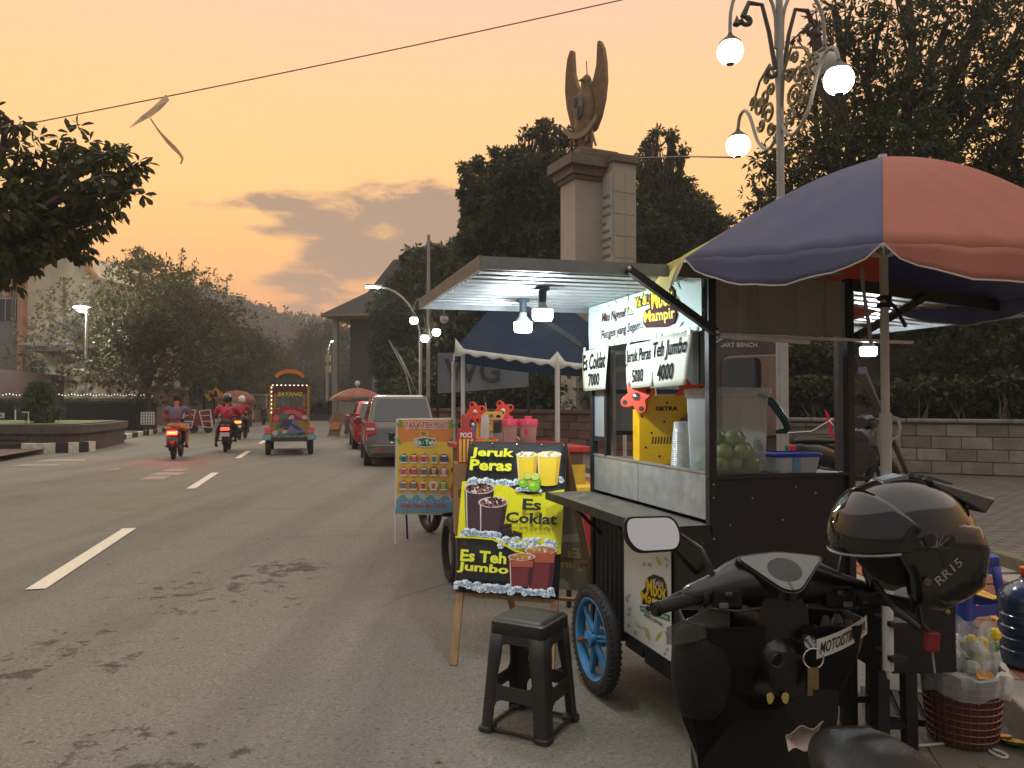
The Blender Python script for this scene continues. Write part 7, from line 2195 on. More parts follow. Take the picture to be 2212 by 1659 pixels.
b=MB();b.box(-4.7,4.7,-D1+.2,D1,0,.4);b.build('terrace',M_CONC,hl)
b=MB();b.box(-4.2,4.2,-D1+.5,-D1+.7,.4,1.5);b.build('balustrade',M_HALL,hl)
for(px,y,lab,r_)in((848,40,'round clipped shrub in a pale pot before the temple roofed hall',.85),(882,36,'taller clipped shrub in front of the hall columns',.9)):
 p=P(px,868,y);p.z=0
 t=thing('potted_shrub',lab,'shrub',p)
 V,F_,tips=leaf_cloud([((p.x,p.y,1.75),(r_*.8,r_*.8,.95),140)],.22,.1,6,.2,.9,.3,False,int(px))
 npmesh('foliage',V,F_,LF_MID,t,kind='stuff',world=True)
 b=MB();b.lathe([(0,0),(.35,0),(.42,.7),(.5,.75),(.0,.7)],12);b.tube([(0,0,.7),(0,0,1.5)],.06,6);b.build('pot',M_HALL,t)
yb=44
gb=thing('gabled_building','cream two storey building with a steep gable, an orange corner column and a louvred canopy','building',(P(110,868,yb).x,yb,0),-.10)
def lx(px):return P(px,868,yb).x-gb.location.x
def lz(py):return P(0,py,yb).z
M_CREAM=mk('cream_wall',C(196,186,160),rough=.85,var=.1,scale=.8)
M_TERRA=mk('orange_column',C(176,128,96),rough=.8,var=.12)
M_WGREY=mk('building_grey',C(118,116,110),rough=.8,var=.1)
x0,x1=lx(52),lx(215)
b=MB();b.prism([(x0,0),(x1,0),(x1,lz(600)),(lx(185),lz(580)),(lx(155),lz(545)),(lx(105),lz(545)),(x0,lz(590))],(Vector((0,0,0)),VX,VZ,-VY),-9,0);b.build('gable_wall',M_CREAM,gb)
b=MB();b.box(lx(-160),lx(38),.5,9,0,lz(600));b.build('left_wing',M_WGREY,gb)
b=MB();b.box(lx(40),lx(52),-.35,.6,0,lz(598));b.build('corner_column',M_TERRA,gb)
b=MB();b.box(lx(136),lx(140),-.06,0.002,lz(720),lz(600));b.build('wall_joint',M_WGREY,gb)
b=MB();b.bar(Vector((lx(10),-.3,lz(640))),Vector((lx(108),-.3,lz(540))),.35,.3);b.bar(Vector((lx(108),-.3,lz(540))),Vector((lx(166),-.3,lz(540))),.35,.3);b.bar(Vector((lx(166),-.3,lz(540))),Vector((lx(222),-.3,lz(612))),.35,.3);b.build('roof_edge',M_TERRA,gb,kind='stuff')
b=MB();b.bar(Vector((lx(100),-2.0,lz(748))),Vector((lx(215),-2.0,lz(748))),.12);b.build('canopy_beam',M_WPOLE,gb)
for k in range(12):
 f=k/11
 b=MB();b.bar(Vector((lx(112+90*f),-2.0,lz(748))),Vector((lx(148+72*f),-.02,lz(690))),.09,.05);b.build('canopy_slat',M_WPOLE,gb)
b=MB();b.box(lx(95),lx(215),-1.9,-.003,lz(763),lz(753));b.build('canopy_slab',M_WGREY,gb)
M_WINDK=mk('window_dark',C(40,42,44),rough=.15,var=.2)
for(a,c,p0,p1,lab)in((60,98,840,792,None),(10,22,690,640,None),(-30,4,690,640,None),(60,100,795,778,None)):
 b=MB();b.box(lx(a),lx(c),-.02,-.003,lz(p0),lz(p1))if a>40 else b.box(lx(a),lx(c),.47,.497,lz(p0),lz(p1))
 w_=b.build('window',M_WINDK,gb)
 yy=-.05 if a>40 else .44
 for(q0,q1)in((a,a+1.6),((a+c)/2-.8,(a+c)/2+.8),(c-1.6,c)):
  b=MB();b.box(lx(q0),lx(q1),yy,yy+.028,lz(p0),lz(p1));b.build('frame',M_WPOLE,w_)
 b=MB();b.box(lx(a),lx(c),yy,yy+.026,lz(p1+2),lz(p1));b.build('frame',M_WPOLE,w_)
for(u0_,u1_,v_,h_,lab)in((30,62,-17.5,3.0,'long low wall behind the first street trees'),(62,130,-18.5,3.4,'long low wall behind the farther street trees')):
 a,c=U(u0_,v_),U(u1_,v_)
 t=thing('roadside_wall',lab,'wall',a,0)
 b=MB();b.hexa([a,a+RR*-.3,c+RR*-.3,c],[a+VZ*h_,a+RR*-.3+VZ*h_,c+RR*-.3+VZ*h_,c+VZ*h_]);b.build('panel',mk('red_brown_wall',C(66,50,45),rough=.9,var=.3,scale=1.5),t,world=True)
fy=33.5
fa,fc=P(-60,868,fy),P(330,868,fy+4)
t=thing('iron_fence','dark green iron fence with a string of tiny lights along its top','fence',(fa.x,fa.y,.1))
M_FENCE=mk('fence_green',C(36,52,48),rough=.6,var=.2)
zt=P(0,860,fy).z
n=120
b=MB()
for i in range(n):
 p=fa.lerp(fc,i/(n-1));b.bar((p.x,p.y,.1),(p.x,p.y,zt),.035)
b.build('bars',M_FENCE,t,world=True,kind='stuff')
for z in(.3,zt-.15):
 b=MB();b.bar((fa.x,fa.y,z),(fc.x,fc.y,z),.05,.06);b.build('rail',M_FENCE,t,world=True)
b=MB();b.hexa([(fa.x,fa.y+.3,0),(fc.x,fc.y+.3,0),(fc.x,fc.y+.45,0),(fa.x,fa.y+.45,0)],[(fa.x,fa.y+.3,zt-.2),(fc.x,fc.y+.3,zt-.2),(fc.x,fc.y+.45,zt-.2),(fa.x,fa.y+.45,zt-.2)]);b.build('backing_sheet',mk('dark_sheet',C(50,62,60),rough=.8),t,world=True)
sl_=thing('string_lights','string of tiny warm white lights along the iron fence','string lights',(fa.x,fa.y,zt))
b=MB()
for i in range(58):
 p=fa.lerp(fc,i/57);b.ball((p.x,p.y-.06,P(0,852,fy).z+.03*math.sin(i*1.3)),.027,None,None,6,4)
b.build('bulbs',glow('fairy_light',(1,.93,.8,1),1.2),sl_,world=True,kind='stuff')
b=MB();b.tube([fa+Vector((0,-.06,P(0,851,fy).z-fa.z)),fc+Vector((0,-.06,P(0,851,fy).z-fc.z))],.012,5);b.build('wire',M_DKP,sl_,world=True)
# ====== SMART BENCH KIOSK
ykk=10.6
kk=thing('bench_kiosk','rounded metal bench kiosk with a dark window and white BENCH lettering','kiosk',(P(1630,868,ykk).x,ykk,.235),-.05)
def kx2(px):return P(px,868,ykk).x-kk.location.x
def kz(py):return P(0,py,ykk).z-.235
M_KIO=mk('kiosk_brown',C(132,108,96),rough=.35,metal=.5,var=.2,scale=3,stretch=(6,6,.5))
b=MB();b.box(kx2(1545),kx2(1705),.0,.5,0,kz(725));b.build('body',mk('kiosk_dark',C(76,66,64),rough=.5,metal=.2),kk,bevel=.06)
b=MB();b.prism(round_poly([(kx2(1560),kz(950)),(kx2(1690),kz(940)),(kx2(1695),kz(765)),(kx2(1560),kz(770))],.14),(Vector((0,0,0)),VX,VZ,-VY),0.003,.05);b.build('panel',M_KIO,kk,bevel=.015)
b=MB();b.prism(round_poly([(kx2(1560),kz(850)),(kx2(1642),kz(845)),(kx2(1642),kz(772)),(kx2(1560),kz(775))],.10),(Vector((0,0,0)),VX,VZ,-VY),.052,.06);b.build('window',mk('kiosk_window',C(34,36,40),rough=.08,coat=.6),kk)
label_text('SMART BENCH',(Vector((0,-.0035,0)),VX,VZ,-VY),kx2(1546),kx2(1636),kz(750),kz(740),flat('kiosk_letter',C(176,170,164),rough=.5),kk,bold=.02)
p=P(1604,868,10.2);p.z=.235
M_DIAG=mk('dark_pole',C(40,42,46),rough=.5)
p0,p1=P(1862,800,5.6),G(1968,1042)
t=thing('leaning_pole','dark pole leaning down to the paving behind the white parasol pole','pole',p1)
b=MB();b.bar(p0,p1,.05);b.build('bar',M_DIAG,t,world=True)
p0=P(1818,868,8.8);
t=thing('wooden_post','dark square post behind the cart end near the kiosk','post',(p0.x,p0.y,.2))
b=MB();b.bar((0,0,0),(0,0,2.2),.12);b.build('post',M_DIAG,t)
t=thing('small_pennant','small red and white striped pennant on a string behind the cart','pennant',P(1795,925,8.0))
b=MB();b.grid(lambda a,c:Vector((-.02+.06*a-.05*c,0,.15-.28*a+.06*c)),6,4);b.mi=0
b.build('cloth',cloth('pennant_red',C(190,50,60),.2),t)
b=MB();b.sheet([(-.03,.1),(.01,.06),(.03,.02),(-.01,.06)],(Vector((0,-.004,0)),VX,VZ,-VY),0);b.build('stripe',PW,t)
b=MB();b.tube([(-.5,0,-.05),(-.2,0,-.03),(.02,0,.1)],.004,5);b.build('string',PW,t)
# ====== OVERHEAD WIRE AND KITE
c0,c1=P(60,262,15),P(1310,-3,15)
t=thing('overhead_cable','thin cable crossing the sky from the left tree to above the monument','cable',c0)
e0,e1=c0+(c0-c1)*.25,c1+(c1-c0)*.5
b=MB();b.tube([e0.lerp(e1,k/24)+VZ*(-.12*math.sin(k/24*3.14))for k in range(25)],.011,6);b.build('wire',mk('wire',C(70,58,50),rough=.6),t,world=True)
t=thing('beaded_cable','thin beaded cable running from the monument to the globe lamp','cable',P(1480,338,12))
b=MB();b.tube([P(1380,341,20),P(1480,338,14),P(1590,340,9.4)],.012,5);b.build('wire',M_DKP,t,world=True)
kt=thing('kite','torn white paper kite with a long tail caught on the overhead cable','kite',P(350,210,14.8))
KP_=lambda zx,zy:P((zx/2.074+0)/1.8517,(zy/2.074+300)/1.8517,14.8)
body=[KP_(x,y)for x,y in((1378,160),(1395,200),(1412,215),(1330,290),(1235,345),(1252,358),(1160,395),(1055,437),(1180,352),(1250,280))]
b=MB()
f_=[(0,1,2,3,9),(3,4,8,9),(4,5,6,8),(6,7,8)]
body=[v+Vector((0,.06*math.sin(i*2.1),0))for i,v in enumerate(body)]
b.add(body,f_);b.build('sail',cloth('kite_paper',C(226,214,200),.75),kt,world=True,solid=.004)
tail=[KP_(x,y)for x,y in((1248,360),(1290,425),(1335,485),(1395,555),(1450,610),(1495,660),(1515,695),(1500,740))]
b=MB()
wds=[.01,.012,.02,.035,.04,.025,.02,.008]
L_=[p+Vector((w_*.7,.02,w_*.7))for p,w_ in zip(tail,wds)];R_=[p-Vector((w_*.7,.02,w_*.7))for p,w_ in zip(tail,wds)]
b.add(L_+R_,[(i,i+1,len(L_)+i+1,len(L_)+i)for i in range(len(L_)-1)]);b.build('tail',cloth('kite_tail',C(214,196,174),.7),kt,world=True,solid=.003)
# ====== CARS
M_CARGL=mk('car_glass',C(30,34,38),rough=.06,coat=.6,spec=.8,var=.05)
M_CHR=mk('car_trim',C(150,150,150),rough=.25,metal=.9)
M_TAILR=mk('tail_red',C(190,30,34),rough=.15,coat=.8,var=.05)
M_TAILW=mk('tail_clear',C(206,200,196),rough=.15,coat=.6)
M_PLATE=mk('plate_black',C(30,30,32),rough=.4)
M_ALLOY=mk('alloy',C(150,152,154),rough=.35,metal=.8)
def arect(hx,y0,y1,r,z,n=5):
 cy_=(y0+y1)/2
 return[v+Vector((0,cy_,0))for v in rrect(hx,(y1-y0)/2,r,z,n)]
def car(name,label,loc,rz,L,W,H,belt,mat,group=None,hatch=.34,plate='AD 1421 KR',light_hi=False):
 t=thing(name,label,'car',loc,rz,group)
 hw=W/2
 b=MB()
 b.loft([arect(hw-.10,.08,L-.12,.20,.22),arect(hw-.03,.0,L-.02,.24,.34),arect(hw,-.01,L,.26,.55),arect(hw,.02,L-.05,.26,.72),arect(hw-.02,.06,L-.35,.26,belt),arect(hw-.06,.08,L-.5,.22,belt+.02)])
 b.build('body',mat,t,smooth=True)
 zr=H
 rb,rt=(hw-.045,.06,L-1.05),(hw-.19,hatch,L-1.95)
 ring=lambda f:(rb[0]+(rt[0]-rb[0])*f,rb[1]+(rt[1]-rb[1])*f,rb[2]+(rt[2]-rb[2])*f)
 b=MB();rows=[]
 for f,z in((0,belt),(.5,belt+(zr-belt)*.5),(.92,belt+(zr-belt)*.93),(1.0,zr)):
  h_,y0,y1=ring(f)
  if f==1.0:h_-=.07;y0+=.09;y1-=.09
  rows.append(arect(h_,y0,y1,.16,z))
 b.loft(rows);cab=b.build('cabin',mat,t,smooth=True)
 def panel(f0,f1,sx0,sx1,side,name='window',off=.006,m=M_CARGL):
  q=MB()
  z0,z1=belt+(zr-belt)*f0,belt+(zr-belt)*f1
  a,c=ring(f0),ring(f1)
  if side=='rear':
   q.grid(lambda u,v:Vector(((sx0+(sx1-sx0)*u)*(a[0]+(c[0]-a[0])*v),a[1]+(c[1]-a[1])*v-off,z0+(z1-z0)*v)),6,4)
  elif side=='front':
   q.grid(lambda u,v:Vector(((sx0+(sx1-sx0)*u)*(a[0]+(c[0]-a[0])*v),a[2]+(c[2]-a[2])*v+off,z0+(z1-z0)*v)),4,2)
  else:
   s=side
   q.grid(lambda u,v:Vector((s*(a[0]+(c[0]-a[0])*v+off),(a[1]+(a[2]-a[1])*(sx0+(sx1-sx0)*u))*(1-v)+(c[1]+(c[2]-c[1])*(sx0+(sx1-sx0)*u))*v,z0+(z1-z0)*v)),4,2)
  return q.build(name,m,t,solid=.006)
 panel(.10,.86,-.84,.84,'rear','rear_window',off=.012)
 panel(.1,.86,-.86,.86,'front','windscreen',off=.012)
 for s in(-1,1):
  for(u0,u1)in((.07,.26),(.29,.56),(.59,.88)):panel(.12,.86,u0,u1,s,'side_window')
  z0=belt-.26 if not light_hi else belt-.1
  b=MB();b.hexa([(s*(hw-.27),-.012,z0+.05),(s*(hw+.006),.05,z0),(s*(hw+.006),.30,z0+.04),(s*(hw-.27),.1,z0+.05)][::s],[(s*(hw-.22),.035,z0+.30),(s*(hw-.02),.085,z0+.33),(s*(hw-.02),.25,z0+.33),(s*(hw-.22),.12,z0+.30)][::s])
  tl_=b.build('tail_light',M_TAILR,t,bevel=.012)
  b=MB();b.hexa([(s*(hw-.22),-.022,z0+.13),(s*(hw-.03),.03,z0+.13),(s*(hw-.03),.1,z0+.13),(s*(hw-.22),.1,z0+.13)][::s],[(s*(hw-.21),-.01,z0+.18),(s*(hw-.035),.04,z0+.18),(s*(hw-.035),.1,z0+.18),(s*(hw-.21),.1,z0+.18)][::s]);b.build('lens',M_TAILW,tl_)
  for y in(.72,L-.80):
   Mx=Matrix.Translation((s*(hw-.09),y,.31))@Matrix.Rotation(R(90),4,'Y')
   b=MB(Mx);b.lathe([(.20,-.09),(.285,-.085),(.31,-.06),(.31,.06),(.285,.085),(.20,.09),(.20,-.09)],26);w_=b.build('wheel',M_TYRE,t,smooth=True)
   b=MB(Mx);b.lathe([(.0,.07*s),(.06,.082*s),(.19,.06*s),(.205,.085*s)],20);b.build('rim',M_ALLOY,w_,smooth=True)
   b=MB(Matrix.Translation((s*(hw-.16),y,.31))@Matrix.Rotation(R(90),4,'Y'));b.lathe([(0,.165*s),(.35,.165*s),(.37,.13*s),(.37,0)],24);b.build('wheel_arch',M_DKP,t)
  b=MB();b.ball((s*(hw+.09),L-1.35,belt+.08),.09,.06,.07,10,6);b.build('side_mirror',mat,t,smooth=True)
  for y in(1.15,2.2):
   b=MB();b.bar((s*(hw+.012),y,belt-.08),(s*(hw+.012),y+.18,belt-.08),.02,.03);b.build('door_handle',M_CHR,t)
 b=MB();b.box(-hw+.12,hw-.12,-.045,.05,.30,.52);b.build('rear_bumper',mat,t,bevel=.03)
 b=MB();b.box(-.30,.30,-.012,.02,.60,.76);b.build('plate_recess',M_DKP,t,bevel=.02)
 b=MB();b.box(-.21,.21,-.026,-.0125,.62,.73);pl_=b.build('number_plate',M_PLATE,t)
 label_text(plate,(Vector((-.21,-.0262,.62)),VX,VZ,-VY),.03,.39,.035,.085,PW,pl_,off=.002)
 b=MB();b.box(-.34,.34,-.016,.02,.775,.80);b.build('chrome_strip',M_CHR,t)
 b=MB();b.bar((0,rb[1]-.0,belt+.06),(.30,rb[1]+.02,belt+.13),.014);b.build('rear_wiper',M_DKP,t)
 b=MB();b.box(-hw+.25,hw-.25,-.012,.02,.36,.37);b.build('bumper_gap',M_DKP,t)
 for s in(-1,1):
  b=MB();b.box(s*(hw-.38)-.07,s*(hw-.38)+.07,-.052,-.046,.40,.43);b.build('reflector',M_TAILR,t)
 return t
M_CARG=mk('car_grey',C(112,108,104),rough=.22,metal=.5,coat=.7,var=.05)
M_CARR=mk('car_red',C(186,32,34),rough=.2,coat=.8,var=.06)
cp=G(868,1008);
car('parked_car','grey people carrier parked at the kerb just behind the orange menu board',(cp.x,cp.y,0),RA-.02,4.2,1.68,1.66,.98,M_CARG,'cars parked along the kerb')
cp=G(796,972)
car('parked_car','bright red hatchback parked beyond the grey people carrier',(cp.x+.3,cp.y+.3,0),RA-.0,3.9,1.66,1.52,.92,M_CARR,'cars parked along the kerb',hatch=.45,light_hi=True)
# ====== MOTORCYCLES AND RIDERS
M_TAILON=glow('tail_lamp_on',(1.0,.004,.002,1),130,C(200,20,20))
M_TAILHOT=glow('tail_lamp_hot',(1.0,.30,.04,1),3.5,C(220,60,20))
M_TAILDIM=glow('tail_lamp_dim',(1.0,.03,.02,1),6,C(200,20,20))
M_TAILORG=glow('tail_lamp_orange',(1.0,.12,.02,1),6,C(220,90,20))
def scooter(label,loc,rz,body,lamp=None,plate=True,group=None,headlight=False,hot=False):
 t=thing('scooter',label,'scooter',loc,rz,group)
 for y in(-.38,.86):
  w_=moto_wheel(t,y,.28,.10)
 b=MB();b.loft(srings([(-.62,.70,.05,.05),(-.52,.68,.12,.10),(-.25,.64,.16,.14),(.0,.58,.14,.14),(.15,.48,.10,.10)],14));b.build('body',body,t,smooth=True)
 b=MB();b.loft(srings([(-.58,.79,.06,.02),(-.45,.80,.13,.05),(-.1,.79,.14,.05),(.18,.77,.09,.04)],12));b.build('saddle',M_SEAT,t,smooth=True)
 b=MB();b.box(-.15,.15,.1,.5,.28,.34);b.build('floor_board',M_PLM,t,bevel=.01)
 b=MB();b.loft(srings([(.46,.62,.19,.28),(.56,.68,.20,.30),(.66,.70,.12,.24)],14));b.build('leg_shield',body,t,smooth=True)
 b=MB();b.loft(srings([(.50,1.0,.12,.07),(.60,1.02,.14,.09),(.70,.98,.08,.06)],12));b.build('headlamp_cowl',body,t,smooth=True)
 for s in(-1,1):
  b=MB();b.tube([(0,.55,1.03),(s*.2,.53,1.05),(s*.36,.46,1.02)],[.02,.016,.018],8);b.build('handlebar',M_RUB,t,smooth=True)
  b=MB();b.tube([(s*.2,.54,1.05),(s*.26,.56,1.2)],.008,5);b.ball((s*.27,.55,1.24),.06,.02,.045,10,6);b.build('mirror',M_DKP,t,smooth=True)
  b=MB();b.tube([(s*.08,-.38,.28),(s*.09,-.42,.62)],.022,6);b.build('shock',M_CHR,t)
  b=MB();b.bar((s*.1,-.05,.34),(s*.26,-.05,.33),.03);b.build('footrest',M_DKP,t)
  b=MB();b.tube([(s*.06,.86,.28),(s*.06,.66,.8)],.02,6);b.build('fork_leg',M_CHR,t)
 b=MB();b.tube([(.13,-.05,.26),(.15,-.35,.32),(.15,-.72,.40)],[.03,.055,.05],10);b.build('exhaust',M_DKP,t,smooth=True)
 b=MB();b.grid(lambda a,c:Vector((-.075+.15*c,-.38+.32*math.cos(R(35+150*a)),.28+.32*math.sin(R(35+150*a)))),12,3);b.build('rear_fender',M_PLM,t,solid=.006,smooth=True)
 b=MB();b.box(-.12,.12,-.70,-.60,.66,.75);tl_=b.build('tail_light',lamp or M_TAILR,t,bevel=.02)
 if hot:
  b=MB();b.box(-.075,.075,-.712,-.70,.685,.725);b.build('lamp_core',M_TAILHOT,tl_)
 if plate:
  b=MB();b.box(-.13,.13,-.70,-.69,.49,.60);pp=b.build('number_plate',PW if not hot else mk('plate_worn',C(120,112,108),rough=.5),t)
  label_text('AD 5512',(Vector((-.13,-.7005,.49)),VX,VZ,-VY),.03,.23,.04,.08,PDK,pp,off=.001)
 if headlight:
  b=MB();b.ball((0,.71,.98),.06,.03,.05,10,6);b.build('headlight',glow('headlight_on',(1,.96,.86,1),12),t,smooth=True)
 return t
M_SKIN=mk('skin',C(150,104,80),rough=.6,var=.08)
def skin_mesh(name,verts,edges,radii,mat,parent,root=0,levels=1):
 me=bpy.data.meshes.new(name)
 me.from_pydata([tuple(v)for v in verts],edges,[])
 me.materials.append(mat)
 o=bpy.data.objects.new(name,me);col.objects.link(o);o.parent=parent
 m=o.modifiers.new('skin','SKIN');m.use_smooth_shade=True;m.branch_smoothing=.6
 sv=me.skin_vertices[0].data if me.skin_vertices else None
 if sv is None:
  me.skin_vertices.new()if hasattr(me.skin_vertices,'new')else None
  sv=me.skin_vertices[0].data
 for i,r in enumerate(radii):
  rr_=r if isinstance(r,tuple)else(r,r)
  sv[i].radius=rr_
  sv[i].use_root=(i==root)
 s=o.modifiers.new('sub','SUBSURF');s.levels=s.render_levels=levels
 return o
def rider(label,loc,rz,shirt,bottoms,shorts=False,helmet=None,strap=None,sleeves='short',lean=.0,footdown=False,group=None,bag=None,yaw=0.0,bulk=1.0):
 t=thing('person',label,'person',loc,rz,group)
 k=bulk
 sh,hd=(0,.04+lean,1.36),(0,.08+lean,1.52)
 pel,che=(0,-.12,.86),(0,-.04+lean*.6,1.14)
 J=dict(p=pel,c=che,n=(0,.03+lean,1.38),hl=(-.19*k,.02+lean,1.32),hr=(.19*k,.02+lean,1.32),el=(-.30*k,.16+lean,1.10),er=(.30*k,.16+lean,1.10),wl=(-.31,.40,1.03),wr=(.31,.40,1.03),gl=(-.30,.46,1.02),gr=(.30,.46,1.02),jl=(-.12,-.08,.84),jr=(.12,-.08,.84),kl=(-.24,.34,.72),kr=(.24,.34,.72),al=(-.23,.18,.36),ar=(.23,.18,.36),fl=(-.24,.32,.33),fr=(.24,.32,.33))
 if footdown:J['kl']=(-.27,.28,.62);J['al']=(-.31,.10,.26);J['fl']=(-.34,.22,.20)
 names=['p','c','n','hl','el','wl','gl','hr','er','wr','gr','jl','kl','al','fl','jr','kr','ar','fr']
 ix={n:i for i,n in enumerate(names)}
 E=[('p','c'),('c','n'),('c','hl'),('hl','el'),('el','wl'),('wl','gl'),('c','hr'),('hr','er'),('er','wr'),('wr','gr'),('p','jl'),('jl','kl'),('kl','al'),('al','fl'),('p','jr'),('jr','kr'),('kr','ar'),('ar','fr')]
 rad=dict(p=(.13,.10),c=(.135,.095),n=.055,hl=.058,hr=.058,el=.04,er=.04,wl=.03,wr=.03,gl=.035,gr=.035,jl=.085,jr=.085,kl=.058,kr=.058,al=.038,ar=.038,fl=.04,fr=.04)
 names+=['h0','h1'];ix['h0'],ix['h1']=len(names)-2,len(names)-1
 J['h0']=(0,.06+lean,1.47);J['h1']=(0,.085+lean,1.58)
 E+=[('n','h0'),('h0','h1')]
 rad['h0']=(.075,.085);rad['h1']=(.078,.088)
 skin_mesh('body',[J[n]for n in names],[(ix[a],ix[b_])for a,b_ in E],[rad[n]for n in names],M_SKIN,t)
 g=1.16*k
 ends={'short':.55,'long':1.0}[sleeves]
 lerp=lambda a,b_,f:tuple(Vector(a).lerp(Vector(b_),f))
 sv=[J['p'],J['c'],lerp(J['c'],J['n'],.85),J['hl'],J['hr'],lerp(J['hl'],J['el'],1.0 if ends>.9 else .7),lerp(J['hr'],J['er'],1.0 if ends>.9 else .7)]
 se=[(0,1),(1,2),(1,3),(1,4),(3,5),(4,6)]
 sr=[(.155*g,.12*g),(.160*g,.115*g),(.085,.075),.075*g,.075*g,.062*g,.062*g]
 if sleeves=='long':
  sv+=[J['wl'],J['wr']];se+=[(5,7),(6,8)];sr+=[.042,.042]
 skin_mesh('shirt',sv,se,sr,shirt,t)
 tv=[J['p'],J['jl'],J['jr'],lerp(J['jl'],J['kl'],.8 if shorts else 1.0),lerp(J['jr'],J['kr'],.8 if shorts else 1.0)]
 te=[(0,1),(0,2),(1,3),(2,4)];tr_=[(.14,.115),.105,.105,.085 if shorts else .075,.085 if shorts else .075]
 if not shorts:
  tv+=[J['al'],J['ar']];te+=[(3,5),(4,6)];tr_+=[.055,.055]
 skin_mesh('trousers',tv,te,tr_,bottoms,t)
 for s,f in(('l',J['fl']),('r',J['fr'])):
  a=J['a'+s]
  b=MB();b.loft(srings([(a[1]-.06,a[2]-.06,.035,.03),(a[1],a[2]-.06,.045,.04),(f[1],f[2]-.06,.045,.03),(f[1]+.07,f[2]-.065,.03,.02)],10));
  o_=b.build('shoe',M_DKP,t,smooth=True);o_.location=(a[0],0,0)
 hc=(0,.085+lean,1.585)
 if helmet:
  b=MB();b.lathe([(.0,.145),(.06,.135),(.11,.095),(.135,.03),(.137,-.04),(.125,-.10),(.11,-.115)],20,Matrix.Translation(hc));b.build('helmet',helmet,t,smooth=True,solid=.012)
  b=MB();b.grid(lambda a,c:Vector((hc[0]+.142*math.sin(-1.2+2.4*a),hc[1]+.142*math.cos(-1.2+2.4*a),hc[2]-.07+.10*c)),12,2);b.build('visor',M_CARGL,t,smooth=True,solid=.003)
 else:
  b=MB();b.lathe([(.0,.115),(.05,.108),(.085,.07),(.098,.01),(.094,-.05),(.07,-.09)],18,Matrix.Translation(hc)@Matrix.Scale(1.08,4,(0,1,0)));b.build('hair',mk('hair',C(28,24,22),rough=.7,bump=.5,bscale=60),t,smooth=True,solid=.008)
  for s in(-1,1):
   b=MB();b.ball((s*.095,.09+lean,1.56),.014,.025,.034,8,6);b.build('ear',M_SKIN,t,smooth=True)
 if strap:
  b=MB();b.tube([(.17*k,-.0+lean*.7,1.36),(.06,-.16*g+lean*.6,1.24),(-.10,-.165*g,1.08),(-.17,-.10,.98)],.016,6);b.build('bag_strap',strap,t)
 return t
S1=mk('shirt_slate',C(88,92,110),rough=.9,var=.12);S2=mk('shirt_crimson',C(196,44,78),rough=.9,var=.12);S3=mk('jacket_red',C(160,40,44),rough=.8,var=.15)
B1=mk('shorts_orange',C(206,122,64),rough=.9,var=.12);B2=mk('trousers_dark',C(52,50,50),rough=.9);B3=mk('trousers_grey',C(70,72,76),rough=.9)
HB=mk('helmet_dark',C(36,34,36),rough=.2,coat=.8);HW=mk('helmet_white',C(214,208,196),rough=.25,coat=.6)
BR_=mk('bike_dark',C(44,36,38),rough=.35,coat=.4);BB=mk('bike_black',C(30,30,32),rough=.3,coat=.4)
rzv=RA+.03
q=G(367,993);o1=Vector((q.x,q.y+.35,0))
scooter('dark scooter with a bright red brake light, nearest of the ridden ones',o1,rzv,BR_,M_TAILON,True,'scooters ridden along the far lane',hot=True)
rider('person in a slate blue T-shirt and orange shorts riding without a helmet',o1+Vector((0,0,.02)),rzv,S1,B1,True,None,None,'short',.02,False,'riders on the far lane',bulk=1.15)
q=G(480,977);o2=Vector((q.x,q.y+.35,0))
scooter('black scooter with a white number plate and a small red tail light',o2,rzv,BB,M_TAILDIM,True,'scooters ridden along the far lane')
rider('person in a crimson shirt and dark helmet with a bag strap across the back',o2+Vector((0,0,.02)),rzv,S2,B2,False,HB,BB,'long',.06,True,'riders on the far lane',bulk=1.15)
q=G(514,950);o3=Vector((q.x,q.y+.35,0))
scooter('black scooter with an orange lit tail light ahead of the crimson shirt',o3,rzv-.12,BB,M_TAILORG,True,'scooters ridden along the far lane')
rider('person in a dark red jacket and white helmet riding ahead',o3+Vector((0,0,.02)),rzv-.12,S3,B3,False,HW,None,'long',.04,False,'riders on the far lane',bulk=1.1)
q=G(541,920);
scooter('pale scooter with its headlight on parked facing the camera by the left kerb',(q.x,q.y,0),math.pi+RA+.1,mk('bike_cream',C(190,186,160),rough=.35),None,True,None,True)
q=G(560,918)
scooter('black scooter parked facing the camera beside the pale one',(q.x,q.y+1.0,0),math.pi+RA,BB,None,True,None,False)
M_BIKER=mk('bike_red',C(196,30,46),rough=.25,coat=.8)
scooter('red motorcycle with a white stripe half hidden behind the orange menu board',(-.52,8.15,0),R(30),M_BIKER,None,False)
q=P(1790,868,9.6)
scooter('dark scooter parked on the plaza behind the cart and the kiosk',(q.x,9.6,.235),R(-70),BB,None,True)
# ====== DECORATED TOURIST TRAIN (odong-odong)
oy=G(625,983)
og=thing('tourist_train','small decorated tourist ride vehicle with an orange arch, painted tail panel and yellow posts','tourist vehicle',(oy.x,oy.y,0),R(15.5))
M_OGB=mk('ride_dark',C(62,60,60),rough=.5)
M_OGY=mk('ride_yellow',C(168,124,52),rough=.45,var=.25)
M_OGO=mk('ride_orange',C(216,128,52),rough=.45,var=.1)
M_OGT=mk('ride_teal',C(120,178,186),rough=.4)
M_OGP=mk('ride_pink_lamp',C(226,110,120),rough=.3)
W2=.54
b=MB();b.box(-W2,W2,0,3.4,.38,.50);b.build('chassis',M_OGB,og,bevel=.02)
def ogpanel():
 pts=[(-W2,.5),(W2,.5),(W2,1.12)]+[(W2*math.cos(a),1.12+.26*math.sin(a))for a in np.linspace(0,math.pi,13)]+[(-W2,1.12)]
 return pts
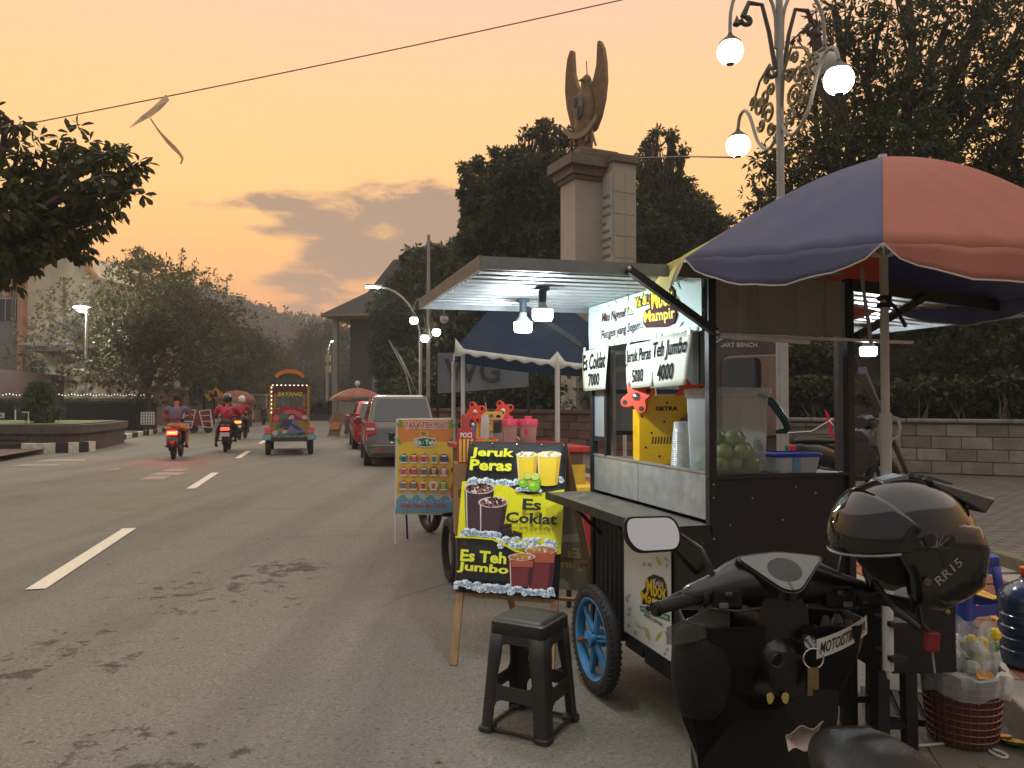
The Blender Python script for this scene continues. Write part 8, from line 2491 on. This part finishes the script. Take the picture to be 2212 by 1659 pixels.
b=MB();b.prism(ogpanel(),(Vector((0,0,0)),VX,VZ,-VY),-.05,0);b.build('tail_panel',mk('ride_red',C(150,54,58),rough=.4,var=.2,scale=4),og)
FO=(Vector((0,0,0)),VX,VZ,-VY)
ro=random.Random(21)
cols=[flat('swirl_'+n,c,rough=.4)for n,c in(('gold',C(160,130,58)),('violet',C(122,116,168)),('teal',C(70,120,112)),('white',C(196,190,190)),('pink',C(206,96,110)),('navy',C(64,66,96)))]
b=MB();b.sheet([(-.53,.52),(.53,.52),(.53,.86),(.3,.98),(-.1,.90),(-.53,.96)],FO,.001);b.build('painted_band',cols[0],og)
lay=0
for(cx_,cz,rx,rz_,rot,ci)in[(-.32,.74,.22,.12,.5,0),(.40,.86,.2,.1,-.3,0),(.05,.78,.1,.3,.4,1),(.28,.68,.26,.09,-.2,1),(-.12,.92,.3,.07,.7,5),(.16,.94,.24,.06,-.9,1),(-.3,.58,.26,.07,.1,2),(.1,.58,.3,.05,-.1,2),(-.2,1.1,.2,.08,.5,2),(.3,1.14,.18,.07,-.5,4),(-.42,1.04,.1,.09,0,4),(.02,1.22,.2,.06,.1,4),(-.05,.86,.08,.2,-.5,5),(.18,.80,.05,.2,1.0,5),(-.45,.62,.09,.07,0,3),(.05,1.06,.1,.05,.5,3),(.48,1.06,.09,.06,.2,3),(-.15,.66,.09,.05,.4,3),(.38,.60,.14,.04,.1,5),(-.36,.82,.12,.05,1.0,2)]:
 lay+=1
 b=MB();b.sheet(ell(cx_*.86,cz,rx*.86,rz_,16,rot),FO,.002+.0006*lay);b.build('painted_swirl',cols[ci],og)
b=MB()
for _ in range(34):
 a=ro.uniform(-.5,.5);b.ball((a,-.012,ro.choice((.51,.53,1.12+.24*math.sqrt(max(0,1-(a/W2)**2))))),.014,.01,.014,6,4)
b.build('studs',M_TAILW,og,kind='stuff')
for s in(-1,1):
 b=MB();b.bar((s*(W2-.03),.02,.5),(s*(W2-.03),.02,1.98),.07);b.build('corner_post',M_OGY,og,bevel=.01)
 b=MB();b.bar((s*(W2-.14),.04,1.1),(s*(W2-.14),.04,1.98),.03);b.build('inner_post',M_OGY,og)
 for y in(.9,1.8,2.7,3.35):
  b=MB();b.bar((s*(W2-.03),y,.5),(s*(W2-.03),y,1.98),.05);b.build('side_post',M_OGY,og)
 b=MB();b.box(s*W2-.02,s*W2+.02,.05,3.35,.5,.95);b.build('side_panel',M_OGT,og)
 b=MB();b.box(s*(W2+.07)-.12,s*(W2+.07)+.12,-.02,.5,.42,.60);b.build('fender',M_OGT,og,bevel=.03)
 b=MB();b.box(s*(W2+.06)-.09,s*(W2+.06)+.09,-.04,.05,.60,.80);b.build('lamp_box',M_OGP,og,bevel=.02)
 Mx=Matrix.Translation((s*(W2+.04),.30,.25))@Matrix.Rotation(R(90),4,'Y')
 b=MB(Mx);b.lathe([(.14,-.08),(.24,-.07),(.25,0),(.24,.07),(.14,.08),(0,.08)],22);b.build('wheel',M_TYRE,og,smooth=True)
 Mx=Matrix.Translation((s*(W2+.04),2.9,.25))@Matrix.Rotation(R(90),4,'Y')
 b=MB(Mx);b.lathe([(.14,-.08),(.24,-.07),(.25,0),(.24,.07),(.14,.08),(0,.08)],22);b.build('wheel',M_TYRE,og,smooth=True)
b=MB();b.box(-W2-.05,W2+.05,-.05,3.5,1.98,2.04);b.build('roof',M_OGB,og,bevel=.02)
b=MB();b.prism([(W2*1.02*math.cos(a),2.04+.26*math.sin(a))for a in np.linspace(0,math.pi,15)],FO,-.04,.03);b.build('roof_crest',mk('crest_dark',C(70,84,70),rough=.5,var=.4,scale=9),og)
arc=[(.45*math.cos(a),2.12+.30*math.sin(a))for a in np.linspace(.42,math.pi-.42,13)]+[(.38*math.cos(a),2.06+.25*math.sin(a))for a in np.linspace(math.pi-.42,.42,13)]
b=MB();b.prism(arc,FO,.03,.07);b.build('arch',M_OGO,og)
b=MB();b.box(-W2+.06,W2-.06,-.006,.012,1.74,1.96);b.build('header_board',mk('header_maroon',C(84,44,46),rough=.5),og)
b=MB();b.box(-W2+.16,W2-.16,.03,.04,1.36,1.72);b.build('rear_pane',milky('ride_pane',C(120,126,120),.5,.1),og)
label_text('SAYANG',FO,-.34,.35,1.66,1.78,flat('ride_letter',C(210,190,40),rough=.4),og,off=.014,bold=.04,shear=.3)
b=MB()
for k in range(9):b.ball((-W2+.08+.115*k,-.02,1.97),.018,None,None,6,4)
for z in np.linspace(1.2,1.9,7):b.ball((-W2+.05,-.03,z),.016,None,None,6,4)
b.build('marker_bulbs',glow('marker_bulb',(1,.85,.55,1),3),og,kind='stuff')
b=MB();b.box(-W2+.08,W2-.08,.8,1.1,.5,1.0);b.box(-W2+.08,W2-.08,1.9,2.2,.5,1.0);b.build('bench_seats',M_OGB,og,kind='stuff')
for(x,y,lab,m_)in((.04,.95,'seated person in a pale cap inside the tourist train, in the middle',HW),(.32,.95,'seated person in a pale cap inside the tourist train, near the yellow right post',HW)):
 t=thing('person',lab,'person',rootmat(og)@Vector((x,y,.75)),RA*.55)
 skin_mesh('body',[(0,0,.25),(0,.02,.55),(0,.02,.70),(0,.03,.80),(0,.03,.90),(-.14,.02,.62),(.14,.02,.62),(-.2,.1,.42),(.2,.1,.42)],[(0,1),(1,2),(2,3),(3,4),(1,5),(1,6),(5,7),(6,8)],[(.12,.09),(.12,.09),.05,.075,.075,.055,.055,.04,.04],M_SKIN,t)
 skin_mesh('shirt',[(0,0,.25),(0,.02,.55),(-.14,.02,.61),(.14,.02,.61),(-.18,.07,.48),(.18,.07,.48)],[(0,1),(1,2),(1,3),(2,4),(3,5)],[(.15,.12),(.15,.12),.075,.075,.06,.06],S3 if x>.2 else B3,t)
 b=MB();b.lathe([(0,.1),(.06,.09),(.095,.04),(.1,0),(.12,-.005)],14,Matrix.Translation((0,.03,.88)));b.build('cap',m_,t,smooth=True)
# ====== ROADSIDE THINGS FAR DOWN THE STREET
rp_=P(772,868,34)
t=thing('street_parasol','red parasol with a yellow and green fringe standing beyond the parked cars','parasol',(rp_.x,34,0))
hz=P(0,838,34).z;rz0=P(0,860,34).z
for k in range(8):
 a0,a1=k*math.pi/4,(k+1)*math.pi/4
 b=MB()
 def fn(u,v):
  a=a0+(a1-a0)*u;r_=1.2*v
  return Vector((r_*math.cos(a),r_*math.sin(a),hz-(hz-rz0)*v**1.7))
 b.grid(fn,5,6);pn=b.build('panel',FABR[0]if k%4 else FABR[2],t,smooth=True,solid=.01)
 b=MB();b.grid(lambda u,v:fn(u,1.0)-VZ*.10*v,5,1);b.build('fringe',[FABR[2],FABR[0],FABR[3],FABR[2]][k%4],pn,solid=.01)
b=MB();b.tube([(0,0,0),(0,0,hz+.1)],.03,8);b.build('pole',M_POLEW,t)
b=MB();b.ball((0,0,hz+.2),.12,None,None,8,6);b.build('finial',M_TISS,t)
q=G(722,944)
t=thing('sandwich_board','small brown sandwich board leaning on the road beside the red parasol','sandwich board',q,.1)
for s in(0,.35):
 pass
b=MB();b.add([(-.28,0,.05),(.22,0,.05),(.36,.28,1.02),(-.06,.28,1.02)],[(0,1,2,3)]);b.build('panel',mk('brown_board',C(122,92,66),rough=.7,var=.3,scale=4),t,solid=.02)
b=MB();b.add([(-.2,.02,.3),(.2,.02,.3),(.27,.14,.62),(-.09,.14,.62)],[(0,1,2,3)]);o_=b.build('poster',mk('orange_poster',C(176,106,62),rough=.6,var=.3,scale=8),t,solid=.004);o_.location=(0,-.03,.02)
for x0_,x1_ in((-.28,-.06),(.22,.36)):
 b=MB();b.bar((x0_,-.02,0),(x1_,.27,1.04),.03);b.bar((x1_,.3,1.04),(x1_+.08,.62,0),.03);b.build('leg',M_WOODP,t,kind='stuff')
q=G(748,938)
t=thing('sandwich_board','second small sandwich board seen edge on between the parasol and the red car','sandwich board',q,-.9)
b=MB();b.add([(-.25,0,.02),(.25,0,.02),(.25,.25,.95),(-.25,.25,.95)],[(0,1,2,3)]);b.build('panel',M_OGB,t,solid=.02)
b=MB();b.add([(-.25,.5,.02),(.25,.5,.02),(.25,.27,.95),(-.25,.27,.95)],[(0,1,2,3)]);b.build('rear_panel',M_WOODP,t,solid=.02)
t=thing('vendor_stand','small white vendor stand with a box under the red parasol','stand',(rp_.x+.5,33.4,0))
b=MB();b.box(-.3,.3,-.2,.2,.0,.8);b.build('cabinet',M_OGB,t);b=MB();b.box(-.25,.2,-.18,.18,.8,1.2);b.build('box',W_,t)
q=P(463,868,47)
t=thing('road_sign','yellow diamond warning sign with a smaller black patched yellow plate on a post','road sign',(q.x,47,.1))
b=MB();b.bar((0,0,0),(0,0,2.2),.06);b.build('post',M_IRON,t)
zc=P(0,852,47).z-.1
M_SIGN=mk('sign_yellow',C(226,172,28),rough=.4,var=.06)
for(x,z,r_)in((.12,zc+.06,.36),(-.26,zc-.08,.30),(.44,zc-.05,.22)):
 b=MB();b.prism(ell(x,z,r_,r_*1.15,4),FO,.05+r_*.05,.07+r_*.05);b.build('plate',M_SIGN,t)
b=MB()
for(x,z,r_,h_)in((.12,zc+.1,.10,.16),(.05,zc-.08,.08,.1),(.18,zc-.08,.07,.12),(-.14,zc-.05,.12,.2)):b.sheet(ell(x,z,r_,h_,7,.4),FO,.1)
b.build('symbol',PDK,t)
q=G(420,935)
t=thing('vendor_cart','red vendor cart with tilted white frames parked by the left kerb','vendor cart',q,.3)
M_REDC=mk('cart_red',C(140,40,44),rough=.6,var=.2)
b=MB();b.box(-.1,.75,-.3,.5,.35,1.0);b.build('body',M_REDC,t)
for(o_,tl_)in((-.30,-.12),(.62,.14)):
 b=MB()
 c4=[Vector((o_+tl_*0-.2,-.34,.30)),Vector((o_+.2,-.34,.26)),Vector((o_+.25-tl_,-.3,1.12)),Vector((o_-.25-tl_,-.3,1.05))]
 for i in range(4):b.bar(c4[i],c4[(i+1)%4],.045)
 b.bar(c4[0].lerp(c4[3],.35),c4[1].lerp(c4[2],.35),.035);b.bar(c4[0].lerp(c4[3],.7),c4[1].lerp(c4[2],.7),.035)
 b.build('white_frame',W_,t,kind='stuff')
for x in(0,.65):
 b=MB();b.lathe([(0,-.03),(.2,-.03),(.2,.03),(0,.03)],16,Matrix.Translation((x,-.3,.2))@Matrix.Rotation(R(90),4,'X'));b.build('wheel',M_TYRE,t)
q=P(319,905,34)
t=thing('wire_basket','small white lattice basket on a post behind the slate shirted rider','basket',(q.x,34,.1))
b=MB()
for k in range(6):
 x=-.28+.112*k;b.bar((x,0,q.z-.35),(x,0,q.z+.2),.04)
for k in range(5):
 z=q.z-.33+.13*k;b.bar((-.28,0,z),(.28,0,z),.04)
b.build('lattice',W_,t,kind='stuff');b=MB();b.bar((0,.05,-.1),(0,.05,q.z-.1),.06);b.build('post',M_IRON,t)
q=G(510,922)
t=thing('vendor_tent','low red domed canopy of a vendor behind the white helmeted rider','canopy',(q.x,q.y,0))
b=MB();b.lathe([(0,2.2),(.6,2.1),(1.0,1.8),(1.15,1.45)],14);b.build('canopy',FABR[0],t,smooth=True,solid=.01)
b=MB()
for a in range(4):b.tube([(1.0*math.cos(a*1.57+.78),1.0*math.sin(a*1.57+.78),0),(1.0*math.cos(a*1.57+.78),1.0*math.sin(a*1.57+.78),1.6)],.025,6)
b.build('poles',M_WPOLE,t,kind='stuff');b=MB();b.box(-.7,.7,-.4,.4,0,.9);b.build('counter',M_REDC,t)
q=G(545,915)
t=thing('vendor_stall','flat roofed vendor stall with a lit pale interior by the far left kerb','stall',(q.x-.6,q.y+4,0),RA)
b=MB();b.box(-1.6,1.6,-.8,.8,2.1,2.2);b.build('roof',M_OGB,t)
b=MB()
for x in(-1.5,1.5):
 for y in(-.7,.7):b.bar((x,y,0),(x,y,2.1),.07)
b.build('posts',M_WPOLE,t,kind='stuff');b=MB();b.box(-1.4,1.4,-.6,.6,0,.95);b.build('counter',mk('stall_tan',C(150,128,92),rough=.7,var=.3,scale=3),t)
b=MB();b.box(-1.4,.2,.5,.56,1.0,1.9);b.build('back_board',mk('stall_pale',C(186,176,140),rough=.7,var=.3,scale=3),t)
for(px0,px1,y,h_,lab)in((655,720,62,1.5,'clipped hedge in a planter at the road end below the traffic signal'),(600,650,66,1.4,'clipped hedge at the road end behind the tourist train')):
 a,c=P(px0,868,y),P(px1,868,y)
 t=thing('road_end_hedge',lab,'hedge',((a.x+c.x)/2,y,0))
 b=MB();b.box(a.x,c.x,y-.6,y+.6,0,.5);b.build('planter_wall',M_CONCD,t,world=True)
 V,F_,tips=leaf_cloud([((a.x+(c.x-a.x)*f,y,h_*.62),((c.x-a.x)*.18,.7,h_*.42),110)for f in(.1,.37,.63,.9)],.3,.14,5,.2,.9,.3,False,int(px0))
 npmesh('foliage',V,F_,LF_MID,t,kind='stuff',world=True)
for i,px in enumerate((388,352,462,562)):
 y=(52,46,58,64)[i];q=P(px,868,y)
 t=thing('brick_gate_post',['red brick gate post behind the vendor cart','red brick gate post with a pale cap near the wire basket','pale gate post behind the diamond road sign','pale post behind the tourist train'][i],'gate post',(q.x,y,0))
 b=MB();b.box(-.45,.45,-.45,.45,0,2.3 if i<2 else 2.0);b.build('shaft',M_BRK[1]if i<2 else M_HALL,t)
 b=MB();b.box(-.55,.55,-.55,.55,2.3 if i<2 else 2.0,2.5 if i<2 else 2.15);b.build('cap',M_HALL,t)
# ====== HAZE
m=bpy.data.materials.new('haze_air');m.use_nodes=True
t=m.node_tree;t.nodes.clear()
pv=t.nodes.new('ShaderNodeVolumePrincipled');mo_=t.nodes.new('ShaderNodeOutputMaterial')
pv.inputs['Color'].default_value=(.95,.94,.93,1);pv.inputs['Density'].default_value=HAZE_D;pv.inputs['Anisotropy'].default_value=.2
t.links.new(pv.outputs[0],mo_.inputs['Volume'])
b=MB();b.box(-660,660,-170,770,-1.02,110)
hz_=b.build('haze',m,None,kind='stuff');hz_['label']='thin evening haze over the whole street'
